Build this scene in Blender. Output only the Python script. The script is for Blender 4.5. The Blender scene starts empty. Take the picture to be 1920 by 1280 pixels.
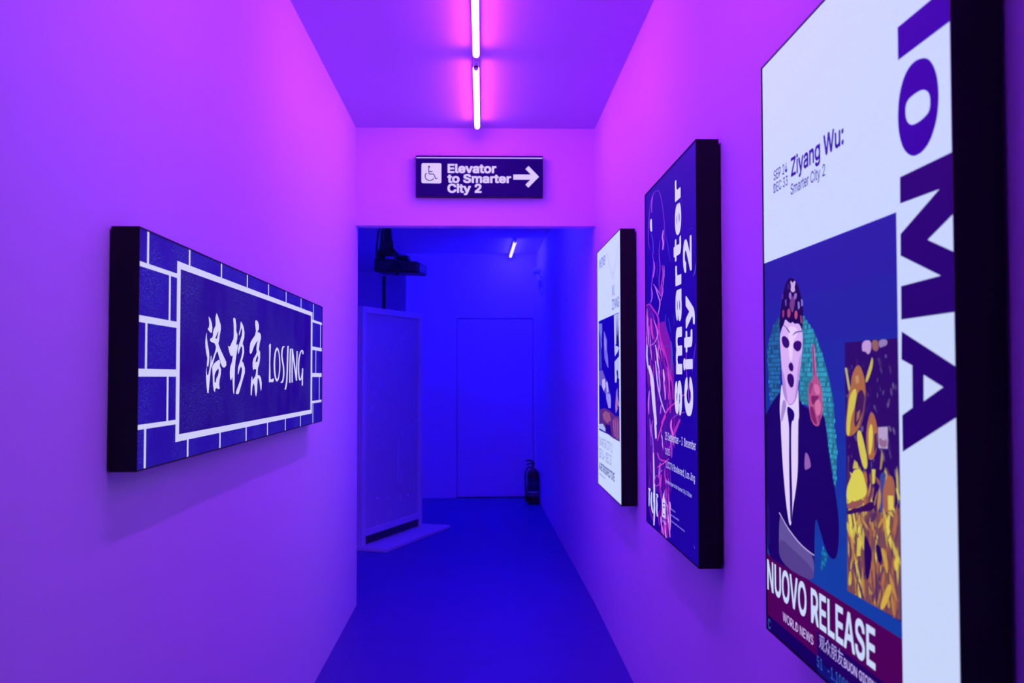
import bpy, bmesh, math, random
from mathutils import Vector, Matrix
from mathutils.geometry import tessellate_polygon

# ------------------------------------------------------------------ camera, world, exposure
scene = bpy.context.scene
COL = scene.collection
scene.view_settings.view_transform = 'Standard'
scene.view_settings.look = 'None'
scene.view_settings.exposure = 0.0
scene.view_settings.gamma = 1.0
scene.view_settings.use_curve_mapping = False
scene.cycles.use_denoising = True
scene.cycles.max_bounces = 14
scene.cycles.diffuse_bounces = 10
scene.cycles.sample_clamp_indirect = 0.0

EYE = Vector((0.0, 0.0, 1.376))
YAW, PITCH, ROLL, FOCAL_PX = 0.0303, 0.0322, -0.0015, 1833.5
cam_data = bpy.data.cameras.new('camera')
cam_data.sensor_width = 36.0
cam_data.lens = FOCAL_PX * 36.0 / 1920.0
cam_data.clip_start = 0.05
cam_data.clip_end = 60.0
cam_data.dof.use_dof = True
cam_data.dof.focus_distance = 3.0
cam_data.dof.aperture_fstop = 5.6
cam = bpy.data.objects.new('camera', cam_data)
COL.objects.link(cam)
fwd = Vector((math.sin(YAW)*math.cos(PITCH), math.cos(YAW)*math.cos(PITCH), math.sin(PITCH)))
rt0 = Vector((math.cos(YAW), -math.sin(YAW), 0.0))
up0 = rt0.cross(fwd)
rt = rt0*math.cos(ROLL) + up0*math.sin(ROLL)
up = -rt0*math.sin(ROLL) + up0*math.cos(ROLL)
m = Matrix((rt, up, -fwd)).transposed().to_4x4()
m.translation = EYE
cam.matrix_world = m
scene.camera = cam

world = bpy.data.worlds.new('world')
scene.world = world
world.use_nodes = True
world.node_tree.nodes['Background'].inputs[0].default_value = (0.0, 0.0, 0.0, 1)

# radiance of the two kinds of fluorescent tube in the place
PURPLE_TUBE = (33.0, 3.2, 94.0)
BLUE_TUBE = (1.3, 1.0, 125.0)

# ------------------------------------------------------------------ helpers
def lin(c):
    c = c/255.0
    return c/12.92 if c <= 0.04045 else ((c+0.055)/1.055)**2.4

def nodes_of(name):
    mt = bpy.data.materials.new(name)
    mt.use_nodes = True
    nt = mt.node_tree
    return mt, nt, nt.nodes['Principled BSDF']

def plain(name, rgb, rough=0.5, metal=0.0, bump=0.0, scale=60.0, vary=0.0, spec=0.5):
    mt, nt, p = nodes_of(name)
    p.inputs['Roughness'].default_value = rough
    p.inputs['Metallic'].default_value = metal
    p.inputs['Specular IOR Level'].default_value = spec
    p.inputs['Base Color'].default_value = (*rgb, 1)
    tc = nt.nodes.new('ShaderNodeTexCoord')
    nz = nt.nodes.new('ShaderNodeTexNoise')
    nz.inputs['Scale'].default_value = scale
    nz.inputs['Detail'].default_value = 4.0
    nt.links.new(tc.outputs['Object'], nz.inputs['Vector'])
    if vary:
        rp = nt.nodes.new('ShaderNodeMapRange')
        rp.inputs['To Min'].default_value = 1.0 - vary
        rp.inputs['To Max'].default_value = 1.0 + vary
        nt.links.new(nz.outputs['Fac'], rp.inputs['Value'])
        mx = nt.nodes.new('ShaderNodeVectorMath'); mx.operation = 'SCALE'
        mx.inputs[0].default_value = rgb
        nt.links.new(rp.outputs[0], mx.inputs['Scale'])
        nt.links.new(mx.outputs[0], p.inputs['Base Color'])
    if bump:
        b = nt.nodes.new('ShaderNodeBump')
        b.inputs['Strength'].default_value = bump
        b.inputs['Distance'].default_value = 0.002
        nt.links.new(nz.outputs['Fac'], b.inputs['Height'])
        nt.links.new(b.outputs[0], p.inputs['Normal'])
    return mt

def glow(name, rgb):
    mt, nt, p = nodes_of(name)
    p.inputs['Base Color'].default_value = (.8, .8, .8, 1)
    p.inputs['Emission Color'].default_value = (*rgb, 1)
    p.inputs['Emission Strength'].default_value = 1.0
    return mt

def backlit(name, gain=1.0, base=0.28, speckle=0.0, sp_scale=260.0, sp_col=(.2, .35, .75), rough=0.45, spec=0.08):
    """printed film over a lamp: the print's own colour lights up"""
    mt, nt, p = nodes_of(name)
    at = nt.nodes.new('ShaderNodeAttribute'); at.attribute_name = 'print_colour'
    col = at.outputs['Color']
    if speckle:
        tc = nt.nodes.new('ShaderNodeTexCoord')
        nz = nt.nodes.new('ShaderNodeTexNoise'); nz.inputs['Scale'].default_value = sp_scale; nz.inputs['Detail'].default_value = 3.0
        n2 = nt.nodes.new('ShaderNodeTexNoise'); n2.inputs['Scale'].default_value = 7.0; n2.inputs['Detail'].default_value = 3.0
        nt.links.new(tc.outputs['Object'], nz.inputs['Vector']); nt.links.new(tc.outputs['Object'], n2.inputs['Vector'])
        r1 = nt.nodes.new('ShaderNodeMapRange'); r1.inputs['From Min'].default_value = .55; r1.inputs['From Max'].default_value = .68
        r2 = nt.nodes.new('ShaderNodeMapRange'); r2.inputs['From Min'].default_value = .35; r2.inputs['From Max'].default_value = .7
        nt.links.new(nz.outputs['Fac'], r1.inputs['Value']); nt.links.new(n2.outputs['Fac'], r2.inputs['Value'])
        ml = nt.nodes.new('ShaderNodeMath'); ml.operation = 'MULTIPLY'
        nt.links.new(r1.outputs[0], ml.inputs[0]); nt.links.new(r2.outputs[0], ml.inputs[1])
        m2 = nt.nodes.new('ShaderNodeMath'); m2.operation = 'MULTIPLY'; m2.inputs[1].default_value = speckle
        nt.links.new(ml.outputs[0], m2.inputs[0])
        sc_ = nt.nodes.new('ShaderNodeVectorMath'); sc_.operation = 'SCALE'; sc_.inputs[0].default_value = sp_col
        nt.links.new(m2.outputs[0], sc_.inputs['Scale'])
        ad = nt.nodes.new('ShaderNodeVectorMath'); ad.operation = 'ADD'
        nt.links.new(col, ad.inputs[0]); nt.links.new(sc_.outputs[0], ad.inputs[1])
        col = ad.outputs[0]
    bs = nt.nodes.new('ShaderNodeVectorMath'); bs.operation = 'SCALE'; bs.inputs['Scale'].default_value = base
    nt.links.new(col, bs.inputs[0]); nt.links.new(bs.outputs[0], p.inputs['Base Color'])
    nt.links.new(col, p.inputs['Emission Color'])
    ge = nt.nodes.new('ShaderNodeNewGeometry')          # the film glows to the front only
    fr = nt.nodes.new('ShaderNodeMath'); fr.operation = 'MULTIPLY_ADD'
    fr.inputs[1].default_value = -gain; fr.inputs[2].default_value = gain
    nt.links.new(ge.outputs['Backfacing'], fr.inputs[0]); nt.links.new(fr.outputs[0], p.inputs['Emission Strength'])
    p.inputs['Roughness'].default_value = rough
    p.inputs['Specular IOR Level'].default_value = spec
    return mt

def link(name, bm, mat, parent=None, bevel=0.0, smooth=False):
    me = bpy.data.meshes.new(name)
    bmesh.ops.recalc_face_normals(bm, faces=bm.faces)
    bm.to_mesh(me); bm.free()
    o = bpy.data.objects.new(name, me)
    COL.objects.link(o)
    for mm in (mat if isinstance(mat, (list, tuple)) else [mat]):
        me.materials.append(mm)
    if parent: o.parent = parent
    if smooth:
        for f in me.polygons: f.use_smooth = True
        md = o.modifiers.new('smooth_by_angle', 'EDGE_SPLIT'); md.split_angle = math.radians(38)
    if bevel:
        b = o.modifiers.new('bevel', 'BEVEL'); b.width = bevel; b.segments = 2; b.limit_method = 'ANGLE'
    return o

def box(bm, x0, x1, y0, y1, z0, z1, mat=None):
    r = bmesh.ops.create_cube(bm, size=1.0)
    M = Matrix.Translation(((x0+x1)/2, (y0+y1)/2, (z0+z1)/2)) @ Matrix.Diagonal((abs(x1-x0), abs(y1-y0), abs(z1-z0), 1))
    if mat is not None: M = mat @ M
    bmesh.ops.transform(bm, matrix=M, verts=r['verts'])
    return r['verts']

def tube(bm, pts, r, seg=12, caps=True):
    """round bar along a polyline; r is a number or one radius per point"""
    pts = [Vector(p) for p in pts]
    rs = r if isinstance(r, (list, tuple)) else [r]*len(pts)
    rings = []
    ref = None
    for i, p in enumerate(pts):
        a = pts[max(i-1, 0)]; b = pts[min(i+1, len(pts)-1)]
        d = (b-a).normalized()
        if ref is None or abs(ref.dot(d)) > .98:
            ref = Vector((0, 0, 1)) if abs(d.z) < .9 else Vector((1, 0, 0))
        u = d.cross(ref).normalized(); v = u.cross(d).normalized()
        ref = v.copy()
        rings.append([bm.verts.new(p + (u*math.cos(t)+v*math.sin(t))*rs[i]) for t in [2*math.pi*k/seg for k in range(seg)]])
    for A, B in zip(rings, rings[1:]):
        for k in range(seg):
            bm.faces.new((A[k], A[(k+1) % seg], B[(k+1) % seg], B[k]))
    if caps:
        bm.faces.new(rings[0]); bm.faces.new(rings[-1][::-1])

def lathe(bm, prof, seg=24, origin=(0, 0, 0)):
    o = Vector(origin)
    rings = []
    for rr, z in prof:
        rings.append([bm.verts.new(o + Vector((rr*math.cos(t), rr*math.sin(t), z))) for t in [2*math.pi*k/seg for k in range(seg)]])
    for A, B in zip(rings, rings[1:]):
        for k in range(seg):
            bm.faces.new((A[k], A[(k+1) % seg], B[(k+1) % seg], B[k]))
    bm.faces.new(rings[0][::-1]); bm.faces.new(rings[-1])

def thing(name, label, cat, loc, rotz=0.0, group=None):
    o = bpy.data.objects.new(name, None)
    COL.objects.link(o)
    o.empty_display_size = 0.1
    o.location = loc; o.rotation_euler = (0, 0, rotz)
    o['label'] = label; o['category'] = cat
    if group: o['group'] = group
    return o

def structure(name, bm, mat, parent=None):
    o = link(name, bm, mat, parent)
    o['kind'] = 'structure'
    return o

# ------------------------------------------------------------------ the setting
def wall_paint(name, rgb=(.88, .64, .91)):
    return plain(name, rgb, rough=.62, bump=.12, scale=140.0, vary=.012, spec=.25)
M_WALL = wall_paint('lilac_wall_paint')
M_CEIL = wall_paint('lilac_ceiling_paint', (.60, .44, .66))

def floor_material():
    mt, nt, p = nodes_of('blue_floor_sheet')
    p.inputs['Roughness'].default_value = .42
    p.inputs['Specular IOR Level'].default_value = .35
    tc = nt.nodes.new('ShaderNodeTexCoord')
    sp = nt.nodes.new('ShaderNodeSeparateXYZ'); nt.links.new(tc.outputs['Object'], sp.inputs[0])
    def seam(out, offset, period):
        a = nt.nodes.new('ShaderNodeMath'); a.operation = 'SUBTRACT'; a.inputs[1].default_value = offset - period/2
        nt.links.new(out, a.inputs[0])
        b = nt.nodes.new('ShaderNodeMath'); b.operation = 'FLOORED_MODULO'; b.inputs[1].default_value = period
        nt.links.new(a.outputs[0], b.inputs[0])
        c = nt.nodes.new('ShaderNodeMath'); c.operation = 'SUBTRACT'; c.inputs[1].default_value = period/2
        nt.links.new(b.outputs[0], c.inputs[0])
        d = nt.nodes.new('ShaderNodeMath'); d.operation = 'ABSOLUTE'; nt.links.new(c.outputs[0], d.inputs[0])
        e = nt.nodes.new('ShaderNodeMath'); e.operation = 'LESS_THAN'; e.inputs[1].default_value = .0022
        nt.links.new(d.outputs[0], e.inputs[0])
        return e.outputs[0]
    s1 = seam(sp.outputs['X'], -.645, 2.0)
    s2 = seam(sp.outputs['Y'], 5.13, 2.4)
    mx = nt.nodes.new('ShaderNodeMath'); mx.operation = 'MAXIMUM'
    nt.links.new(s1, mx.inputs[0]); nt.links.new(s2, mx.inputs[1])
    nz = nt.nodes.new('ShaderNodeTexNoise'); nz.inputs['Scale'].default_value = 5.0; nz.inputs['Detail'].default_value = 6.0
    nt.links.new(tc.outputs['Object'], nz.inputs['Vector'])
    rp = nt.nodes.new('ShaderNodeMapRange'); rp.inputs['To Min'].default_value = .88; rp.inputs['To Max'].default_value = 1.12
    nt.links.new(nz.outputs['Fac'], rp.inputs['Value'])
    mu = nt.nodes.new('ShaderNodeMath'); mu.operation = 'MULTIPLY_ADD'; mu.inputs[1].default_value = -.3
    nt.links.new(mx.outputs[0], mu.inputs[0]); nt.links.new(rp.outputs[0], mu.inputs[2])
    cb = nt.nodes.new('ShaderNodeVectorMath'); cb.operation = 'SCALE'; cb.inputs[0].default_value = (.060, .026, .36)
    nt.links.new(mu.outputs[0], cb.inputs['Scale'])
    nt.links.new(cb.outputs[0], p.inputs['Base Color'])
    return mt
M_FLOOR = floor_material()

XL, XR, YD, YD2 = -.748, .671, 5.7735, 5.88
HC, HB, HDOOR = 2.83, 2.70, 2.248
YREAR, YFAR, YREC, XOUT, XREC = -2.6, 10.85, 12.8, -3.6, -.845
XRF = .600

b = bmesh.new(); box(b, XOUT-.2, 1.0, YREAR-.2, YREC+.2, -.12, 0); structure('floor', b, M_FLOOR)
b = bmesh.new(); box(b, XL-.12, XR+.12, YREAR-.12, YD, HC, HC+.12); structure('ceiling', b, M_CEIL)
b = bmesh.new(); box(b, XOUT-.12, XR+.12, YD2, YREC+.12, HB, HB+.12); structure('ceiling_far', b, M_WALL)
b = bmesh.new(); box(b, XL-.12, XL, YREAR, YD2, 0, HC); structure('wall_left', b, M_WALL)
b = bmesh.new(); box(b, XR, XR+.12, YREAR, YD2, 0, HC); structure('wall_right', b, M_WALL)
b = bmesh.new(); box(b, XL, XR, YREAR-.12, YREAR, 0, HC); structure('wall_rear', b, M_WALL)
b = bmesh.new(); box(b, XL, XR, YD, YD2, HDOOR, HC); structure('wall_header', b, M_WALL)
b = bmesh.new()   # the right wall goes on behind the opening and closes in a little
vs = [b.verts.new(p) for z in (0, HB) for p in ((XR, YD2, z), (XRF, YFAR+.12, z), (XR+.12, YFAR+.12, z), (XR+.12, YD2, z))]
for f in ((0, 1, 2, 3), (4, 5, 6, 7), (0, 1, 5, 4), (1, 2, 6, 5), (2, 3, 7, 6), (3, 0, 4, 7)): b.faces.new([vs[i] for i in f])
structure('wall_right_far', b, M_WALL)
DX0, DX1, DZ = -.283, .566, 1.985
b = bmesh.new()
box(b, XREC, DX0, YFAR, YFAR+.12, 0, HB); box(b, DX1, XRF+.02, YFAR, YFAR+.12, 0, HB); box(b, DX0, DX1, YFAR, YFAR+.12, DZ, HB)
structure('wall_far', b, M_WALL)
b = bmesh.new(); box(b, DX0+.006, DX1-.006, YFAR+.012, YFAR+.055, .012, DZ-.008); structure('door_1', b, wall_paint('lilac_door_paint'))
b = bmesh.new(); box(b, DX0-.05, DX1+.03, YFAR+.121, YFAR+.2, 0, DZ+.05); structure('wall_behind_door', b, plain('dark_void', (.02, .02, .02), .9))
b = bmesh.new(); box(b, XREC, XREC+.12, YFAR+.12, YREC, 0, HB); structure('wall_recess', b, M_WALL)
b = bmesh.new(); box(b, XOUT, XREC+.12, YREC, YREC+.12, 0, HB); structure('wall_recess_far', b, M_WALL)
b = bmesh.new(); box(b, XOUT-.12, XOUT, YD, YREC+.12, 0, HB); structure('wall_outer', b, M_WALL)
b = bmesh.new(); box(b, XOUT, XL-.12, YD, YD2, 0, HC); structure('wall_partition', b, M_WALL)

# ------------------------------------------------------------------ prints (millimetres on each face: [piece, colour, outlines])
TYPE_SPACE = 188
TYPE_FACES = {"REGULAR":{"%":[676,[[[485,-15,517,-16,556,-4,587,24,605,66,608,120,599,168,575,204,562,215,526,230,478,230,445,218,417,192,402,165,396,144,395,72,411,30,442,-1,469,-13],[493,41,475,50,462,72,459,129,471,159,478,167,490,173,514,173,533,159,542,135,542,81,533,57,523,47,508,41]],[[131,-6,190,-7,200,0,542,498,545,507,541,515,481,515,471,504,129,6]],[[146,279,199,278,232,290,260,315,278,351,281,369,281,432,272,465,262,482,238,506,217,518,172,524,136,518,118,509,90,483,72,444,68,375,78,336,104,300,118,290],[163,335,145,347,135,369,134,426,144,450,151,458,178,467,202,457,209,447,218,414,218,387,215,366,199,341,190,335]]]],
",":[188,[[[34,-124,84,-126,91,-121,142,62,142,74,138,78,69,78,61,74,31,-112]]]],
"-":[453,[[[111,183,337,182,342,189,341,246,334,250,112,250,108,243,108,189]]]],
".":[188,[[[85,-9,102,-11,123,-5,139,12,145,24,148,39,145,60,132,79,114,91,96,94,66,85,52,72,43,51,43,33,49,15,69,-5]]]],
"0":[453,[[[212,-12,262,-10,295,-1,325,17,356,48,377,78,389,105,404,159,410,201,410,306,404,348,389,402,374,435,352,467,322,493,298,508,250,521,205,521,157,508,127,490,97,461,78,432,63,399,51,357,41,273,44,192,51,150,63,108,78,75,101,42,142,8,187,-10],[217,56,187,65,167,78,150,99,135,129,123,171,116,213,116,297,129,363,154,416,173,435,190,445,208,452,244,452,286,431,317,384,335,312,338,234,326,150,302,96,268,65,238,56]]]],
"1":[453,[[[73,-5,389,-7,397,-2,397,52,392,59,284,61,283,508,278,515,194,515,79,430,79,361,83,354,89,353,200,434,204,433,205,64,200,60,74,59,70,52,70,1]]]],
"2":[453,[[[61,-5,389,-7,396,-2,396,55,392,62,167,64,323,231,360,280,381,325,387,355,387,385,378,427,366,451,336,484,296,509,245,522,206,522,161,512,119,489,88,457,70,424,60,391,60,364,65,357,128,357,132,361,139,397,151,421,173,440,206,452,257,449,281,437,303,415,309,403,315,370,306,331,270,277,58,49,57,1]]]],
"3":[453,[[[199,-12,261,-10,288,-4,321,11,360,41,379,66,391,90,400,147,391,198,376,228,352,255,321,277,282,292,243,296,239,300,379,459,379,507,375,514,72,515,65,510,64,453,69,446,274,444,152,303,151,249,156,242,219,242,252,235,270,229,300,208,313,189,322,159,322,126,310,96,291,77,270,65,234,56,207,56,168,65,148,75,128,96,118,126,111,136,45,137,38,132,41,105,53,72,63,56,94,24,132,2,159,-7]]]],
"4":[453,[[[276,-5,344,-6,420,103,420,160,417,166,349,169,347,320,341,324,284,324,277,319,275,168,118,169,312,496,315,511,308,516,248,516,241,511,33,160,33,106,38,99]]]],
"5":[453,[[[203,-12,259,-10,292,-1,337,26,356,45,377,75,389,102,398,162,395,195,386,234,362,276,331,307,295,328,265,337,223,341,184,334,148,317,143,318,156,444,367,446,371,453,371,507,367,514,97,515,90,510,63,252,70,245,127,239,154,256,190,268,220,272,253,265,277,253,301,230,320,186,320,141,311,111,301,95,280,74,247,59,211,56,172,68,141,96,124,136,61,137,54,132,57,102,66,75,82,50,109,23,151,-1,181,-10]]]],
"8":[453,[[[207,-12,272,-10,305,-1,341,17,384,57,396,78,405,108,405,165,387,210,351,249,320,267,351,288,378,327,387,363,387,399,381,426,363,459,332,490,308,505,257,521,197,521,179,517,152,508,116,487,94,465,76,438,67,411,63,384,67,348,82,312,110,281,131,267,98,247,78,228,55,189,45,147,46,123,55,81,81,42,116,14,167,-7],[206,56,188,59,155,74,136,93,127,108,121,138,127,168,141,192,158,208,179,220,218,230,266,223,299,205,318,183,330,150,327,114,309,84,281,65,245,56],[212,296,182,305,157,324,145,345,139,366,142,399,159,429,191,448,224,455,251,451,275,442,300,420,312,387,309,348,296,326,275,308,242,296]]]],
"A":[480,[[[13,-5,83,-7,91,-2,133,121,143,137,338,137,389,-3,395,-7,461,-7,468,-2,468,7,315,424,285,505,278,515,203,516,193,508,16,22,10,1],[164,205,239,430,315,205]]]],
"B":[456,[[[57,-5,265,-7,313,0,349,12,373,27,407,64,423,109,423,163,416,190,404,214,382,240,367,251,337,265,375,292,398,328,405,358,401,409,389,442,377,460,337,494,298,509,250,516,61,516,54,511,54,1],[133,63,133,224,268,224,304,212,335,184,347,157,347,118,328,87,310,75,283,66,250,63],[133,291,133,446,241,446,268,443,289,437,308,424,320,409,329,382,329,358,320,334,298,309,274,297,238,291]]]],
"C":[510,[[[253,-12,287,-13,326,-7,362,5,398,26,430,54,456,90,478,150,477,162,473,166,407,166,400,159,396,141,375,105,350,83,311,65,260,59,224,65,185,83,154,111,127,156,118,180,109,246,118,327,130,360,148,390,164,409,188,427,212,439,245,449,290,449,317,442,356,421,376,402,396,366,400,351,407,344,470,344,477,348,474,375,453,423,440,443,407,476,365,502,332,514,299,521,239,521,194,511,143,487,119,469,85,432,70,408,46,354,37,306,34,240,43,168,61,117,88,72,122,38,149,17,179,2,209,-7]]]],
"D":[502,[[[57,-5,97,-6,101,-2,103,25,117,1,127,-7,232,-7,271,-3,310,6,358,27,379,42,418,81,434,106,455,154,465,199,468,277,458,343,440,394,419,427,388,462,355,485,313,503,271,513,127,516,120,511,119,460,103,459,99,463,97,512,91,516,61,516,54,511,54,1],[145,64,225,442,256,443,292,434,322,419,349,395,365,373,383,331,393,283,393,226,383,178,374,154,359,127,340,105,316,87,289,75,256,66,223,63]]]],
"E":[419,[[[57,-5,373,-7,380,-2,381,55,376,62,136,63,132,67,133,221,355,221,363,229,363,283,358,290,133,291,132,445,373,447,378,454,378,508,373,515,61,516,54,511,54,1]]]],
"F":[410,[[[57,-5,124,-7,131,-2,133,215,346,215,353,220,354,277,349,284,132,286,132,445,370,447,375,454,375,508,370,515,61,516,54,511,54,1]]]],
"G":[520,[[[253,-12,311,-10,350,-1,377,11,406,30,434,56,456,87,474,126,484,180,484,255,479,262,284,263,277,255,277,201,284,191,405,168,390,126,358,87,323,68,302,62,278,59,236,62,185,83,155,110,136,138,118,180,112,210,109,246,112,297,118,327,133,366,161,407,182,424,209,439,239,448,305,445,335,433,373,402,387,381,404,344,473,344,480,348,474,378,453,423,410,473,386,490,356,505,296,521,239,521,203,514,182,508,146,490,121,471,82,429,64,399,46,354,37,306,34,240,43,168,58,123,85,75,113,44,149,17,188,-1,221,-10]]]],
"H":[517,[[[57,-5,124,-7,131,-2,132,220,136,224,385,224,387,-2,394,-7,454,-7,461,-2,462,508,457,515,394,516,387,511,387,298,382,294,133,294,131,511,124,516,61,516,54,511,54,1]]]],
"I":[300,[[[28,-5,269,-7,276,-2,277,55,272,62,194,63,190,67,190,442,194,446,273,448,277,454,277,508,272,515,32,516,25,511,25,454,29,447,107,446,112,442,112,67,107,63,28,61,25,55,25,1]]]],
"J":[396,[[[174,-12,223,-10,268,5,308,39,323,60,338,96,342,126,342,507,337,514,274,515,267,510,267,147,257,99,243,78,217,62,190,56,160,59,145,65,114,96,105,123,105,171,101,177,34,179,27,174,30,105,45,60,54,48,72,27,103,5,145,-10]]]],
"L":[393,[[[57,-5,361,-7,369,1,369,55,364,62,132,64,132,508,124,516,61,516,54,508,54,1]]]],
"M":[628,[[[57,-5,121,-7,128,-2,127,391,156,307,279,-2,286,-7,340,-7,350,1,464,292,499,391,498,-2,505,-7,565,-7,571,-3,573,508,569,514,478,516,468,508,342,181,316,100,312,103,284,190,158,511,151,516,61,516,55,512,54,1]]]],
"N":[523,[[[57,-5,124,-7,131,-2,130,397,213,259,379,0,388,-7,463,-7,470,-2,471,508,466,515,400,516,393,511,394,109,353,181,142,512,136,516,61,516,54,511,54,1]]]],
"O":[533,[[[253,-12,278,-13,335,-4,389,20,419,44,447,75,471,114,489,165,499,228,499,279,489,342,474,387,450,429,413,470,386,490,350,508,293,521,239,521,194,511,143,487,113,464,85,432,58,384,43,339,34,267,37,201,46,156,67,105,91,69,124,36,149,17,179,2,209,-7],[257,59,215,68,185,83,145,123,118,180,109,261,112,297,124,345,142,381,163,408,188,427,230,445,290,449,323,439,350,424,376,402,393,378,402,363,417,318,424,279,424,228,417,189,405,153,387,120,369,99,344,80,320,68,278,59]]]],
"P":[445,[[[57,-5,127,-6,238,176,307,189,340,204,364,221,392,256,407,289,413,316,413,382,401,421,380,457,340,491,307,506,244,516,61,516,54,511,54,1],[133,249,133,446,241,446,265,443,292,434,313,419,332,388,339,361,335,319,323,289,313,276,286,258,253,249]]]],
"R":[449,[[[57,-5,124,-7,130,-3,235,181,242,175,349,-4,355,-7,427,-7,434,-2,342,211,384,250,398,271,413,316,417,349,413,388,395,439,369,472,343,491,307,506,247,516,61,516,54,511,54,1],[253,204,241,223,244,224,295,224,302,217,295,210],[133,261,133,446,244,446,268,443,295,434,323,409,335,385,339,337,335,319,326,301,310,282,280,267,244,261]]]],
"S":[447,[[[203,-14,240,-15,288,-9,324,3,351,18,391,58,409,97,416,139,412,169,400,202,378,230,360,245,309,272,210,300,162,318,141,333,125,355,122,388,135,416,156,434,180,446,210,453,258,449,300,431,316,415,336,372,399,372,406,376,403,409,397,427,379,457,357,480,306,509,249,522,204,522,165,515,111,491,71,454,53,421,47,397,50,334,65,304,87,279,141,246,291,200,314,187,334,163,338,124,325,97,300,75,276,63,249,57,198,57,147,75,122,100,113,121,112,133,105,143,39,144,32,139,35,106,41,88,53,64,77,34,123,3,159,-9]]]],
"T":[449,[[[190,-5,255,-7,262,-2,263,445,420,447,424,454,424,508,420,515,33,516,26,511,25,454,30,447,187,445,187,1]]]],
"U":[517,[[[243,-13,304,-11,340,-2,373,13,418,48,437,74,452,104,461,137,465,173,465,506,460,513,394,513,387,509,387,167,374,122,363,104,331,76,304,64,271,57,226,61,187,76,160,96,138,134,132,158,131,509,124,513,61,513,54,509,54,161,63,110,78,77,96,53,130,22,187,-5]]]],
"V":[480,[[[202,-5,275,-7,285,1,468,502,468,511,464,515,395,516,388,511,286,220,242,82,238,85,198,211,90,511,83,516,17,516,10,511,184,31]]]],
"W":[686,[[[151,-5,230,-7,237,-2,324,319,341,394,345,391,364,307,448,-2,455,-7,535,-5,675,502,674,512,668,516,605,516,595,508,508,169,495,106,491,103,387,508,377,516,304,514,298,508,194,100,90,505,80,516,13,514,10,508,16,481]]]],
"Y":[472,[[[202,-5,266,-7,273,-2,274,205,459,502,459,511,455,515,383,516,373,508,265,334,236,280,183,373,97,511,89,516,17,516,10,511,19,490,198,205,199,1]]]],
"Z":[438,[[[40,-5,398,-7,405,-2,406,55,401,62,131,64,402,457,403,508,398,515,41,516,34,511,34,454,38,447,302,446,306,442,37,52,37,1]]]],
"a":[389,[[[141,-14,178,-15,217,-6,244,9,268,32,270,-2,274,-6,334,-6,341,-2,342,280,338,298,329,322,301,357,286,369,250,384,217,390,169,390,109,375,76,354,60,337,36,298,36,289,46,282,85,270,103,270,133,306,154,318,178,324,211,324,235,318,263,289,270,253,262,240,226,231,142,222,88,207,55,186,30,151,24,121,24,97,30,64,42,40,58,21,82,3,109,-9],[157,51,121,63,105,79,99,91,99,115,106,132,118,144,154,159,268,176,270,133,266,115,248,82,217,60,181,51]]]],
"b":[424,[[[211,-13,240,-15,288,-5,312,7,340,29,364,59,382,95,394,146,397,200,388,266,370,308,346,341,318,366,279,384,246,390,189,387,156,372,123,338,121,509,114,513,51,513,46,506,46,-1,54,-6,114,-5,118,2,120,44,133,26,159,4,183,-8],[201,55,162,73,142,95,124,137,118,200,124,242,147,288,168,309,186,318,225,324,246,321,273,309,301,278,319,230,322,170,310,119,298,95,282,75,252,58]]]],
"c":[396,[[[193,-13,248,-11,296,7,315,20,345,50,357,68,370,101,359,111,302,123,288,95,269,73,242,58,209,52,185,55,146,73,127,95,112,125,103,167,106,230,112,251,133,290,164,315,203,324,251,315,281,291,302,256,356,268,366,275,366,287,357,308,324,350,293,372,263,384,230,390,188,390,143,381,98,354,67,323,49,293,37,263,28,203,31,143,37,113,49,83,70,50,97,23,119,7,167,-11]]]],
"d":[424,[[[181,-13,209,-15,242,-8,279,14,305,44,307,2,311,-5,371,-6,378,-1,379,506,374,513,311,513,304,509,302,338,272,369,245,384,218,390,158,387,107,366,89,351,64,323,40,275,31,233,28,173,34,125,46,86,67,50,104,13,137,-5],[185,55,146,73,121,104,106,146,103,212,112,254,130,287,152,309,170,318,209,324,230,321,257,309,279,287,297,251,307,185,294,119,271,80,236,58]]]],
"e":[404,[[[196,-13,254,-11,308,10,348,44,370,86,369,92,362,99,302,111,287,84,263,64,239,55,209,51,173,58,146,73,127,92,112,119,106,140,116,147,332,159,371,163,375,167,376,233,372,257,351,311,334,335,293,369,269,381,227,390,188,390,152,384,113,366,86,345,64,320,46,287,37,263,28,200,31,143,37,113,46,89,67,53,110,13,146,-5],[104,229,109,254,127,287,146,306,167,318,197,324,242,318,267,302,282,284,294,260,301,236,296,228]]]],
"g":[425,[[[181,-156,224,-157,296,-142,326,-124,355,-96,369,-69,379,-24,379,378,374,386,311,386,307,378,305,336,275,368,242,386,167,389,134,380,98,359,71,332,49,297,37,267,28,204,34,129,52,81,89,35,110,20,143,5,176,-1,218,-1,254,8,269,17,292,36,305,54,307,0,303,-30,290,-58,257,-82,221,-91,170,-88,134,-70,101,-34,46,-66,52,-87,92,-127,119,-142,146,-151],[194,65,167,71,149,80,121,111,103,168,103,213,115,261,124,279,143,302,185,323,221,323,260,308,285,279,303,231,307,177,294,123,285,105,263,83,233,68]]]],
"h":[410,[[[49,-5,114,-7,121,-2,121,247,124,262,133,283,150,302,177,317,204,323,234,320,255,311,267,301,286,268,289,253,289,-2,297,-7,357,-7,364,1,364,247,361,280,352,313,337,340,309,368,288,380,255,390,201,390,171,380,150,368,123,343,121,508,114,516,54,516,46,508,46,1]]]],
"i":[167,[[[50,-5,111,-7,118,-2,119,379,114,386,54,387,47,382,47,1]],[[68,439,99,438,114,446,130,466,130,499,120,515,102,527,87,531,66,527,53,520,38,502,35,490,38,466,57,443]]]],
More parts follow.
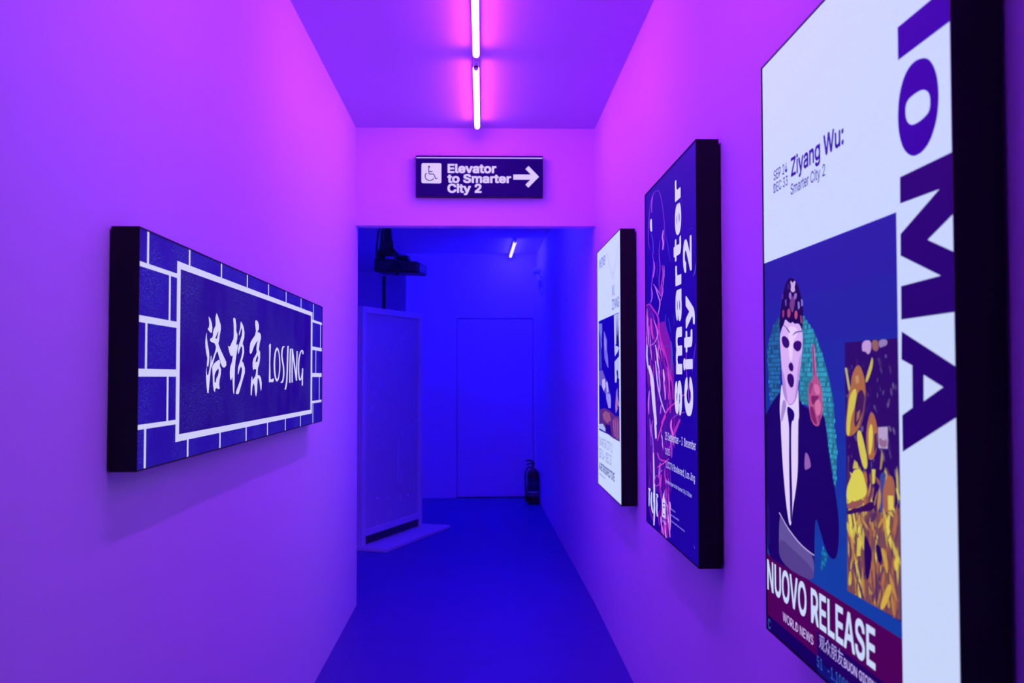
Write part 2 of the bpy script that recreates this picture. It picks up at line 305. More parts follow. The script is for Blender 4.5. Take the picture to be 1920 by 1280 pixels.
"l":[189,[[[124,-7,156,-9,177,-5,187,5,177,54,171,60,147,57,132,61,124,68,121,80,121,512,114,516,51,516,46,509,46,71,55,35,64,23,90,1]]]],
"m":[610,[[[49,-5,114,-7,121,-2,121,259,142,301,156,311,186,323,213,323,234,317,258,296,265,280,268,265,268,-2,276,-7,337,-5,340,1,340,244,343,268,355,295,378,314,402,323,432,323,453,317,469,307,478,298,487,277,490,256,490,-2,498,-7,558,-6,562,1,562,283,553,319,538,346,516,368,483,386,450,393,420,393,369,377,348,363,318,328,303,353,273,380,252,389,204,393,159,377,120,340,118,379,114,386,51,386,46,379,46,1]]]],
"n":[410,[[[49,-5,114,-7,121,-2,121,247,124,262,133,283,150,302,177,317,204,323,234,320,255,311,267,301,286,268,289,253,289,-2,297,-7,357,-7,364,-2,364,247,361,280,343,331,309,368,288,380,258,389,198,389,150,368,120,337,118,379,114,386,54,387,46,382,46,1]]]],
"o":[415,[[[193,-13,218,-15,269,-5,296,7,320,24,348,53,366,83,378,113,388,176,385,230,378,263,363,299,348,323,302,366,272,381,224,390,188,390,143,381,98,354,67,323,49,293,37,263,28,203,31,143,37,113,49,83,70,50,97,23,119,7,167,-11],[185,55,146,73,127,95,106,146,103,209,112,251,136,293,164,315,212,324,251,315,266,306,294,272,309,230,313,167,306,134,294,104,270,74,230,55]]]],
"p":[424,[[[49,-148,114,-149,121,-145,123,39,148,11,174,-5,210,-14,267,-11,318,10,337,26,361,53,379,86,391,125,397,179,394,233,388,263,373,302,345,343,321,363,288,381,240,391,192,387,153,369,120,335,118,377,114,384,54,385,46,380,46,-142],[219,52,180,61,148,86,124,137,118,200,124,242,147,289,180,315,222,324,267,312,301,278,319,230,322,170,310,119,291,85,261,61]]]],
"r":[259,[[[49,-5,114,-7,121,-2,121,256,130,280,156,305,183,317,204,320,243,317,249,321,250,382,246,389,189,390,168,383,150,374,120,346,118,382,114,386,54,387,46,382,46,1]]]],
"s":[365,[[[158,-13,199,-15,226,-11,277,7,301,24,323,50,332,68,338,101,335,134,326,158,292,192,244,213,139,241,124,252,116,266,116,290,134,311,163,324,187,327,223,321,238,312,268,271,325,283,329,287,329,299,317,326,290,359,253,381,211,390,160,390,133,384,97,369,56,332,41,290,41,257,50,227,65,206,88,187,148,163,229,144,250,132,260,116,260,92,244,69,223,58,193,51,154,55,127,67,113,80,97,111,79,111,37,102,29,95,35,68,44,50,74,17,115,-5]]]],
"t":[227,[[[156,-9,187,-11,208,-7,219,0,219,6,210,51,204,57,166,55,151,59,135,75,132,90,132,318,136,322,205,323,210,330,210,381,202,385,133,386,132,474,124,478,64,478,60,471,59,387,7,385,1,382,0,327,7,322,59,321,60,69,69,39,103,5,133,-7]]]],
"u":[410,[[[166,-10,192,-12,237,-2,267,16,288,38,292,-1,297,-5,357,-6,364,-1,364,377,360,384,297,384,289,380,289,131,283,110,268,86,246,67,216,57,180,58,159,67,136,86,121,119,121,380,114,384,54,384,46,380,46,125,52,83,73,38,94,17,126,-2]]]],
"v":[389,[[[158,-5,225,-7,233,-2,374,364,377,379,372,386,306,387,299,382,209,136,195,85,92,382,84,387,18,387,11,382,32,319]]]],
"y":[389,[[[68,-150,105,-152,135,-145,164,-129,194,-96,212,-60,377,372,377,381,372,385,306,385,299,381,218,162,195,87,92,381,84,385,18,385,11,381,155,0,140,-48,119,-75,102,-83,60,-80,53,-87,41,-141]]]],
"z":[380,[[[38,-5,337,-7,344,-2,344,55,340,62,138,64,335,322,338,331,338,379,334,386,49,387,42,382,41,325,46,318,241,316,36,49,35,1]]]]},
"BOLD":{"!":[196,[[[79,-21,113,-23,125,-20,146,-5,159,15,163,33,159,69,146,88,125,103,71,103,52,90,37,69,34,57,37,12,62,-17]],[[55,144,134,142,144,150,148,195,151,516,143,526,56,526,46,519,49,153]]]],
":":[188,[[[76,-21,111,-23,132,-17,151,3,157,15,160,30,157,69,141,91,123,103,105,106,69,103,49,90,34,69,31,57,34,12,60,-17]],[[70,255,120,253,135,262,157,288,160,306,157,345,129,376,117,379,72,379,48,364,34,345,31,333,34,288,57,262]]]],
"A":[480,[[[4,-17,92,-19,98,-16,105,-8,145,112,155,125,326,125,370,4,382,-17,470,-19,480,-11,480,16,297,514,287,527,194,528,181,517,-2,13,-2,-11],[185,216,184,223,235,376,239,379,294,217]]]],
"B":[456,[[[48,-17,274,-19,322,-12,358,0,382,15,419,55,435,100,435,172,431,190,407,235,369,268,401,301,410,319,417,349,413,418,401,451,389,469,365,493,346,506,307,521,259,528,52,528,42,520,42,-8],[145,75,145,212,256,212,271,209,305,193,323,175,332,157,336,130,326,109,316,96,295,84,241,75],[145,303,145,434,232,434,259,431,280,425,298,413,308,400,317,367,308,343,289,321,265,309,229,303]]]],
"C":[510,[[[244,-24,296,-25,335,-19,371,-7,407,14,442,45,468,81,490,141,489,171,482,178,398,178,388,168,375,132,355,105,311,80,269,71,233,77,194,95,166,120,139,165,130,189,121,252,130,318,142,351,161,383,188,409,221,427,251,436,281,437,329,421,366,390,384,357,388,342,398,332,479,332,489,339,486,384,465,432,451,453,415,489,386,508,341,526,308,533,230,533,185,523,134,499,110,481,73,441,58,417,34,363,25,315,22,231,25,189,37,138,64,81,79,60,115,24,140,5,170,-10,200,-19]]]],
"E":[419,[[[48,-17,382,-19,392,-11,393,64,385,74,148,75,144,79,145,209,364,209,375,220,375,292,367,302,145,303,144,433,382,435,390,445,390,517,382,527,52,528,42,520,42,-8]]]],
"G":[520,[[[244,-24,290,-25,323,-22,359,-13,386,-1,413,17,445,45,468,78,486,117,496,171,496,264,488,274,275,275,265,264,265,189,275,179,386,157,378,135,364,114,347,98,314,80,269,71,245,74,194,95,167,119,148,147,130,189,124,219,121,252,124,288,130,318,145,357,173,398,191,412,218,427,248,436,296,433,326,421,361,393,375,372,388,339,395,332,482,332,492,339,493,360,486,387,465,432,445,459,395,502,365,517,305,533,230,533,194,526,173,520,137,502,113,484,70,438,52,408,34,363,25,315,22,231,25,189,40,129,67,75,104,32,140,5,179,-13,212,-22]]]],
"I":[300,[[[19,-17,278,-19,288,-11,289,64,286,70,278,75,206,75,202,79,202,430,206,434,278,434,287,441,289,517,281,527,23,528,13,520,13,445,16,439,23,434,95,434,100,430,100,79,95,75,23,75,14,68,13,-8]]]],
"L":[393,[[[48,-17,370,-19,380,-11,381,64,373,74,144,76,144,517,136,527,52,528,42,520,42,-8]]]],
"N":[523,[[[48,-17,133,-19,143,-11,145,340,369,-11,379,-19,472,-19,482,-11,483,517,475,527,391,528,381,520,379,166,153,523,145,528,52,528,42,520,42,-8]]]],
"O":[533,[[[244,-24,287,-25,344,-16,398,8,425,29,459,66,480,99,498,144,508,189,511,219,508,321,498,363,477,414,448,456,395,502,359,520,302,533,206,529,176,520,122,490,95,467,58,417,34,360,25,315,22,231,25,189,37,138,52,102,70,72,113,26,140,5,170,-10,200,-19],[266,71,224,80,194,95,166,120,151,141,130,189,121,255,130,318,142,351,161,383,188,409,221,427,251,436,281,437,314,427,341,412,364,393,381,369,396,339,405,309,412,270,412,237,402,186,374,128,335,92,311,80]]]],
"P":[445,[[[48,-17,136,-18,149,-2,249,166,316,177,349,192,370,206,404,247,419,280,425,307,425,391,413,430,392,466,349,503,316,518,253,528,52,528,42,520,42,-8],[145,261,145,434,232,434,256,431,283,422,302,409,320,379,327,352,317,310,302,286,277,270,244,261]]]],
"R":[449,[[[48,-17,133,-19,139,-16,235,152,248,136,330,-5,343,-18,436,-19,446,-11,446,13,360,208,398,244,419,283,429,340,425,397,413,436,395,466,352,503,316,518,256,528,52,528,42,520,42,-8],[145,273,145,434,235,434,259,431,286,422,311,400,323,376,327,346,323,328,301,294,271,279,235,273]]]],
"S":[447,[[[194,-26,249,-27,279,-24,309,-18,339,-6,380,22,403,49,418,79,425,103,428,148,421,190,412,211,387,243,333,278,171,330,150,345,137,364,134,379,153,414,189,434,219,441,249,437,291,419,304,406,313,391,317,373,327,360,408,360,418,367,415,418,403,448,389,469,363,494,330,515,297,527,258,534,171,530,117,512,89,493,59,463,41,430,35,406,38,325,53,295,77,268,132,234,282,188,305,175,322,154,325,130,311,103,291,87,267,75,240,69,192,72,156,87,134,109,125,130,124,142,114,155,30,156,20,148,20,121,29,79,41,55,65,25,114,-9,150,-21]]]],
"T":[449,[[[181,-17,264,-19,274,-11,275,433,429,435,436,445,436,517,429,527,24,528,14,520,13,445,21,435,175,433,175,-8]]]],
"U":[517,[[[234,-25,280,-27,313,-23,349,-14,382,1,430,39,449,65,464,95,473,128,477,164,477,515,469,525,385,525,375,518,375,176,368,146,353,116,331,94,304,79,262,69,214,79,178,100,162,119,147,152,144,167,143,518,133,525,52,525,42,518,42,152,51,101,66,68,84,44,121,10,178,-17]]]],
"V":[480,[[[193,-17,284,-19,297,-8,480,493,480,520,473,527,386,528,376,520,242,129,238,130,210,220,102,520,92,528,8,528,-2,520,-2,496,4,478,181,-2]]]],
"W":[686,[[[142,-17,239,-19,249,-11,341,332,345,331,436,-11,446,-19,539,-19,545,-16,549,-11,687,493,685,523,677,528,596,528,583,517,495,166,491,163,399,517,386,528,296,527,286,517,194,163,99,520,89,528,8,528,2,525,-2,520,-2,499,4,472,133,-2]]]],
"Z":[438,[[[31,-17,407,-19,417,-11,418,64,410,74,158,76,414,448,415,517,407,527,32,528,22,520,22,445,29,435,275,434,279,430,25,61,25,-8]]]],
"a":[389,[[[132,-26,187,-27,208,-24,256,-1,258,-11,268,-18,343,-18,353,-11,354,289,350,307,341,331,310,369,295,381,259,396,226,402,160,402,100,387,67,366,48,346,24,307,24,283,28,276,76,258,112,258,145,297,187,312,226,306,247,288,254,271,257,259,247,249,133,234,79,219,46,198,18,160,12,130,12,88,18,55,30,31,49,9,73,-9,100,-21],[166,63,130,75,117,88,111,106,120,124,127,132,163,147,256,158,254,124,240,97,208,72]]]],
"g":[425,[[[172,-168,233,-169,305,-154,335,-136,361,-111,381,-78,391,-33,391,387,383,398,302,398,295,390,293,372,266,392,233,401,158,401,125,392,89,371,59,341,37,306,25,276,16,213,16,168,22,120,40,72,77,26,125,-4,167,-13,227,-13,245,-10,263,-4,294,15,291,-21,279,-48,260,-64,230,-76,200,-79,164,-70,142,-57,121,-30,110,-22,89,-22,34,-57,34,-84,40,-96,71,-130,110,-154,137,-163],[203,77,176,83,158,92,139,111,121,150,115,180,115,204,127,252,148,285,176,305,194,311,212,311,251,296,273,270,288,234,295,186,288,150,272,113,251,92,224,80]]]],
"i":[167,[[[41,-17,120,-19,130,-11,131,388,123,398,45,399,35,391,35,-8]],[[59,427,108,426,120,432,139,451,143,460,142,508,132,524,117,536,96,543,66,542,45,533,29,517,23,499,23,466,32,448,51,429]]]],
"n":[410,[[[40,-17,123,-19,133,-11,133,241,142,268,156,287,198,308,225,308,246,299,262,283,274,259,277,244,277,-11,288,-19,366,-19,376,-11,376,256,373,289,355,340,318,380,297,392,264,402,189,401,162,392,132,373,130,391,123,398,45,399,34,391,34,-8]]]],
"u":[410,[[[157,-22,201,-24,225,-20,246,-14,279,5,280,-10,288,-17,366,-18,376,-10,376,386,369,396,288,396,277,389,277,140,271,119,256,95,237,79,207,69,189,70,159,85,142,104,133,128,133,389,123,396,45,396,34,389,34,116,40,74,61,29,85,5,117,-14]]]],
"y":[389,[[[59,-162,114,-164,144,-157,173,-141,206,-105,224,-69,389,363,389,390,381,397,297,397,287,390,195,138,191,141,104,390,93,397,9,397,-1,390,2,357,140,-3,125,-45,108,-64,93,-71,51,-68,41,-78,29,-123,29,-150,36,-157]]]]},
"HEAVY":{"2":[453,[[[45,-29,404,-31,414,-26,420,-17,420,70,413,83,404,87,230,88,323,186,375,250,402,301,411,337,411,400,408,421,387,472,353,509,311,533,260,546,191,546,146,536,98,510,67,478,46,439,36,406,36,349,41,339,50,333,140,332,149,336,156,346,160,373,172,400,194,419,218,428,242,425,261,415,282,394,288,367,279,340,248,297,37,70,33,61,33,-14,37,-23]]]],
"C":[510,[[[238,-36,302,-37,341,-31,377,-19,410,-1,437,20,465,51,489,93,502,135,501,177,494,187,485,191,392,190,379,180,366,144,341,113,296,89,254,86,230,92,193,114,166,144,151,171,136,228,136,279,142,312,154,345,170,371,200,400,227,415,257,424,275,425,302,418,326,406,357,378,379,330,392,320,485,320,496,324,501,333,498,390,474,444,461,464,427,498,398,517,347,538,314,545,224,545,203,541,170,532,122,508,88,480,49,429,22,369,13,321,10,225,13,183,25,132,55,69,68,50,97,21,128,-4,173,-25,206,-34]]]],
"E":[419,[[[42,-29,388,-31,401,-23,405,-14,405,70,400,80,391,86,160,87,156,91,157,197,370,197,380,202,387,214,387,298,382,308,373,314,157,315,156,421,388,423,397,429,402,439,402,523,394,536,385,540,46,540,33,532,30,523,30,-14,33,-23]]]],
"S":[447,[[[188,-38,255,-39,285,-36,315,-30,351,-15,392,13,412,37,430,73,436,94,440,124,436,184,421,223,398,253,339,290,198,333,165,351,149,370,149,382,155,394,168,407,195,422,222,428,243,425,279,410,295,394,311,355,321,348,414,348,427,355,431,364,427,424,415,454,400,478,363,512,336,527,288,542,189,546,150,539,117,527,78,503,51,476,29,436,23,415,23,340,26,319,38,292,63,261,126,222,276,176,310,148,313,139,310,127,288,102,261,87,216,81,180,90,153,108,140,127,130,160,120,167,24,168,11,160,8,151,11,91,32,43,54,15,108,-21,144,-33]]]],
"a":[389,[[[126,-38,193,-39,214,-36,247,-22,262,-30,349,-30,360,-26,365,-17,365,298,353,337,338,361,307,390,283,402,232,414,154,414,121,408,88,396,54,373,36,355,12,313,12,277,16,267,31,258,70,246,118,246,157,288,193,300,223,291,239,274,242,265,241,262,229,258,112,243,73,231,34,207,15,184,6,166,0,136,0,82,6,49,21,19,37,0,61,-18,94,-33],[157,78,133,91,126,100,126,109,139,123,184,138,242,142,242,130,233,112,211,90,184,78]]]],
"c":[396,[[[178,-37,239,-39,263,-35,317,-14,336,-1,366,29,381,53,393,83,394,116,387,128,374,135,326,147,290,147,281,144,267,116,251,96,227,82,212,78,182,85,167,94,148,116,136,140,127,182,136,236,155,270,170,285,188,294,215,297,236,291,260,270,274,242,287,232,323,232,371,244,384,251,390,260,390,302,378,329,356,360,314,393,266,411,245,414,170,414,128,405,92,387,40,335,13,278,7,251,4,218,7,128,13,98,28,62,52,26,98,-14,131,-29]]]],
"e":[404,[[[181,-37,242,-39,299,-26,347,1,364,17,378,35,393,68,394,104,388,116,377,123,332,134,386,139,399,152,400,248,387,302,360,350,332,378,284,405,245,414,173,414,149,411,128,405,83,381,43,341,22,302,7,248,4,215,7,125,16,89,40,41,89,-8,131,-29],[200,79,167,94,143,122,278,131,267,107,242,85,224,79],[143,253,145,263,166,284,197,297,227,294,248,279,264,257,260,252]]]],
"i":[167,[[[35,-29,126,-31,137,-26,142,-17,143,394,138,404,129,410,39,411,29,406,23,397,23,-14,26,-23]],[[53,415,114,413,132,423,148,439,155,454,154,514,142,535,129,545,102,555,60,554,33,542,20,529,11,505,11,460,23,436,39,420]]]],
"l":[189,[[[109,-31,171,-33,192,-29,205,-22,211,-13,211,20,198,75,186,84,150,85,145,95,145,527,139,536,129,540,39,540,27,534,22,524,22,59,31,20,43,2,69,-20]]]],
"m":[610,[[[34,-29,129,-31,139,-26,145,-17,145,244,163,280,198,299,228,284,238,274,244,253,244,-14,250,-26,261,-31,348,-31,361,-23,364,-14,364,229,367,253,376,274,388,286,405,296,420,299,438,293,456,278,466,244,466,-17,472,-26,483,-31,570,-31,579,-27,586,-14,586,298,577,334,559,367,528,395,498,410,465,417,405,417,375,410,348,398,321,378,303,395,282,407,243,417,186,416,141,400,126,411,39,411,30,407,22,394,22,-14,25,-23]]]],
"o":[415,[[[178,-37,233,-39,263,-35,293,-26,326,-8,375,41,402,98,408,128,412,161,409,245,402,278,384,320,368,345,335,378,287,405,263,411,239,414,170,414,128,405,92,387,40,335,13,278,7,251,4,218,7,128,13,98,28,62,52,26,98,-14,131,-29],[200,79,167,94,148,116,130,161,127,194,136,236,155,270,170,285,188,294,215,297,245,285,267,260,285,215,289,182,279,140,257,102,233,85,215,79]]]],
"r":[259,[[[34,-29,129,-31,142,-23,145,-14,145,241,162,272,189,290,201,293,258,293,271,301,274,310,274,397,267,410,258,414,174,414,141,402,126,411,39,411,25,403,22,394,22,-14,25,-23]]]],
"s":[365,[[[143,-37,214,-39,256,-32,280,-23,307,-8,334,15,344,29,359,65,362,86,359,149,347,179,328,201,277,231,178,256,151,268,143,275,157,291,178,300,193,300,218,290,239,257,253,247,289,247,340,259,350,266,353,275,353,314,332,356,313,378,292,393,247,411,226,414,148,414,100,402,67,384,37,354,17,308,17,245,20,227,32,200,49,180,67,166,97,151,214,120,229,111,233,104,221,89,208,82,172,78,145,90,128,110,122,128,112,135,64,135,22,126,8,116,5,107,8,62,34,15,55,-5,79,-20,100,-29]]]],
"t":[227,[[[141,-33,202,-35,223,-31,237,-24,243,-15,243,24,231,72,217,82,166,83,159,90,156,105,157,297,217,298,231,306,234,315,234,396,220,409,157,411,156,486,148,499,139,502,49,502,36,489,35,411,-11,409,-24,396,-24,312,-11,299,35,297,36,54,45,24,60,3,82,-16,118,-31]]]],
"v":[389,[[[143,-29,240,-31,254,-23,401,358,401,397,393,407,384,411,291,411,279,404,195,178,191,181,111,404,99,411,3,411,-10,403,-13,394,-10,352,131,-17]]]],
"y":[389,[[[53,-174,120,-176,150,-169,183,-151,215,-117,236,-75,401,357,401,396,393,406,384,409,291,409,279,403,269,384,195,180,185,198,111,403,99,409,3,409,-10,402,-13,393,-10,351,125,0,116,-33,96,-55,45,-56,29,-72,17,-117,17,-156,24,-166]]]]}}
BRICK_SIGN_ART = {"W":2252,"H":492,"shapes":[[0,[222,224,250],[[0,0,2252,0,2252,492,0,492]]],
[0,[36,8,160],[[0,423,52,423,52,492,0,492]]],
[0,[36,8,160],[[64,423,338,423,338,492,64,492]]],
[0,[36,8,160],[[350,423,620,423,620,492,350,492]]],
[0,[36,8,160],[[632,423,905,423,905,492,632,492]]],
[0,[36,8,160],[[917,423,1190,423,1190,492,917,492]]],
[0,[36,8,160],[[1202,423,1474,423,1474,492,1202,492]]],
[0,[36,8,160],[[1486,423,1757,423,1757,492,1486,492]]],
[0,[36,8,160],[[1769,423,2031,423,2031,492,1769,492]]],
[0,[36,8,160],[[2043,423,2252,423,2252,492,2043,492]]],
[0,[36,8,160],[[0,314,195,314,195,413,0,413]]],
[0,[36,8,160],[[207,314,2209,314,2209,413,207,413]]],
[0,[36,8,160],[[2221,314,2252,314,2252,413,2221,413]]],
[0,[36,8,160],[[0,206,47,206,47,300,0,300]]],
[0,[36,8,160],[[59,206,2094,206,2094,300,59,300]]],
[0,[36,8,160],[[2106,206,2252,206,2252,300,2106,300]]],
[0,[36,8,160],[[0,93,187,93,187,190,0,190]]],
[0,[36,8,160],[[199,93,2184,93,2184,190,199,190]]],
[0,[36,8,160],[[2196,93,2252,93,2252,190,2196,190]]],
[0,[36,8,160],[[0,0,47,0,47,83,0,83]]],
[0,[36,8,160],[[59,0,338,0,338,83,59,83]]],
[0,[36,8,160],[[350,0,620,0,620,83,350,83]]],
[0,[36,8,160],[[632,0,905,0,905,83,632,83]]],
[0,[36,8,160],[[917,0,1190,0,1190,83,917,83]]],
[0,[36,8,160],[[1202,0,1474,0,1474,83,1202,83]]],
[0,[36,8,160],[[1486,0,1757,0,1757,83,1486,83]]],
[0,[36,8,160],[[1769,0,2031,0,2031,83,1769,83]]],
[0,[36,8,160],[[2043,0,2252,0,2252,83,2043,83]]],
[0,[222,224,250],[[251,43,2015,43,2015,452,251,452]]],
[0,[35,2,132],[[277,59,1979,59,1979,436,277,436]]],[1,[232,230,252],[[508,342,523,338,538,327,544,314,540,304,530,301,515,305,502,309,505,313,513,315,515,325]]],[1,[232,230,252],[[493,302,494,288,502,273,514,255,518,241,515,225,508,215,497,217,498,227,501,236,491,248,483,264,481,277,486,293]]],[1,[232,230,252],[[497,217,495,204,500,194,510,195,520,209,528,228,531,244,538,242,538,228,539,216,533,209,526,190,520,170,514,149,503,150,497,165,491,186,490,204]]],[1,[232,230,252],[[582,356,593,350,609,338,623,326,624,314,614,299,608,284,601,277,619,264,656,244,682,230,682,220,666,215,647,215,630,223,610,241,594,257,579,250,566,238,545,217,528,211,531,221,554,240,575,259,579,268,566,276,532,279,521,282,528,288,544,290,550,296,550,305,557,312,574,323,572,344],[602,310,588,301,572,290,585,288,596,298]]],[1,[232,230,252],[[610,235,621,229,618,219,629,210,627,195,616,181,613,169,619,159,604,158,589,161,576,158,574,150,563,155,554,169,552,188,548,204,545,214,558,223,584,230],[604,212,580,204,567,193,569,175,580,176,586,186,602,194,609,205]]],[1,[232,230,252],[[761,355,776,352,786,334,786,319,800,309,797,296,787,283,792,278,802,282,808,281,802,268,790,252,780,234,775,214,773,190,771,162,768,141,758,147,753,168,748,190,733,180,723,186,720,203,725,218,742,231,752,249,742,247,727,248,713,257,703,268,700,275,712,272,724,275,737,284,756,295,759,305,759,320,756,338,751,350]]],[1,[232,230,252],[[839,349,854,343,870,334,882,318,878,302,864,291,860,286,875,276,879,260,866,246,854,235,872,230,889,215,889,201,867,183,846,164,820,142,804,141,786,143,794,152,814,165,840,183,851,201,856,212,845,220,829,212,814,197,807,198,810,216,829,232,845,246,857,262,855,275,842,277,826,266,813,254,808,258,810,271,821,284,834,295,849,309,854,322,846,330,838,324,828,313,816,306,817,315,831,329,833,342]]],[1,[232,230,252],[[1025,363,1046,361,1064,350,1064,338,1043,327,1074,327,1089,322,1093,311,1075,293,1065,274,1082,268,1083,248,1073,230,1054,216,1052,195,1076,195,1096,188,1108,171,1105,151,1096,146,1087,159,1077,176,1064,185,1052,186,1048,165,1046,146,1034,130,1026,133,1016,149,1013,160,1001,171,986,163,980,147,975,134,963,136,963,161,968,180,974,191,982,191,986,180,1001,185,1021,192,1031,205,1031,213,1009,214,991,210,985,221,985,235,997,246,1020,255,1038,266,1032,275,1038,292,1056,302,1026,294,996,279,973,262,958,258,946,261,946,278,955,292,978,303,1013,316,1025,330,1015,346,1013,359],[1053,257,1032,247,1021,235,1045,236,1057,247]]],[2,[232,230,252],[[1226,299,1237,296,1233,266,1229,236,1234,206,1234,183,1255,182,1279,186,1285,182,1280,174,1256,172,1235,174,1221,172,1210,173,1210,188,1213,218,1213,250,1212,277,1208,292]]],[2,[232,230,252],[[1389,232,1388,219,1384,207,1377,196,1369,187,1358,180,1347,176,1334,174,1322,176,1311,180,1301,187,1292,196,1286,207,1282,218,1280,231,1281,243,1285,255,1291,266,1299,275,1309,282,1320,287,1332,289,1344,288,1356,284,1367,277,1376,268,1383,257,1387,245],[1369,232,1368,221,1366,211,1362,201,1357,194,1351,188,1344,184,1337,183,1330,184,1323,188,1317,194,1312,201,1308,210,1305,220,1304,231,1305,242,1307,252,1311,261,1316,269,1322,275,1328,279,1335,280,1343,279,1350,276,1356,270,1361,263,1365,253,1368,243]]],[2,[232,230,252],[[1460,295,1456,296,1447,298,1426,296,1418,293,1411,288,1405,283,1402,277,1400,270,1400,263,1402,257,1407,250,1412,244,1418,238,1424,232,1428,226,1432,218,1434,211,1435,204,1433,196,1430,190,1426,183,1421,179,1415,175,1411,173,1416,173,1412,174,1407,175,1439,292,1436,293,1435,293,1444,294,1440,292,1434,288,1428,282,1425,277,1423,270,1423,264,1425,258,1430,252,1435,245,1441,239,1447,233,1452,226,1455,219,1458,211,1458,204,1457,196,1454,189,1449,183,1444,177,1437,173,1427,170,1408,169,1396,171,1391,172]],2],[2,[232,230,252],[[1506,300,1505,293,1503,283,1502,272,1500,262,1499,251,1498,240,1496,229,1495,218,1494,207,1492,197,1490,187,1488,178,1485,172,1481,166,1477,161,1472,155,1466,150,1461,147,1531,301,1530,294,1528,283,1526,272,1525,262,1524,251,1522,240,1521,229,1520,218,1518,207,1516,197,1514,187,1512,178,1509,171,1505,165,1501,160,1495,154,1489,149,1485,145]],2],[2,[232,230,252],[[1552,291,1550,283,1548,270,1546,257,1545,243,1544,229,1543,214,1543,197,1543,181,1543,169,1575,292,1574,283,1571,270,1569,257,1568,244,1567,229,1567,214,1566,198,1566,180,1566,169]],2],[2,[232,230,252],[[1586,292,1586,276,1585,254,1584,231,1584,208,1585,186,1586,170,1609,293,1608,277,1607,254,1606,231,1607,209,1607,186,1608,170]],2],[2,[232,230,252],[[1581,292,1592,278,1607,258,1622,238,1638,216,1656,193,1668,177,1607,293,1617,279,1632,259,1648,239,1665,217,1682,194,1694,178]],2],[2,[232,230,252],[[1678,286,1677,272,1674,252,1672,232,1671,212,1669,191,1668,176,1700,286,1698,272,1696,252,1694,232,1692,212,1691,191,1690,176]],2],[2,[232,230,252],[[1817,278,1819,280,1820,284,1819,288,1812,291,1801,293,1782,293,1767,291,1754,287,1742,282,1732,275,1722,266,1714,257,1710,246,1708,234,1708,222,1709,211,1712,201,1716,193,1721,186,1728,181,1738,177,1761,177,1775,180,1784,183,1792,188,1800,194,1806,200,1809,205,1812,209,1813,212,1792,277,1794,280,1795,284,1794,286,1791,288,1787,289,1789,289,1784,288,1775,285,1765,281,1755,274,1746,266,1738,257,1734,246,1732,234,1732,222,1733,212,1736,202,1740,193,1745,187,1751,182,1755,181,1749,181,1754,182,1761,185,1769,189,1776,195,1781,200,1785,205,1787,209,1788,212]],2],[2,[232,230,252],[[1790,223,1789,215,1788,203,1787,191,1786,179,1786,166,1786,157,1815,223,1814,215,1813,203,1812,191,1811,179,1811,166,1811,157]],2]],"texts":[]}
ELEVATOR_ART = {"W":744,"H":240,"shapes":[[0,[30,2,104],[[0,0,744,0,744,240,0,240]]],[1,[216,190,255],[[3,225,741,225,741,231,3,231]]],[2,[226,220,254],[[139,196,142,195,145,194,148,192,149,189,149,186,149,88,149,85,147,82,145,80,142,79,139,78,43,79,40,79,37,81,35,83,33,86,33,89,33,186,34,189,35,192,37,194,40,196,43,196]]],[3,[14,2,40],[[83,175,83,173,82,172,81,170,79,170,78,169,76,170,74,170,73,172,72,173,72,175,72,177,73,179,74,180,76,181,78,181,79,181,81,180,82,179,83,177]]],[3,[14,2,40],[[73,169,73,165,73,158,73,152,74,145,74,138,75,134,78,170,78,165,78,158,78,152,79,145,79,139,80,134]],2],[3,[14,2,40],[[75,149,98,150,98,145,75,144]]],[3,[14,2,40],[[76,130,80,130,86,130,91,130,96,130,101,130,105,130,76,136,80,135,86,135,91,135,96,135,101,135,105,135]],2],[3,[14,2,40],[[101,132,103,128,106,122,108,117,110,112,112,107,114,104,106,134,108,130,111,124,113,119,115,114,117,109,119,106]],2],[3,[14,2,40],[[115,103,117,103,119,104,121,104,124,105,126,106,128,106,114,108,116,108,118,109,120,109,122,110,124,111,126,111]],2],[3,[14,2,40],[[102,109,101,107,100,106,98,104,97,103,95,102,94,101,92,100,90,99,88,98,87,98,85,97,83,97,81,97,79,97,77,98,75,98,73,98,71,99,69,100,68,101,66,102,65,103,63,105,62,106,61,108,60,109,59,111,58,112,58,114,57,116,57,118,57,120,57,122,57,123,58,125,58,127,59,129,60,130,61,132,62,134,63,135,64,136,106,106,105,104,104,102,102,100,100,99,98,98,96,96,94,95,92,94,90,93,88,93,85,92,83,92,81,92,78,92,76,92,74,93,71,94,69,94,67,96,65,97,63,98,61,100,60,101,58,103,57,105,56,107,54,109,54,111,53,113,52,115,52,117,52,120,52,122,52,124,53,126,53,129,54,131,55,133,56,135,58,137,60,139,61,140]],2],[4,[226,220,254],[[570,132,673,132,641,164,660,182,721,119,658,55,641,73,670,102,570,102]]]],"texts":[{"t":"Elevator","col":[226,220,254],"u0":185.6,"u1":471.0,"v":141.5,"cap":50.7,"b":"HEAVY"},{"t":"to Smarter","col":[226,220,254],"u0":183.9,"u1":557.4,"v":84.0,"cap":49.0,"b":"HEAVY"},{"t":"City 2","col":[226,220,254],"u0":184.7,"u1":384.2,"v":26.4,"cap":49.8,"b":"HEAVY"}]}
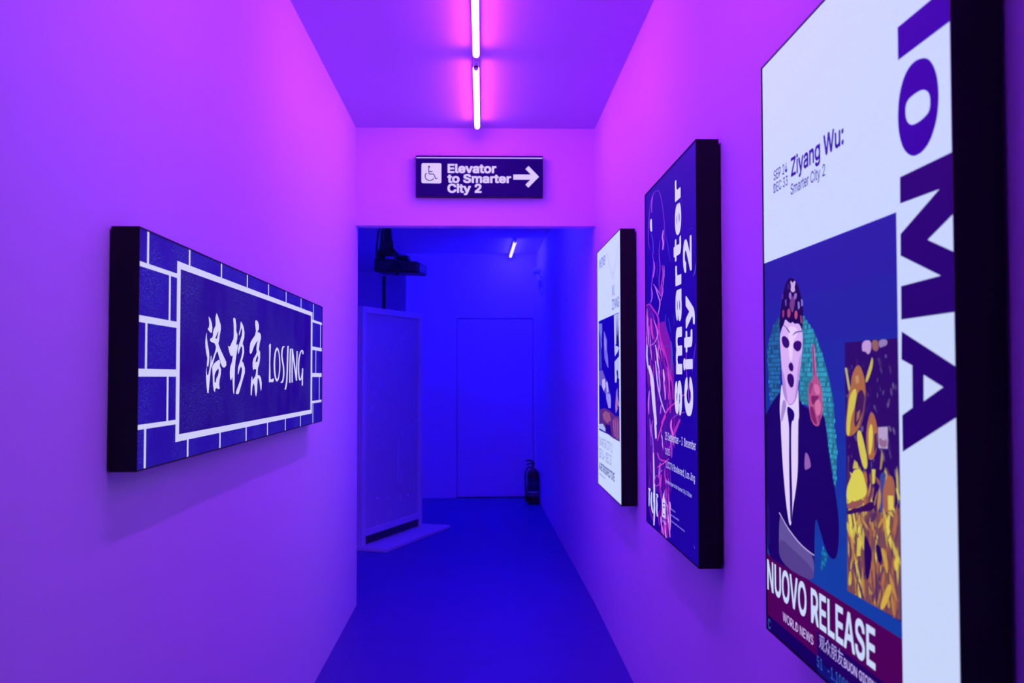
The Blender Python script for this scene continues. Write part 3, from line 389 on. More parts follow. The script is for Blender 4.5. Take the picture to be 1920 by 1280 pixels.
MASK_POSTER_ART = {"W":841,"H":1189,"shapes":[[0,[207,223,250],[[0,0,841,0,841,1189,0,1189]]],
[0,[20,45,150],[[0,0,666,0,666,770,0,770]]],
[0,[36,30,158],[[0,682,666,682,666,770,0,770]]],
[0,[32,35,158],[[0,594,666,594,666,682,0,682]]],
[0,[28,40,158],[[0,507,666,507,666,594,0,594]]],
[0,[24,46,158],[[0,419,666,419,666,507,0,507]]],
[0,[21,51,159],[[0,331,666,331,666,419,0,419]]],
[0,[17,57,159],[[0,243,666,243,666,331,0,331]]],
[0,[13,62,159],[[0,155,666,155,666,243,0,243]]],
[0,[78,0,80],[[0,28,666,28,666,155,0,155]]],
[0,[30,0,90],[[306,28,666,28,666,73,306,73]]],
[0,[16,0,84],[[0,0,666,0,666,28,0,28]]],
[0,[14,16,110],[[306,0,666,0,666,22,306,22]]],
[0,[38,110,136],[[241,642,256,640,307,613,348,573,380,531,398,497,406,463,404,444,417,407,408,340,390,370,369,426,364,449,350,463,277,474,220,485,231,581]]],
[0,[55,160,199],[[399,346,408,346,409,352,401,353]],1],
[0,[56,162,201],[[394,355,402,354,404,361,396,362]],1],
[0,[60,173,215],[[404,355,413,354,414,361,406,362]],1],
[0,[65,189,235],[[399,364,408,363,409,370,401,370]],1],
[0,[62,179,222],[[394,372,402,372,404,379,396,379]],1],
[0,[56,163,202],[[404,372,413,372,414,379,406,379]],1],
[0,[57,165,205],[[389,381,397,381,398,388,390,388]],1],
[0,[66,191,237],[[383,390,392,390,393,396,385,397]],1],
[0,[57,164,204],[[394,390,402,390,404,396,396,397]],1],
[0,[63,183,227],[[404,390,413,390,414,396,406,397]],1],
[0,[67,193,239],[[378,399,386,398,388,405,380,406]],1],
[0,[63,182,226],[[399,399,408,398,409,405,401,406]],1],
[0,[61,177,220],[[410,399,418,398,419,405,411,406]],1],
[0,[61,176,219],[[373,408,381,407,383,414,375,414]],1],
[0,[68,196,244],[[383,408,392,407,393,414,385,414]],1],
[0,[58,168,209],[[404,408,413,407,414,414,406,414]],1],
[0,[67,194,241],[[378,416,386,416,388,423,380,423]],1],
[0,[61,178,221],[[389,416,397,416,398,423,390,423]],1],
[0,[63,181,226],[[399,416,408,416,409,423,401,423]],1],
[0,[56,162,202],[[373,425,381,425,383,432,375,432]],1],
[0,[66,191,237],[[383,425,392,425,393,432,385,432]],1],
[0,[54,157,196],[[394,425,402,425,404,432,396,432]],1],
[0,[58,168,208],[[404,425,413,425,414,432,406,432]],1],
[0,[61,176,219],[[368,434,376,434,377,440,369,441]],1],
[0,[69,199,247],[[378,434,386,434,388,440,380,441]],1],
[0,[60,173,215],[[389,434,397,434,398,440,390,441]],1],
[0,[63,183,227],[[399,434,408,434,409,440,401,441]],1],
[0,[59,171,212],[[362,443,371,442,372,449,364,450]],1],
[0,[58,169,210],[[373,443,381,442,383,449,375,450]],1],
[0,[67,195,242],[[383,443,392,442,393,449,385,450]],1],
[0,[55,158,196],[[394,443,402,442,404,449,396,450]],1],
[0,[65,189,235],[[357,452,366,451,367,458,359,458]],1],
[0,[57,166,206],[[368,452,376,451,377,458,369,458]],1],
[0,[56,163,203],[[378,452,386,451,388,458,380,458]],1],
[0,[54,157,195],[[389,452,397,451,398,458,390,458]],1],
[0,[67,194,242],[[399,452,408,451,409,458,401,458]],1],
[0,[68,197,245],[[352,460,360,460,362,467,354,467]],1],
[0,[58,168,209],[[362,460,371,460,372,467,364,467]],1],
[0,[60,173,215],[[383,460,392,460,393,467,385,467]],1],
[0,[66,191,237],[[284,469,292,469,293,476,285,476]],1],
[0,[57,164,203],[[294,469,302,469,304,476,296,476]],1],
[0,[56,161,200],[[305,469,313,469,314,476,306,476]],1],
[0,[68,197,245],[[315,469,324,469,325,476,317,476]],1],
[0,[54,156,194],[[326,469,334,469,335,476,327,476]],1],
[0,[56,163,202],[[336,469,344,469,346,476,338,476]],1],
[0,[59,171,213],[[347,469,355,469,356,476,348,476]],1],
[0,[55,160,198],[[357,469,366,469,367,476,359,476]],1],
[0,[57,164,204],[[378,469,386,469,388,476,380,476]],1],
[0,[54,158,196],[[389,469,397,469,398,476,390,476]],1],
[0,[64,185,230],[[236,478,245,478,246,484,238,485]],1],
[0,[54,157,195],[[247,478,255,478,257,484,249,485]],1],
[0,[57,166,207],[[257,478,266,478,267,484,259,485]],1],
[0,[62,178,222],[[278,478,287,478,288,484,280,485]],1],
[0,[60,173,215],[[289,478,297,478,299,484,291,485]],1],
[0,[57,166,206],[[310,478,318,478,320,484,312,485]],1],
[0,[54,157,195],[[320,478,329,478,330,484,322,485]],1],
[0,[57,166,207],[[331,478,339,478,341,484,333,485]],1],
[0,[61,177,220],[[352,478,360,478,362,484,354,485]],1],
[0,[57,166,207],[[362,478,371,478,372,484,364,485]],1],
[0,[57,164,204],[[373,478,381,478,383,484,375,485]],1],
[0,[67,193,240],[[383,478,392,478,393,484,385,485]],1],
[0,[54,158,196],[[394,478,402,478,404,484,396,485]],1],
[0,[69,199,247],[[231,487,240,486,241,493,233,494]],1],
[0,[67,195,242],[[242,487,250,486,251,493,243,494]],1],
[0,[66,190,236],[[252,487,260,486,262,493,254,494]],1],
[0,[61,177,220],[[263,487,271,486,272,493,264,494]],1],
[0,[57,165,204],[[273,487,282,486,283,493,275,494]],1],
[0,[64,184,229],[[315,487,324,486,325,493,317,494]],1],
[0,[63,183,228],[[326,487,334,486,335,493,327,494]],1],
[0,[62,178,222],[[336,487,344,486,346,493,338,494]],1],
[0,[64,185,230],[[347,487,355,486,356,493,348,494]],1],
[0,[68,196,243],[[357,487,366,486,367,493,359,494]],1],
[0,[68,198,246],[[378,487,386,486,388,493,380,494]],1],
[0,[54,157,195],[[226,496,234,495,236,502,228,502]],1],
[0,[68,198,246],[[247,496,255,495,257,502,249,502]],1],
[0,[55,158,196],[[257,496,266,495,267,502,259,502]],1],
[0,[63,183,227],[[268,496,276,495,278,502,270,502]],1],
[0,[65,188,234],[[278,496,287,495,288,502,280,502]],1],
[0,[54,155,193],[[299,496,308,495,309,502,301,502]],1],
[0,[67,194,241],[[320,496,329,495,330,502,322,502]],1],
[0,[66,191,237],[[331,496,339,495,341,502,333,502]],1],
[0,[67,194,241],[[341,496,350,495,351,502,343,502]],1],
[0,[67,194,241],[[352,496,360,495,362,502,354,502]],1],
[0,[64,185,229],[[362,496,371,495,372,502,364,502]],1],
[0,[67,194,241],[[373,496,381,495,383,502,375,502]],1],
[0,[61,176,219],[[383,496,392,495,393,502,385,502]],1],
[0,[54,156,194],[[221,504,229,504,230,511,222,511]],1],
[0,[63,181,225],[[231,504,240,504,241,511,233,511]],1],
[0,[67,193,240],[[242,504,250,504,251,511,243,511]],1],
[0,[56,161,201],[[252,504,260,504,262,511,254,511]],1],
[0,[65,189,235],[[263,504,271,504,272,511,264,511]],1],
[0,[54,156,194],[[273,504,282,504,283,511,275,511]],1],
[0,[66,191,238],[[284,504,292,504,293,511,285,511]],1],
[0,[62,179,223],[[294,504,302,504,304,511,296,511]],1],
[0,[66,190,236],[[305,504,313,504,314,511,306,511]],1],
[0,[57,166,206],[[315,504,324,504,325,511,317,511]],1],
[0,[68,198,245],[[326,504,334,504,335,511,327,511]],1],
[0,[55,160,199],[[336,504,344,504,346,511,338,511]],1],
[0,[67,194,241],[[347,504,355,504,356,511,348,511]],1],
[0,[60,174,217],[[357,504,366,504,367,511,359,511]],1],
[0,[65,189,235],[[368,504,376,504,377,511,369,511]],1],
[0,[67,194,241],[[378,504,386,504,388,511,380,511]],1],
[0,[58,169,209],[[226,513,234,513,236,520,228,520]],1],
[0,[60,174,216],[[236,513,245,513,246,520,238,520]],1],
[0,[56,163,202],[[247,513,255,513,257,520,249,520]],1],
[0,[56,162,201],[[268,513,276,513,278,520,270,520]],1],
[0,[59,170,211],[[278,513,287,513,288,520,280,520]],1],
[0,[67,195,242],[[289,513,297,513,299,520,291,520]],1],
[0,[54,156,193],[[299,513,308,513,309,520,301,520]],1],
[0,[62,179,223],[[310,513,318,513,320,520,312,520]],1],
[0,[64,187,232],[[320,513,329,513,330,520,322,520]],1],
[0,[55,159,197],[[331,513,339,513,341,520,333,520]],1],
[0,[66,192,239],[[341,513,350,513,351,520,343,520]],1],
[0,[65,189,235],[[352,513,360,513,362,520,354,520]],1],
[0,[64,185,230],[[373,513,381,513,383,520,375,520]],1],
[0,[58,169,210],[[221,522,229,522,230,528,222,529]],1],
[0,[67,195,242],[[242,522,250,522,251,528,243,529]],1],
[0,[67,193,240],[[252,522,260,522,262,528,254,529]],1],
[0,[63,182,226],[[263,522,271,522,272,528,264,529]],1],
[0,[56,161,201],[[273,522,282,522,283,528,275,529]],1],
[0,[59,171,213],[[284,522,292,522,293,528,285,529]],1],
[0,[56,161,200],[[294,522,302,522,304,528,296,529]],1],
[0,[56,162,201],[[305,522,313,522,314,528,306,529]],1],
[0,[56,163,203],[[315,522,324,522,325,528,317,529]],1],
[0,[62,180,224],[[336,522,344,522,346,528,338,529]],1],
[0,[63,182,227],[[347,522,355,522,356,528,348,529]],1],
[0,[60,173,215],[[357,522,366,522,367,528,359,529]],1],
[0,[64,184,229],[[226,531,234,530,236,537,228,538]],1],
[0,[58,168,209],[[236,531,245,530,246,537,238,538]],1],
[0,[54,156,194],[[247,531,255,530,257,537,249,538]],1],
[0,[66,190,237],[[268,531,276,530,278,537,270,538]],1],
[0,[68,197,245],[[278,531,287,530,288,537,280,538]],1],
[0,[62,181,225],[[289,531,297,530,299,537,291,538]],1],
[0,[62,180,224],[[299,531,308,530,309,537,301,538]],1],
[0,[68,198,246],[[320,531,329,530,330,537,322,538]],1],
[0,[64,184,228],[[331,531,339,530,341,537,333,538]],1],
[0,[65,188,233],[[341,531,350,530,351,537,343,538]],1],
[0,[66,192,238],[[352,531,360,530,362,537,354,538]],1],
[0,[68,196,243],[[362,531,371,530,372,537,364,538]],1],
[0,[63,181,226],[[231,540,240,539,241,546,233,546]],1],
[0,[58,169,210],[[252,540,260,539,262,546,254,546]],1],
[0,[59,170,211],[[263,540,271,539,272,546,264,546]],1],
[0,[69,199,247],[[273,540,282,539,283,546,275,546]],1],
[0,[60,173,215],[[294,540,302,539,304,546,296,546]],1],
[0,[58,168,208],[[305,540,313,539,314,546,306,546]],1],
[0,[54,156,194],[[315,540,324,539,325,546,317,546]],1],
[0,[62,179,222],[[326,540,334,539,335,546,327,546]],1],
[0,[63,182,226],[[336,540,344,539,346,546,338,546]],1],
[0,[68,197,245],[[347,540,355,539,356,546,348,546]],1],
[0,[56,162,201],[[357,540,366,539,367,546,359,546]],1],
[0,[68,198,246],[[226,548,234,548,236,555,228,555]],1],
[0,[58,169,210],[[257,548,266,548,267,555,259,555]],1],
[0,[58,167,207],[[268,548,276,548,278,555,270,555]],1],
[0,[68,196,243],[[278,548,287,548,288,555,280,555]],1],
[0,[56,162,201],[[299,548,308,548,309,555,301,555]],1],
[0,[58,168,209],[[310,548,318,548,320,555,312,555]],1],
[0,[66,190,236],[[331,548,339,548,341,555,333,555]],1],
[0,[62,179,223],[[341,548,350,548,351,555,343,555]],1],
[0,[62,178,221],[[231,557,240,557,241,564,233,564]],1],
[0,[55,160,198],[[242,557,250,557,251,564,243,564]],1],
[0,[58,169,210],[[252,557,260,557,262,564,254,564]],1],
[0,[55,158,196],[[263,557,271,557,272,564,264,564]],1],
[0,[67,194,241],[[284,557,292,557,293,564,285,564]],1],
[0,[65,187,233],[[294,557,302,557,304,564,296,564]],1],
[0,[68,197,245],[[305,557,313,557,314,564,306,564]],1],
[0,[62,180,223],[[326,557,334,557,335,564,327,564]],1],
[0,[65,187,232],[[336,557,344,557,346,564,338,564]],1],
[0,[61,177,220],[[347,557,355,557,356,564,348,564]],1],
[0,[66,192,239],[[226,566,234,566,236,572,228,573]],1],
[0,[55,158,197],[[236,566,245,566,246,572,238,573]],1],
[0,[67,194,241],[[247,566,255,566,257,572,249,573]],1],
[0,[60,172,214],[[257,566,266,566,267,572,259,573]],1],
[0,[67,193,240],[[268,566,276,566,278,572,270,573]],1],
[0,[59,172,214],[[278,566,287,566,288,572,280,573]],1],
[0,[54,157,195],[[289,566,297,566,299,572,291,573]],1],
[0,[68,197,245],[[310,566,318,566,320,572,312,573]],1],
[0,[56,162,202],[[320,566,329,566,330,572,322,573]],1],
[0,[66,191,238],[[331,566,339,566,341,572,333,573]],1],
[0,[62,179,223],[[341,566,350,566,351,572,343,573]],1],
[0,[65,187,232],[[231,575,240,574,241,581,233,582]],1],
[0,[66,191,238],[[242,575,250,574,251,581,243,582]],1],
[0,[68,196,243],[[263,575,271,574,272,581,264,582]],1],
[0,[66,192,239],[[284,575,292,574,293,581,285,582]],1],
[0,[63,181,225],[[294,575,302,574,304,581,296,582]],1],
[0,[63,182,227],[[305,575,313,574,314,581,306,582]],1],
[0,[63,184,228],[[326,575,334,574,335,581,327,582]],1],
[0,[54,157,195],[[236,584,245,583,246,590,238,590]],1],
[0,[58,166,207],[[247,584,255,583,257,590,249,590]],1],
[0,[64,184,229],[[257,584,266,583,267,590,259,590]],1],
[0,[67,194,242],[[268,584,276,583,278,590,270,590]],1],
[0,[59,170,211],[[278,584,287,583,288,590,280,590]],1],
[0,[67,194,241],[[289,584,297,583,299,590,291,590]],1],
[0,[64,186,231],[[320,584,329,583,330,590,322,590]],1],
[0,[62,178,222],[[231,592,240,592,241,599,233,599]],1],
[0,[55,159,197],[[252,592,260,592,262,599,254,599]],1],
[0,[61,177,220],[[263,592,271,592,272,599,264,599]],1],
[0,[63,181,225],[[273,592,282,592,283,599,275,599]],1],
[0,[57,164,204],[[284,592,292,592,293,599,285,599]],1],
[0,[65,189,235],[[294,592,302,592,304,599,296,599]],1],
[0,[55,160,199],[[315,592,324,592,325,599,317,599]],1],
[0,[61,178,221],[[247,601,255,601,257,608,249,608]],1],
[0,[66,192,239],[[257,601,266,601,267,608,259,608]],1],
[0,[63,182,227],[[268,601,276,601,278,608,270,608]],1],
[0,[65,187,233],[[278,601,287,601,288,608,280,608]],1],
[0,[61,176,219],[[289,601,297,601,299,608,291,608]],1],
[0,[59,171,213],[[299,601,308,601,309,608,301,608]],1],
[0,[66,191,237],[[242,610,250,610,251,616,243,617]],1],
[0,[60,172,214],[[252,610,260,610,262,616,254,617]],1],
[0,[54,157,195],[[263,610,271,610,272,616,264,617]],1],
[0,[68,198,246],[[273,610,282,610,283,616,275,617]],1],
[0,[67,193,240],[[284,610,292,610,293,616,285,617]],1],
[0,[64,185,231],[[294,610,302,610,304,616,296,617]],1],
[0,[64,186,231],[[236,619,245,618,246,625,238,626]],1],
[0,[56,163,203],[[247,619,255,618,257,625,249,626]],1],
[0,[67,194,241],[[257,619,266,618,267,625,259,626]],1],
[0,[65,188,234],[[278,619,287,618,288,625,280,626]],1],
[0,[63,183,227],[[242,628,250,627,251,634,243,634]],1],
[0,[58,169,210],[[252,628,260,627,262,634,254,634]],1],
[0,[58,166,207],[[263,628,271,627,272,634,264,634]],1],
[0,[54,157,195],[[236,636,245,636,246,643,238,643]],1],
[0,[58,168,209],[[247,636,255,636,257,643,249,643]],1],
[0,[26,75,122],[[100,652,54,630,14,586,26,502,34,466,100,500,109,584]]],
[0,[44,129,210],[[30,480,39,480,40,486,32,487]],1],
[0,[47,136,221],[[41,480,49,480,51,486,43,487]],1],
[0,[37,109,178],[[51,480,60,480,61,486,53,487]],1],
[0,[46,134,219],[[62,480,70,480,72,486,64,487]],1],
[0,[46,133,217],[[25,489,34,489,35,495,27,496]],1],
[0,[38,110,179],[[36,489,44,489,46,495,38,496]],1],
[0,[41,120,196],[[46,489,55,489,56,495,48,496]],1],
[0,[39,113,185],[[67,489,76,489,77,495,69,496]],1],
[0,[38,110,179],[[78,489,86,489,88,495,80,496]],1],
[0,[42,123,201],[[41,498,49,497,51,504,43,504]],1],
[0,[46,133,218],[[51,498,60,497,61,504,53,504]],1],
[0,[45,131,215],[[62,498,70,497,72,504,64,504]],1],
[0,[44,128,208],[[72,498,81,497,82,504,74,504]],1],
[0,[44,129,211],[[83,498,91,497,93,504,85,504]],1],
[0,[39,112,183],[[93,498,102,497,103,504,95,504]],1],
[0,[40,116,189],[[25,507,34,506,35,513,27,513]],1],
[0,[47,135,221],[[36,507,44,506,46,513,38,513]],1],
[0,[40,117,191],[[46,507,55,506,56,513,48,513]],1],
[0,[39,113,184],[[67,507,76,506,77,513,69,513]],1],
[0,[47,135,221],[[20,515,28,515,30,522,22,522]],1],
[0,[46,133,217],[[30,515,39,515,40,522,32,522]],1],
[0,[43,126,206],[[41,515,49,515,51,522,43,522]],1],
[0,[37,109,178],[[51,515,60,515,61,522,53,522]],1],
[0,[38,110,180],[[62,515,70,515,72,522,64,522]],1],
[0,[42,122,200],[[72,515,81,515,82,522,74,522]],1],
[0,[40,117,191],[[83,515,91,515,93,522,85,522]],1],
[0,[45,131,214],[[93,515,102,515,103,522,95,522]],1],
[0,[37,107,175],[[25,524,34,524,35,530,27,531]],1],
[0,[39,113,184],[[36,524,44,524,46,530,38,531]],1],
[0,[42,123,201],[[46,524,55,524,56,530,48,531]],1],
[0,[43,125,204],[[57,524,65,524,66,530,58,531]],1],
[0,[40,117,191],[[67,524,76,524,77,530,69,531]],1],
[0,[46,134,219],[[78,524,86,524,88,530,80,531]],1],
[0,[40,117,190],[[88,524,97,524,98,530,90,531]],1],
[0,[37,107,175],[[30,533,39,533,40,539,32,540]],1],
[0,[45,131,214],[[41,533,49,533,51,539,43,540]],1],
[0,[46,134,219],[[51,533,60,533,61,539,53,540]],1],
[0,[37,107,175],[[62,533,70,533,72,539,64,540]],1],
[0,[44,128,208],[[72,533,81,533,82,539,74,540]],1],
[0,[38,110,180],[[83,533,91,533,93,539,85,540]],1],
[0,[41,120,196],[[93,533,102,533,103,539,95,540]],1],
[0,[41,119,195],[[25,542,34,541,35,548,27,548]],1],
[0,[37,107,175],[[36,542,44,541,46,548,38,548]],1],
[0,[44,128,209],[[46,542,55,541,56,548,48,548]],1],
[0,[38,110,179],[[57,542,65,541,66,548,58,548]],1],
[0,[42,123,201],[[67,542,76,541,77,548,69,548]],1],
[0,[46,135,221],[[88,542,97,541,98,548,90,548]],1],
[0,[38,112,182],[[99,542,107,541,108,548,100,548]],1],
[0,[43,124,203],[[20,551,28,550,30,557,22,557]],1],
[0,[44,128,209],[[30,551,39,550,40,557,32,557]],1],
[0,[41,119,195],[[41,551,49,550,51,557,43,557]],1],
[0,[38,110,180],[[51,551,60,550,61,557,53,557]],1],
[0,[38,112,182],[[62,551,70,550,72,557,64,557]],1],
[0,[41,119,195],[[72,551,81,550,82,557,74,557]],1],
[0,[43,125,204],[[83,551,91,550,93,557,85,557]],1],
[0,[40,116,190],[[93,551,102,550,103,557,95,557]],1],
[0,[42,122,200],[[15,559,23,559,24,566,16,566]],1],
[0,[40,116,190],[[46,559,55,559,56,566,48,566]],1],
[0,[42,122,200],[[57,559,65,559,66,566,58,566]],1],
[0,[45,132,215],[[67,559,76,559,77,566,69,566]],1],
[0,[41,120,196],[[78,559,86,559,88,566,80,566]],1],
[0,[46,133,216],[[88,559,97,559,98,566,90,566]],1],
[0,[47,136,222],[[99,559,107,559,108,566,100,566]],1],
[0,[44,127,208],[[20,568,28,568,30,574,22,575]],1],
[0,[37,108,176],[[30,568,39,568,40,574,32,575]],1],
[0,[45,132,216],[[41,568,49,568,51,574,43,575]],1],
[0,[46,134,219],[[51,568,60,568,61,574,53,575]],1],
[0,[43,124,203],[[62,568,70,568,72,574,64,575]],1],
[0,[39,114,186],[[72,568,81,568,82,574,74,575]],1],
[0,[41,120,197],[[83,568,91,568,93,574,85,575]],1],
[0,[41,120,196],[[15,577,23,577,24,583,16,584]],1],
[0,[44,127,207],[[25,577,34,577,35,583,27,584]],1],
[0,[41,119,194],[[57,577,65,577,66,583,58,584]],1],
[0,[42,122,199],[[67,577,76,577,77,583,69,584]],1],
[0,[45,131,215],[[78,577,86,577,88,583,80,584]],1],
[0,[41,119,194],[[88,577,97,577,98,583,90,584]],1],
[0,[41,119,194],[[99,577,107,577,108,583,100,584]],1],
[0,[45,131,215],[[30,586,39,585,40,592,32,592]],1],
[0,[38,112,183],[[51,586,60,585,61,592,53,592]],1],
[0,[36,106,174],[[93,586,102,585,103,592,95,592]],1],
[0,[42,122,199],[[25,595,34,594,35,601,27,601]],1],
[0,[37,109,178],[[36,595,44,594,46,601,38,601]],1],
[0,[43,126,206],[[46,595,55,594,56,601,48,601]],1],
[0,[42,121,198],[[57,595,65,594,66,601,58,601]],1],
[0,[44,127,207],[[67,595,76,594,77,601,69,601]],1],
[0,[41,119,195],[[78,595,86,594,88,601,80,601]],1],
[0,[37,109,178],[[88,595,97,594,98,601,90,601]],1],
[0,[40,116,189],[[99,595,107,594,108,601,100,601]],1],
[0,[39,114,187],[[30,603,39,603,40,610,32,610]],1],
[0,[38,110,179],[[41,603,49,603,51,610,43,610]],1],
[0,[37,108,177],[[51,603,60,603,61,610,53,610]],1],
[0,[44,129,211],[[72,603,81,603,82,610,74,610]],1],
[0,[41,119,194],[[83,603,91,603,93,610,85,610]],1],
[0,[40,117,191],[[93,603,102,603,103,610,95,610]],1],
[0,[42,122,199],[[46,612,55,612,56,618,48,619]],1],
[0,[39,114,185],[[57,612,65,612,66,618,58,619]],1],
[0,[38,111,182],[[67,612,76,612,77,618,69,619]],1],
[0,[43,126,205],[[78,612,86,612,88,618,80,619]],1],
[0,[42,123,202],[[88,612,97,612,98,618,90,619]],1],
[0,[38,112,183],[[99,612,107,612,108,618,100,619]],1],
[0,[44,128,209],[[62,621,70,621,72,627,64,628]],1],
[0,[40,116,190],[[83,621,91,621,93,627,85,628]],1],
[0,[40,116,189],[[93,621,102,621,103,627,95,628]],1],
[0,[40,116,189],[[57,630,65,629,66,636,58,636]],1],
[0,[41,121,197],[[67,630,76,629,77,636,69,636]],1],
[0,[40,117,191],[[78,630,86,629,88,636,80,636]],1],
[0,[40,116,189],[[88,630,97,629,98,636,90,636]],1],
[0,[40,116,189],[[93,639,102,638,103,645,95,645]],1],
[0,[17,87,127],[[343,230,366,220,348,198,333,183,328,194]]],
[0,[25,129,189],[[328,189,337,188,338,195,330,195]],1],
[0,[31,157,230],[[334,198,342,197,343,204,335,204]],1],
[0,[24,123,180],[[344,198,352,197,354,204,346,204]],1],
[0,[29,145,213],[[349,206,358,206,359,213,351,213]],1],
[0,[26,130,191],[[334,215,342,215,343,221,335,222]],1],
[0,[31,156,229],[[344,215,352,215,354,221,346,222]],1],
[0,[26,131,192],[[354,215,363,215,364,221,356,222]],1],
[0,[29,148,217],[[339,224,347,224,348,230,340,231]],1],
[0,[20,0,92],[[100,502,0,450,0,439,0,275,0,150,83,152,293,154,296,207,301,265,310,276,330,253,356,225,388,214,413,226,423,271,417,310,384,381,362,449,357,463,277,469,222,481,213,509]],4],
[0,[30,10,110],[[0,275,22,251,24,182,2,164]]],
[0,[232,215,250],[[114,521,102,487,98,468,102,439,104,444,106,409,116,343,135,272,159,228,175,274,194,310,208,347,211,403,214,452,219,447,218,480,215,515,188,476,155,473,126,490]],4],
[0,[170,140,205],[[121,488,146,475,129,456,110,434,104,449]],4],
[0,[26,0,110],[[142,471,171,469,195,459,185,443,176,445,170,426,169,349,175,275,160,231,156,321,155,373,158,426,155,439]],4],
[0,[150,110,190],[[120,518,130,488,151,475,171,473,198,482,214,502,218,515]],4],
[0,[222,182,240],[[139,645,117,625,103,611,107,584,113,549,118,517,130,488,151,476,172,475,192,482,211,502,226,536,237,566,246,596,244,616,229,630,213,631,197,631,187,636,177,633,160,636]],4],
[0,[240,214,252],[[156,630,217,624,212,607,186,598,184,561,166,559,157,588,161,609]],4],
[0,[188,140,214],[[113,549,131,530,143,504,151,476,130,488,119,517]],4],
[0,[196,150,220],[[239,576,226,536,211,502,192,482,205,515,214,543,224,566]],4],
[0,[52,6,104],[[118,609,134,611,155,605,166,598,165,589,152,585,133,587,121,594,116,602]],4],
[0,[52,6,104],[[190,594,204,598,224,598,239,594,238,586,230,579,211,577,196,582,188,587]],4],
[0,[52,6,104],[[158,553,173,558,184,555,190,547,184,539,170,540,159,546]],4],
[0,[52,6,104],[[150,533,165,536,183,534,192,526,191,516,182,508,168,508,155,516,148,525]],4],
[0,[52,6,104],[[119,633,125,632,133,630,141,628,150,623,159,618,166,615,122,635,128,633,136,631,145,628,155,624,164,619,170,616]],2],
[0,[52,6,104],[[190,609,195,611,202,612,210,614,221,614,234,614,244,614,186,610,191,612,198,614,208,616,220,616,233,616,243,616]],2],
[0,[24,2,66],[[104,619,104,643,114,670,128,696,150,718,176,724,204,716,227,698,242,676,251,655,247,636,244,613,233,626,217,632,197,631,187,636,177,634,160,636,142,647,135,636,115,625]],4],
[0,[205,175,225],[[180,717,189,710,200,715,208,711,200,702,205,694,189,692,175,698,181,706,174,714]],4],
[0,[150,110,190],[[164,691,175,696,183,688,177,678,167,683]],4],
[0,[150,110,190],[[206,692,216,686,209,679,199,676,195,685]],4],
[0,[120,60,130],[[174,679,188,687,203,676,198,663,187,652,176,660,168,669]],4],
[0,[170,70,110],[[154,662,170,663,176,652,167,644,154,647]],4],
[0,[190,80,110],[[200,656,214,656,218,647,210,638,198,643]],4],
[0,[150,60,110],[[232,646,243,643,244,631,234,630]]],
[0,[110,80,180],[[140,681,149,683,151,671,143,668]]],
[0,[140,120,210],[[218,672,228,672,231,660,221,657]]],
[0,[140,120,210],[[238,676,248,673,249,663,240,662]]],
[0,[90,50,150],[[121,696,130,694,128,685,119,684]]],
[0,[150,60,110],[[122,661,134,663,134,650,123,646]]],
[0,[60,30,120],[[159,713,171,709,169,701,156,701]]],
[0,[186,84,136],[[296,588,303,590,310,587,312,569,317,548,319,533,331,525,340,516,346,507,348,493,350,477,348,462,336,453,331,443,315,440,300,443,288,450,280,462,274,482,272,494,275,510,283,520,298,525,301,530,299,555]],4],
[0,[156,58,116],[[297,586,304,587,308,562,312,533,303,530,301,555]],4],
[0,[216,120,164],[[305,585,310,581,315,550,316,536,312,543,308,565]],4],
[0,[216,120,164],[[304,516,318,517,333,512,338,504,330,497,316,498,306,505]],4],
[0,[128,34,96],[[288,496,309,495,332,496,325,490,310,484,301,478,290,483]],4],
[0,[216,120,164],[[307,482,322,490,336,487,343,476,337,465,324,459,313,463]],4],
[0,[156,58,116],[[280,516,295,521,301,515,293,506,284,496,277,499]],4],
[0,[128,34,96],[[280,472,294,477,305,470,313,456,322,444,308,444,290,452]],4],
[0,[156,58,116],[[324,458,340,464,337,454,329,446]]],
[0,[150,100,178],[[251,388,261,389,274,383,286,365,269,360,246,354]],4],
[0,[100,84,150],[[87,254,121,241,163,226,226,212,297,206,291,154,83,152]],4],
[0,[205,185,235],[[86,253,96,249,110,244,123,238,135,234,146,229,161,225,180,220,202,215,225,211,250,208,277,206,295,205,91,255,100,251,114,245,128,239,139,235,151,231,165,227,184,222,206,217,228,213,254,210,279,208,297,207]],2],
[0,[84,66,134],[[85,206,162,196,292,182,291,154,83,152]],4],
[0,[44,8,98],[[458,179,666,179,666,587,458,587]]],
[0,[74,50,110],[[510,477,509,481,509,486,512,489,513,485,512,480]]],
[0,[60,30,100],[[555,478,554,482,555,488,557,491,558,487,557,481]],1],
[0,[74,50,110],[[632,418,631,423,631,430,633,433,634,429,634,422]],1],
[0,[110,90,140],[[652,384,649,388,648,394,651,398,654,394,654,388]],1],
[0,[60,30,100],[[600,539,601,544,605,549,609,551,608,546,604,540]]],
[0,[110,90,140],[[493,446,491,448,488,452,488,455,490,453,493,449]]],
[0,[60,30,100],[[548,493,547,497,549,501,551,503,552,500,550,495]],1],
[0,[90,80,130],[[643,502,639,505,637,511,639,515,643,512,645,506]],1],
[0,[110,90,140],[[527,480,526,482,527,485,529,486,530,483,530,480]],1],
[0,[74,50,110],[[475,538,474,541,475,543,478,543,480,540,479,537]],1],
[0,[74,50,110],[[498,431,493,433,490,439,490,443,494,441,498,436]],1],
[0,[90,80,130],[[580,480,576,482,576,486,578,488,581,486,582,483]]],
[0,[110,90,140],[[525,395,523,396,522,398,524,400,527,399,527,396]],1],
[0,[60,30,100],[[476,536,472,539,470,546,469,550,473,546,476,540]],1],
[0,[110,90,140],[[639,451,635,450,630,454,629,458,634,458,638,455]],1],
[0,[110,90,140],[[610,421,606,423,601,429,600,433,604,430,609,425]],1],
[0,[74,50,110],[[465,457,464,460,465,462,468,462,469,459,468,457]],1],
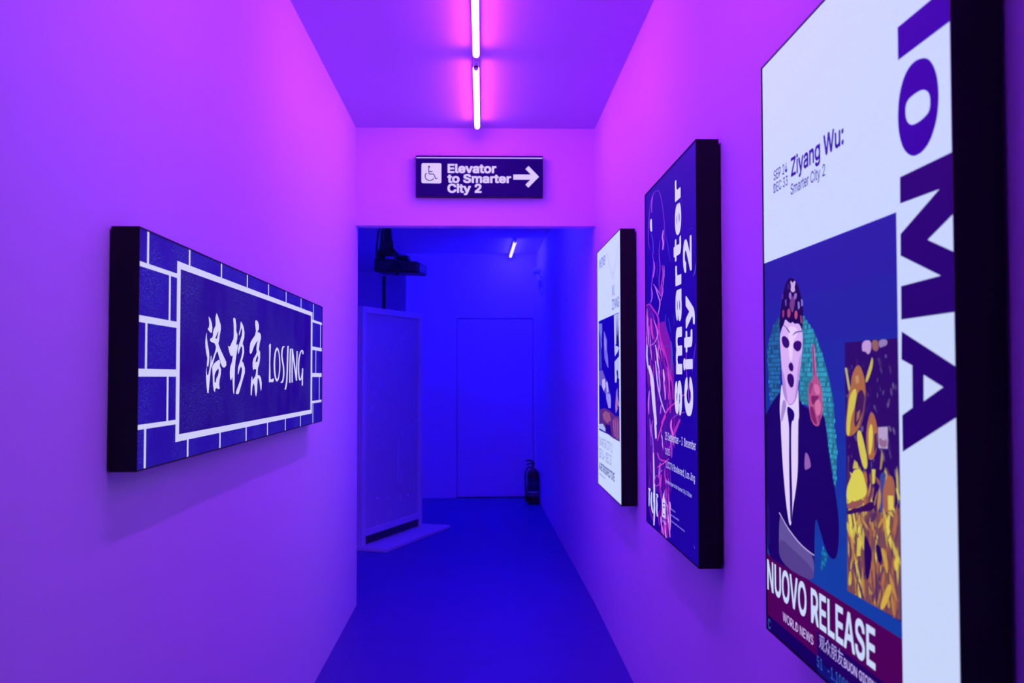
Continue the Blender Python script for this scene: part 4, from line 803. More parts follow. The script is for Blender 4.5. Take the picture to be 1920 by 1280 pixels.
[0,[110,90,140],[[527,443,526,447,528,452,532,453,533,449,531,444]],1],
[0,[110,90,140],[[469,386,466,391,466,398,469,402,471,397,471,390]],1],
[0,[60,30,100],[[502,519,499,520,497,523,499,526,502,525,504,522]],1],
[0,[110,90,140],[[621,559,620,562,622,564,625,564,626,561,624,559]],1],
[0,[110,90,140],[[501,460,499,462,499,465,501,466,503,464,503,462]]],
[0,[90,80,130],[[601,418,596,420,592,426,591,431,596,428,600,423]]],
[0,[90,80,130],[[554,419,552,422,550,427,550,430,553,427,554,422]],1],
[0,[110,90,140],[[628,484,625,487,625,491,627,493,630,491,630,487]],1],
[0,[60,30,100],[[546,474,544,477,544,481,547,483,550,480,549,476]],1],
[0,[60,30,100],[[573,387,573,390,575,392,578,392,578,389,575,387]],1],
[0,[110,90,140],[[657,510,656,513,655,517,656,520,658,517,658,513]],1],
[0,[74,50,110],[[640,534,636,538,634,545,636,549,640,545,642,538]]],
[0,[74,50,110],[[602,546,598,549,596,556,598,560,602,556,603,550]],1],
[0,[74,50,110],[[607,409,607,413,610,418,613,420,612,416,610,411]],1],
[0,[110,90,140],[[513,535,512,539,512,545,514,548,516,544,515,538]],1],
[0,[90,80,130],[[488,542,487,545,487,548,489,550,490,548,489,544]],1],
[0,[110,90,140],[[468,497,465,496,463,497,464,500,467,502,469,500]],1],
[0,[90,80,130],[[587,475,585,477,583,480,583,483,585,481,587,477]],1],
[0,[60,30,100],[[470,467,472,471,476,475,479,476,477,473,472,469]],1],
[0,[110,90,140],[[525,442,523,446,524,451,527,453,528,450,528,444]],1],
[0,[90,80,130],[[491,377,488,381,486,387,488,390,491,387,492,381]],1],
[0,[74,50,110],[[559,499,555,500,551,503,550,506,554,506,558,502]],1],
[0,[60,30,100],[[563,506,560,509,559,515,560,518,562,515,564,510]],1],
[0,[74,50,110],[[507,426,505,430,505,436,507,440,509,436,509,429]]],
[0,[60,30,100],[[538,544,535,546,534,550,536,552,540,550,540,547]],1],
[0,[110,90,140],[[647,512,645,516,645,521,648,523,651,519,650,514]],1],
[0,[60,30,100],[[485,488,484,490,483,493,484,494,485,493,486,490]],1],
[0,[74,50,110],[[485,399,482,398,479,400,480,404,483,404,485,402]],1],
[0,[110,90,140],[[487,468,485,470,484,473,486,476,489,474,490,470]],1],
[0,[74,50,110],[[475,519,471,521,468,526,468,530,472,528,475,523]],1],
[0,[90,80,130],[[638,409,634,413,631,419,630,424,634,420,637,413]],1],
[0,[74,50,110],[[604,551,601,554,598,558,598,561,601,559,604,555]],1],
[0,[60,30,100],[[509,546,507,552,508,558,512,562,514,556,512,550]],1],
[0,[90,80,130],[[609,503,609,506,612,510,615,511,615,508,612,504]],1],
[0,[90,80,130],[[556,466,558,471,562,476,567,478,565,473,561,468]],1],
[0,[110,90,140],[[614,403,610,406,608,413,609,417,612,414,614,407]],1],
[0,[90,80,130],[[628,485,628,491,631,497,635,500,635,494,632,488]],1],
[0,[90,80,130],[[517,525,515,529,515,534,516,537,518,533,518,528]],1],
[0,[74,50,110],[[603,507,600,509,598,514,598,517,601,515,603,510]],1],
[0,[90,80,130],[[608,535,605,538,602,543,602,546,605,544,608,539]]],
[0,[110,90,140],[[590,522,590,525,590,528,591,530,592,527,592,524]],1],
[0,[110,90,140],[[505,426,502,428,498,432,498,436,501,434,504,429]],1],
[0,[74,50,110],[[468,412,470,416,475,420,478,422,476,418,472,414]],1],
[0,[110,90,140],[[627,431,625,434,626,440,627,442,629,439,629,434]],1],
[0,[60,30,100],[[538,391,536,395,536,401,539,404,541,400,541,394]],1],
[0,[110,90,140],[[575,400,571,402,567,406,567,410,570,408,574,404]],1],
[0,[110,90,140],[[652,446,648,448,644,453,644,457,649,456,652,451]],1],
[0,[74,50,110],[[596,554,593,555,592,557,594,560,597,559,598,556]],1],
[0,[90,80,130],[[563,388,562,392,562,398,565,400,566,396,565,391]],1],
[0,[90,80,130],[[605,403,605,408,606,415,608,418,609,413,608,407]]],
[0,[90,80,130],[[590,498,588,501,588,504,590,507,592,504,592,501]],1],
[0,[60,30,100],[[526,409,524,413,524,419,525,422,526,418,526,412]],1],
[0,[110,90,140],[[515,451,513,454,515,456,518,456,519,453,518,451]],1],
[0,[122,74,74],[[459,303,477,312,530,315,570,325,612,327,648,334,665,344,662,181,565,179,456,178]]],
[0,[176,112,58],[[524,202,522,208,525,214,531,216,533,210,530,204]]],
[0,[226,214,80],[[505,184,502,192,504,202,507,208,510,200,509,190]],1],
[0,[104,58,84],[[637,186,628,195,618,211,615,221,623,212,634,196]],1],
[0,[226,214,80],[[504,272,504,282,507,297,511,304,511,294,508,280]],1],
[0,[226,214,80],[[519,320,520,332,525,349,530,358,529,346,524,329]],1],
[0,[196,146,62],[[568,283,568,295,574,311,581,318,580,306,575,290]],1],
[0,[226,214,80],[[576,243,575,258,577,281,581,293,583,278,580,255]],1],
[0,[176,112,58],[[554,227,555,240,561,258,568,266,567,253,561,236]],1],
[0,[196,146,62],[[557,313,548,320,539,333,535,342,543,334,553,322]],1],
[0,[104,58,84],[[621,325,616,333,614,346,616,354,620,346,622,333]],1],
[0,[84,44,90],[[552,326,547,337,548,353,555,361,560,350,558,335]],1],
[0,[84,44,90],[[574,290,572,304,575,325,580,336,582,321,579,301]],1],
[0,[84,44,90],[[649,231,644,242,643,258,647,267,652,256,653,240]],1],
[0,[226,214,80],[[547,334,541,343,536,357,535,366,540,357,545,343]],1],
[0,[104,58,84],[[506,246,494,254,481,270,477,282,488,273,501,257]]],
[0,[104,58,84],[[493,202,491,209,492,220,494,225,497,218,496,208]],1],
[0,[206,186,70],[[494,217,496,228,501,244,506,252,504,241,499,225]],1],
[0,[196,146,62],[[563,293,560,298,562,305,567,307,570,302,568,296]],1],
[0,[176,112,58],[[643,322,635,328,628,341,628,349,635,342,642,330]],1],
[0,[176,112,58],[[664,247,658,257,651,274,649,284,655,274,662,257]],1],
[0,[206,186,70],[[497,193,492,196,490,201,491,205,496,203,498,198]],1],
[0,[104,58,84],[[647,289,646,296,649,303,655,305,656,299,652,292]]],
[0,[196,146,62],[[554,266,553,271,554,278,557,282,558,277,556,270]],1],
[0,[84,44,90],[[569,206,561,212,558,225,561,234,569,227,573,214]],1],
[0,[150,86,66],[[467,256,462,273,465,297,473,309,477,293,474,269]]],
[0,[84,44,90],[[528,206,528,217,533,233,540,240,540,228,535,213]],1],
[0,[206,186,70],[[630,348,621,361,614,382,615,396,625,383,632,362]],1],
[0,[104,58,84],[[545,303,550,318,564,336,576,342,571,326,557,309]],1],
[0,[150,86,66],[[625,354,608,358,585,370,574,379,591,375,614,363]],1],
[0,[226,214,80],[[483,254,481,265,482,280,486,289,488,278,487,262]],1],
[0,[196,146,62],[[554,300,552,307,556,313,562,314,564,307,560,301]],1],
[0,[176,112,58],[[488,339,495,350,509,363,519,368,512,356,498,344]],1],
[0,[206,186,70],[[653,228,650,246,651,271,655,286,658,268,657,242]],1],
[0,[226,214,80],[[574,250,573,264,578,282,585,290,586,277,581,259]]],
[0,[84,44,90],[[601,244,595,243,587,246,584,251,591,253,598,250]],1],
[0,[196,146,62],[[612,196,605,202,604,211,610,217,616,212,617,202]],1],
[0,[206,186,70],[[513,217,511,229,511,247,514,257,516,245,516,227]],1],
[0,[226,214,80],[[620,332,609,344,599,364,597,378,608,366,619,346]],1],
[0,[206,186,70],[[652,261,644,269,636,284,635,294,644,286,651,271]],1],
[0,[176,112,58],[[617,188,614,200,613,219,615,230,618,217,619,198]],1],
[0,[206,186,70],[[539,258,529,270,519,290,517,303,527,292,537,271]],1],
[0,[176,112,58],[[475,192,470,195,468,200,470,205,475,202,477,197]],1],
[0,[104,58,84],[[572,259,576,272,586,290,595,298,592,284,582,267]],1],
[0,[226,214,80],[[517,254,509,270,505,295,508,310,516,294,520,269]]],
[0,[104,58,84],[[500,252,499,262,503,275,508,282,509,272,505,259]],1],
[0,[84,44,90],[[601,325,593,326,588,334,589,341,597,339,602,332]],1],
[0,[104,58,84],[[536,212,534,222,534,238,536,246,538,236,538,220]],1],
[0,[104,58,84],[[589,194,588,212,593,239,601,252,602,234,596,208]],1],
[0,[176,112,58],[[500,236,497,242,500,247,505,248,508,242,505,237]],1],
[0,[196,146,62],[[564,229,559,235,560,242,567,246,572,240,570,232]],1],
[0,[196,146,62],[[644,179,636,184,628,208,627,222,635,207,642,184]],1],
[0,[226,214,80],[[648,332,643,335,637,342,636,347,642,344,647,338]],1],
[0,[176,112,58],[[598,179,598,188,601,208,605,219,604,206,601,186]],1],
[0,[196,146,62],[[621,188,616,192,615,199,620,203,626,199,626,192]],1],
[0,[84,44,90],[[464,346,462,363,465,388,469,402,471,385,469,360]],1],
[0,[150,86,66],[[485,200,484,207,484,216,487,222,488,215,487,205]],1],
[0,[150,86,66],[[566,198,564,211,566,231,570,242,572,228,570,208]],1],
[0,[206,186,70],[[481,266,469,269,458,280,458,291,467,288,479,276]]],
[0,[226,214,80],[[489,322,483,332,480,348,481,357,487,347,490,332]],1],
[0,[84,44,90],[[496,199,500,215,509,238,517,249,513,233,504,211]],1],
[0,[150,86,66],[[549,240,544,243,539,250,538,254,542,251,548,245]],1],
[0,[150,86,66],[[481,292,474,302,469,317,470,327,476,317,481,302]],1],
[0,[150,86,66],[[605,179,600,183,595,193,594,200,600,194,604,184]]],
[0,[150,86,66],[[571,214,565,222,565,234,571,241,577,233,577,220]],1],
[0,[176,112,58],[[530,179,527,187,527,207,530,218,532,204,533,185]],1],
[0,[150,86,66],[[486,253,482,254,478,259,477,262,481,261,485,256]],1],
[0,[226,214,80],[[486,359,479,360,474,368,475,375,483,373,488,366]],1],
[0,[84,44,90],[[517,351,522,365,532,383,539,393,534,379,524,361]],1],
[0,[226,214,80],[[623,303,621,313,623,328,628,335,630,325,628,311]],1],
[0,[196,146,62],[[564,319,570,331,579,349,586,358,581,346,571,328]]],
[0,[176,112,58],[[600,308,596,312,594,318,596,322,599,318,601,312]],1],
[0,[206,186,70],[[558,179,553,182,548,198,547,207,552,197,557,181]],1],
[0,[176,112,58],[[458,321,458,333,467,346,476,350,473,338,464,325]],1],
[0,[196,146,62],[[555,326,551,334,552,344,558,349,563,342,561,331]],1],
[0,[196,146,62],[[599,358,602,368,611,378,618,382,616,373,607,362]],1],
[0,[84,44,90],[[589,204,584,212,583,225,587,232,592,224,593,212]],1],
[0,[84,44,90],[[523,283,522,288,522,294,524,298,526,293,525,287]],1],
[0,[196,146,62],[[571,305,562,311,552,323,549,332,558,325,567,313]],1],
[0,[196,146,62],[[652,193,639,206,627,228,625,243,639,231,651,209]],1],
[0,[206,186,70],[[660,346,656,362,654,388,657,402,661,385,662,360]],1],
[0,[150,86,66],[[475,313,477,322,483,333,489,338,487,329,481,318]]],
[0,[176,112,58],[[595,208,594,220,600,235,608,241,609,229,604,214]],1],
[0,[176,112,58],[[641,291,643,305,651,325,658,334,656,320,648,301]],1],
[0,[206,186,70],[[467,318,460,322,459,329,463,335,469,331,471,323]],1],
[0,[150,86,66],[[649,223,641,229,633,241,632,249,640,243,647,232]]],
[0,[84,44,90],[[612,339,609,344,609,350,612,354,615,349,615,343]],1],
[0,[104,58,84],[[650,210,646,220,643,237,644,246,648,236,651,220]]],
[0,[226,214,80],[[634,276,622,290,612,314,612,329,624,316,634,292]],1],
[0,[104,58,84],[[492,345,482,353,472,369,469,379,478,371,489,355]],1],
[0,[150,86,66],[[654,193,646,198,638,207,636,215,644,211,653,201]],1],
[0,[176,112,58],[[601,298,603,305,610,314,616,316,614,309,608,300]],1],
[0,[206,186,70],[[497,202,491,212,490,229,495,238,501,228,502,212]],1],
[0,[226,214,80],[[530,309,526,320,526,337,529,347,533,336,533,318]],1],
[0,[84,44,90],[[519,204,510,218,503,242,504,256,512,242,519,218]]],
[0,[226,214,80],[[539,313,537,320,537,332,539,338,542,330,542,319]]],
[0,[206,186,70],[[476,255,480,271,492,292,502,301,498,285,486,264]],1],
[0,[176,112,58],[[634,239,633,250,638,264,644,270,646,260,641,246]],1],
[0,[104,58,84],[[568,308,552,317,534,336,527,350,543,341,561,322]],1],
[0,[176,112,58],[[550,336,539,349,532,372,532,386,542,372,550,350]],1],
[0,[84,44,90],[[492,344,492,359,493,382,496,395,497,380,495,356]],1],
[0,[176,112,58],[[614,262,610,266,609,272,613,276,617,272,618,266]],1],
[0,[84,44,90],[[517,184,518,197,524,215,530,225,529,212,523,194]],1],
[0,[176,112,58],[[483,228,478,234,478,244,484,249,490,242,489,232]],1],
[0,[206,186,70],[[538,254,525,259,512,273,508,285,521,280,535,266]],1],
[0,[104,58,84],[[509,205,504,219,505,239,511,251,516,237,516,216]]],
[0,[150,86,66],[[592,179,589,189,588,203,589,211,593,202,594,187]],1],
[0,[84,44,90],[[477,224,470,236,465,256,465,267,472,255,477,236]],1],
[0,[206,186,70],[[494,259,482,268,467,284,461,294,472,285,488,269]],1],
[0,[206,186,70],[[499,300,502,318,509,343,516,356,514,338,506,314]],1],
[0,[176,112,58],[[642,179,638,179,638,204,642,218,646,202,646,179]],1],
[0,[150,86,66],[[649,202,651,206,656,211,660,213,658,208,653,203]],1],
[0,[226,214,80],[[665,353,659,356,654,364,653,370,659,367,664,359]],1],
[0,[176,112,58],[[469,294,467,304,468,317,473,324,475,315,473,302]],1],
[0,[196,146,62],[[485,243,477,253,472,270,476,280,484,270,488,253]],1],
[0,[150,86,66],[[542,326,532,332,526,345,526,355,536,348,542,335]],1],
[0,[84,44,90],[[554,225,548,235,545,250,549,260,555,250,558,235]],1],
[0,[150,86,66],[[628,325,624,326,619,330,617,333,622,332,627,329]],1],
[0,[226,214,80],[[482,285,476,292,471,303,471,311,477,304,482,292]],1],
[0,[196,146,62],[[609,301,604,310,605,321,612,327,616,319,615,307]],1],
[0,[104,58,84],[[639,179,642,180,651,193,658,198,654,188,646,179]]],
[0,[196,146,62],[[544,211,538,221,534,236,535,246,541,236,545,221]]],
[0,[196,146,62],[[522,303,521,310,522,321,525,326,526,319,525,309]],1],
[0,[176,112,58],[[535,322,533,328,533,338,535,343,537,337,537,327]],1],
[0,[176,112,58],[[553,271,554,280,559,294,564,301,563,291,558,278]]],
[0,[206,186,70],[[514,179,513,189,515,205,518,214,519,203,517,187]],1],
[0,[196,146,62],[[546,337,549,348,556,363,563,371,560,359,552,344]],1],
[0,[206,186,70],[[478,327,482,338,490,354,498,361,494,349,486,334]],1],
[0,[206,186,70],[[515,201,504,214,491,236,487,249,497,236,510,215]],1],
[0,[176,112,58],[[544,362,539,368,537,378,539,385,544,379,547,369]],1],
[0,[176,112,58],[[541,317,546,334,561,354,573,362,568,346,553,325]]],
[0,[226,214,80],[[511,179,506,179,505,202,508,215,513,200,515,179]]],
[0,[176,112,58],[[557,202,549,218,545,244,547,258,555,242,559,217]],1],
[0,[176,112,58],[[617,252,609,248,596,244,589,244,597,248,609,251]],1],
[0,[84,44,90],[[598,207,593,214,587,224,585,231,590,225,596,214]],1],
[0,[196,146,62],[[578,179,581,189,588,203,594,211,590,200,583,186]],1],
[0,[84,44,90],[[572,294,570,300,570,309,571,314,574,308,574,300]],1],
[0,[104,58,84],[[657,303,654,307,654,314,657,317,661,313,660,306]],1],
[0,[84,44,90],[[624,368,628,374,636,380,642,381,638,374,631,369]],1],
[0,[150,86,66],[[652,257,648,260,644,267,644,272,648,268,652,262]],1],
[0,[104,58,84],[[503,179,495,179,489,191,489,203,497,192,503,179]],1],
[0,[176,112,58],[[585,242,582,249,583,257,587,261,590,255,589,247]],1],
[0,[206,186,70],[[566,328,557,330,552,338,555,346,563,344,568,335]],1],
[0,[84,44,90],[[470,338,469,350,471,368,475,378,477,366,474,347]],1],
[0,[104,58,84],[[624,200,620,207,621,217,627,222,631,214,630,204]],1],
[0,[150,86,66],[[504,265,499,268,498,274,501,279,506,276,507,270]],1],
[0,[226,214,80],[[512,314,507,319,507,325,513,328,518,323,518,317]],1],
[0,[196,146,62],[[584,300,589,308,599,317,607,320,602,312,592,303]],1],
[0,[104,58,84],[[552,272,545,284,540,303,541,314,548,303,552,284]],1],
[0,[196,146,62],[[490,179,490,179,499,190,509,194,508,182,499,179]],1],
[0,[104,58,84],[[501,263,498,268,497,276,498,281,501,276,502,268]],1],
[0,[150,86,66],[[625,273,619,273,615,278,616,283,623,283,627,278]],1],
[0,[196,146,62],[[574,179,566,183,556,193,554,201,563,197,572,187]],1],
[0,[104,58,84],[[643,351,632,363,622,384,621,397,632,386,641,365]],1],
[0,[206,186,70],[[644,326,630,327,610,335,601,344,616,343,635,335]],1],
[0,[206,186,70],[[529,300,529,317,532,341,536,355,536,338,533,313]],1],
[0,[206,186,70],[[666,259,656,265,642,277,637,288,649,282,663,269]],1],
[0,[206,186,70],[[460,189,465,205,475,229,483,241,478,225,468,201]],1],
[0,[196,146,62],[[496,312,507,324,525,340,536,347,525,335,507,320]],1],
[0,[84,44,90],[[557,306,559,315,567,322,575,322,573,313,565,306]],1],
[0,[196,146,62],[[513,359,511,368,514,381,519,388,521,378,519,365]],1],
[0,[196,146,62],[[504,288,502,297,506,308,514,312,517,302,512,292]],1],
[0,[206,186,70],[[594,234,592,238,592,244,594,247,596,243,595,237]],1],
[0,[176,112,58],[[582,255,582,261,586,266,591,267,591,262,587,256]],1],
[0,[206,186,70],[[466,234,463,243,463,256,464,263,467,255,467,242]],1],
[0,[196,146,62],[[524,180,520,195,520,218,522,231,526,216,527,193]],1],
[0,[196,146,62],[[495,179,490,187,488,211,492,225,497,209,499,185]],1],
[0,[226,214,80],[[634,346,626,359,615,379,611,392,620,378,630,358]],1],
[0,[176,112,58],[[637,297,641,314,650,337,658,349,654,332,645,309]],1],
[0,[84,44,90],[[482,191,473,205,461,227,458,240,466,227,478,204]]],
[0,[84,44,90],[[499,202,491,210,485,225,485,235,493,227,499,212]],1],
[0,[104,58,84],[[598,263,588,271,576,286,570,295,580,286,592,272]],1],
[0,[84,44,90],[[465,327,461,338,461,353,466,362,471,351,470,336]],1],
[0,[84,44,90],[[512,358,502,366,490,381,485,391,495,383,507,368]]],
[0,[84,44,90],[[530,179,518,180,506,196,502,207,514,199,526,184]],1],
[0,[176,112,58],[[572,203,564,219,559,245,561,260,569,244,574,218]],1],
[0,[150,86,66],[[649,338,643,340,636,345,633,350,639,348,646,343]],1],
[0,[196,146,62],[[564,286,548,290,527,300,516,308,532,304,554,294]]],
[0,[104,58,84],[[541,322,546,338,560,357,571,366,566,350,552,330]]],
[0,[206,186,70],[[503,339,503,350,509,362,517,366,517,356,511,343]],1],
[0,[206,186,70],[[465,187,462,196,466,209,474,214,477,204,473,192]],1],
[0,[196,146,62],[[471,200,466,203,466,209,470,213,474,210,475,204]],1],
[0,[176,112,58],[[537,312,531,328,529,353,534,367,540,351,541,326]]],
[0,[196,146,62],[[612,307,609,314,608,324,612,330,615,323,615,313]]],
[0,[104,58,84],[[614,179,608,188,605,206,609,218,615,205,618,186]],1],
[0,[150,86,66],[[482,314,481,322,482,334,485,341,486,333,485,320]]],
[0,[226,214,80],[[475,304,469,318,468,340,473,352,479,338,480,316]],1],
[0,[150,86,66],[[620,288,625,297,634,307,641,312,636,304,627,293]],1],
[0,[226,214,80],[[481,265,472,279,465,301,466,315,475,301,482,279]],1],
[0,[104,58,84],[[499,179,496,179,495,192,497,204,500,189,500,179]],1],
[0,[196,146,62],[[600,321,594,333,594,351,600,361,606,349,606,331]],1],
[0,[84,44,90],[[578,182,572,199,572,224,576,239,582,222,583,196]],1],
[0,[150,86,66],[[562,365,557,369,555,376,558,382,563,378,565,370]],1],
[0,[206,186,70],[[543,248,537,253,537,260,542,265,548,260,548,253]],1],
[0,[84,44,90],[[546,256,545,274,547,301,550,316,551,298,549,271]],1],
[0,[150,86,66],[[548,260,547,275,553,296,560,307,562,292,556,270]],1],
[0,[104,58,84],[[629,254,628,264,632,275,638,280,639,271,635,260]],1],
[0,[206,186,70],[[620,276,615,286,611,300,611,309,616,300,619,285]],1],
[0,[206,186,70],[[607,318,606,333,610,353,617,364,618,349,613,329]],1],
[0,[176,112,58],[[580,219,579,236,580,262,584,276,585,259,584,233]],1],
[0,[150,86,66],[[601,213,595,214,588,218,584,222,590,221,598,218]],1],
[0,[176,112,58],[[550,209,545,214,544,222,548,226,553,222,554,214]],1],
[0,[150,86,66],[[643,238,634,253,623,277,619,292,628,277,640,252]],1],
[0,[226,214,80],[[501,276,493,287,484,307,483,319,491,308,500,288]],1],
[0,[196,146,62],[[585,324,584,338,589,356,596,366,597,352,592,333]],1],
[0,[84,44,90],[[576,216,575,221,578,229,581,233,582,227,579,219]],1],
[0,[150,86,66],[[549,312,543,323,540,342,543,353,550,342,552,323]],1],
[0,[84,44,90],[[550,179,550,179,558,194,567,200,567,187,559,179]],1],
[0,[150,86,66],[[460,336,460,344,465,349,472,348,473,341,467,335]],1],
[0,[226,214,80],[[504,316,494,323,486,338,487,349,498,342,505,327]],1],
[0,[150,86,66],[[562,179,554,179,550,188,552,196,560,190,564,179]],1],
[0,[196,160,214],[[533,587,568,588,570,573,558,564,545,571,532,570]],4],
[0,[150,100,90],[[570,587,595,587,598,574,590,569,574,572]],4],
[0,[150,130,180],[[597,587,629,587,630,578,612,576,600,574]],4],
[0,[196,186,110],[[458,545,467,545,482,508,473,507]]],
[0,[206,190,70],[[542,523,563,549,574,564,576,548,552,521]],4],
[0,[174,108,58],[[484,516,487,531,504,546,517,550,529,544,541,528,545,510,542,484,527,457,504,441,476,432,460,434,459,450,467,479,473,504]],4],
[0,[214,200,72],[[478,501,504,514,509,501,499,482,480,461,476,434,462,433,463,456,470,478]],4],
[0,[66,26,84],[[506,500,528,513,542,500,537,482,522,465,501,447,495,456,498,473]],4],
[0,[160,110,80],[[508,473,522,478,518,466,505,458]]],
[0,[196,150,90],[[502,531,517,533,519,522,506,519]]],
[0,[120,70,90],[[544,510,548,508,539,473,521,448,514,448,532,474]],4],
[0,[176,108,62],[[544,436,550,459,564,476,575,475,586,460,590,446,587,422,571,402,552,402,547,418]],4],
[0,[226,210,76],[[554,448,566,461,573,446,567,420,556,405,554,426]],4],
[0,[80,36,88],[[576,442,587,446,587,425,575,412]]],
[0,[186,166,200],[[591,454,627,457,626,424,592,423]]],
[0,[150,110,140],[[594,441,611,434,624,440,624,425,594,425]],4],
[0,[216,204,74],[[504,440,521,448,535,428,548,404,548,387,532,385,516,410]],4],
[0,[206,190,70],[[488,382,495,396,507,393,515,383]]],
[0,[176,150,70],[[596,391,604,423,609,409,601,391]]],
[0,[222,214,76],[[459,346,474,362,487,375,496,381,525,384,538,367,547,349,527,337,458,324]],4],
[0,[150,86,74],[[459,322,525,336,536,336,520,324,461,311]],4],
[0,[54,10,80],[[460,310,521,324,570,342,577,326,504,313,460,302]],4],
[0,[216,204,74],[[565,388,579,389,576,368,567,365]]],
[0,[60,70,150],[[592,384,623,390,610,368,605,324,593,328,601,354]],4],
[0,[170,104,64],[[606,330,605,358,616,378,628,387,645,383,650,367,646,337,621,329]],4],
[0,[222,208,76],[[624,355,644,357,644,337,625,333]]],
[0,[36,2,84],[[530,282,541,282,563,260,561,249,546,210,536,217,531,235]],4],
[0,[36,2,84],[[575,276,588,276,601,269,601,251,582,247]],4],
[0,[216,180,60],[[586,180,621,226,633,224,630,212,603,181]],4],
[0,[206,160,56],[[594,274,610,273,623,253,618,235,607,250]],4],
[0,[214,196,70],[[503,272,514,275,515,246,499,242]]],
[0,[222,204,70],[[645,265,658,274,658,260,651,246,641,256]],4],[1,[34,0,105],[[682,818,841,819,841,740,766,716,841,690,841,614,679,613,680,661,802,664,680,705,681,736,802,778,681,780]]],[1,[34,0,105],[[680,596,841,544,841,481,678,424,678,476,712,488,713,547,678,556],[748,534,804,518,747,498]]],[1,[48,0,158],[[678,913,682,933,693,952,710,965,733,970,757,967,776,960,790,947,800,930,804,912,804,896,800,876,790,860,777,847,758,839,740,837,723,839,706,847,692,859,682,877,678,896],[703,907,704,916,712,922,729,924,751,924,764,921,774,915,779,908,780,898,777,889,768,885,749,882,730,882,717,885,708,892,704,899]],4],[1,[48,0,158],[[681,988,841,988,841,1036,681,1036]]]],"texts":[{"t":"Ziyang Wu:","col":[48,0,158],"u0":187.6,"u1":465.9,"v":918.4,"cap":35.8,"b":"BOLD"},{"t":"Smarter City 2","col":[48,0,158],"u0":184.9,"u1":376.8,"v":883.0,"cap":20.9,"b":"REGULAR"},{"t":"SEP 24","col":[48,0,158],"u0":75.2,"u1":164.5,"v":932.6,"cap":20.1,"b":"REGULAR"},{"t":"DEC 33","col":[48,0,158],"u0":74.3,"u1":167.6,"v":906.8,"cap":19.1,"b":"REGULAR"},{"t":"NUOVO RELEASE","col":[207,223,250],"u0":1.7,"u1":569.8,"v":83.3,"cap":61.2,"b":"BOLD"},{"t":"WORLD NEWS","col":[214,190,250],"u0":106.7,"u1":287.1,"v":42.0,"cap":17.3,"b":"REGULAR"},{"t":"观众朋友BUON GIORNO!","col":[190,170,240],"u0":319.0,"u1":591.2,"v":48.1,"cap":15.5,"b":"BOLD"},{"t":"51   -1.108%","col":[50,90,190],"u0":305.4,"u1":466.2,"v":10.5,"cap":19.5,"b":"REGULAR"},{"t":"C","col":[60,90,190],"u0":3.6,"u1":22.2,"v":1.5,"cap":19.8,"b":"REGULAR"}]}
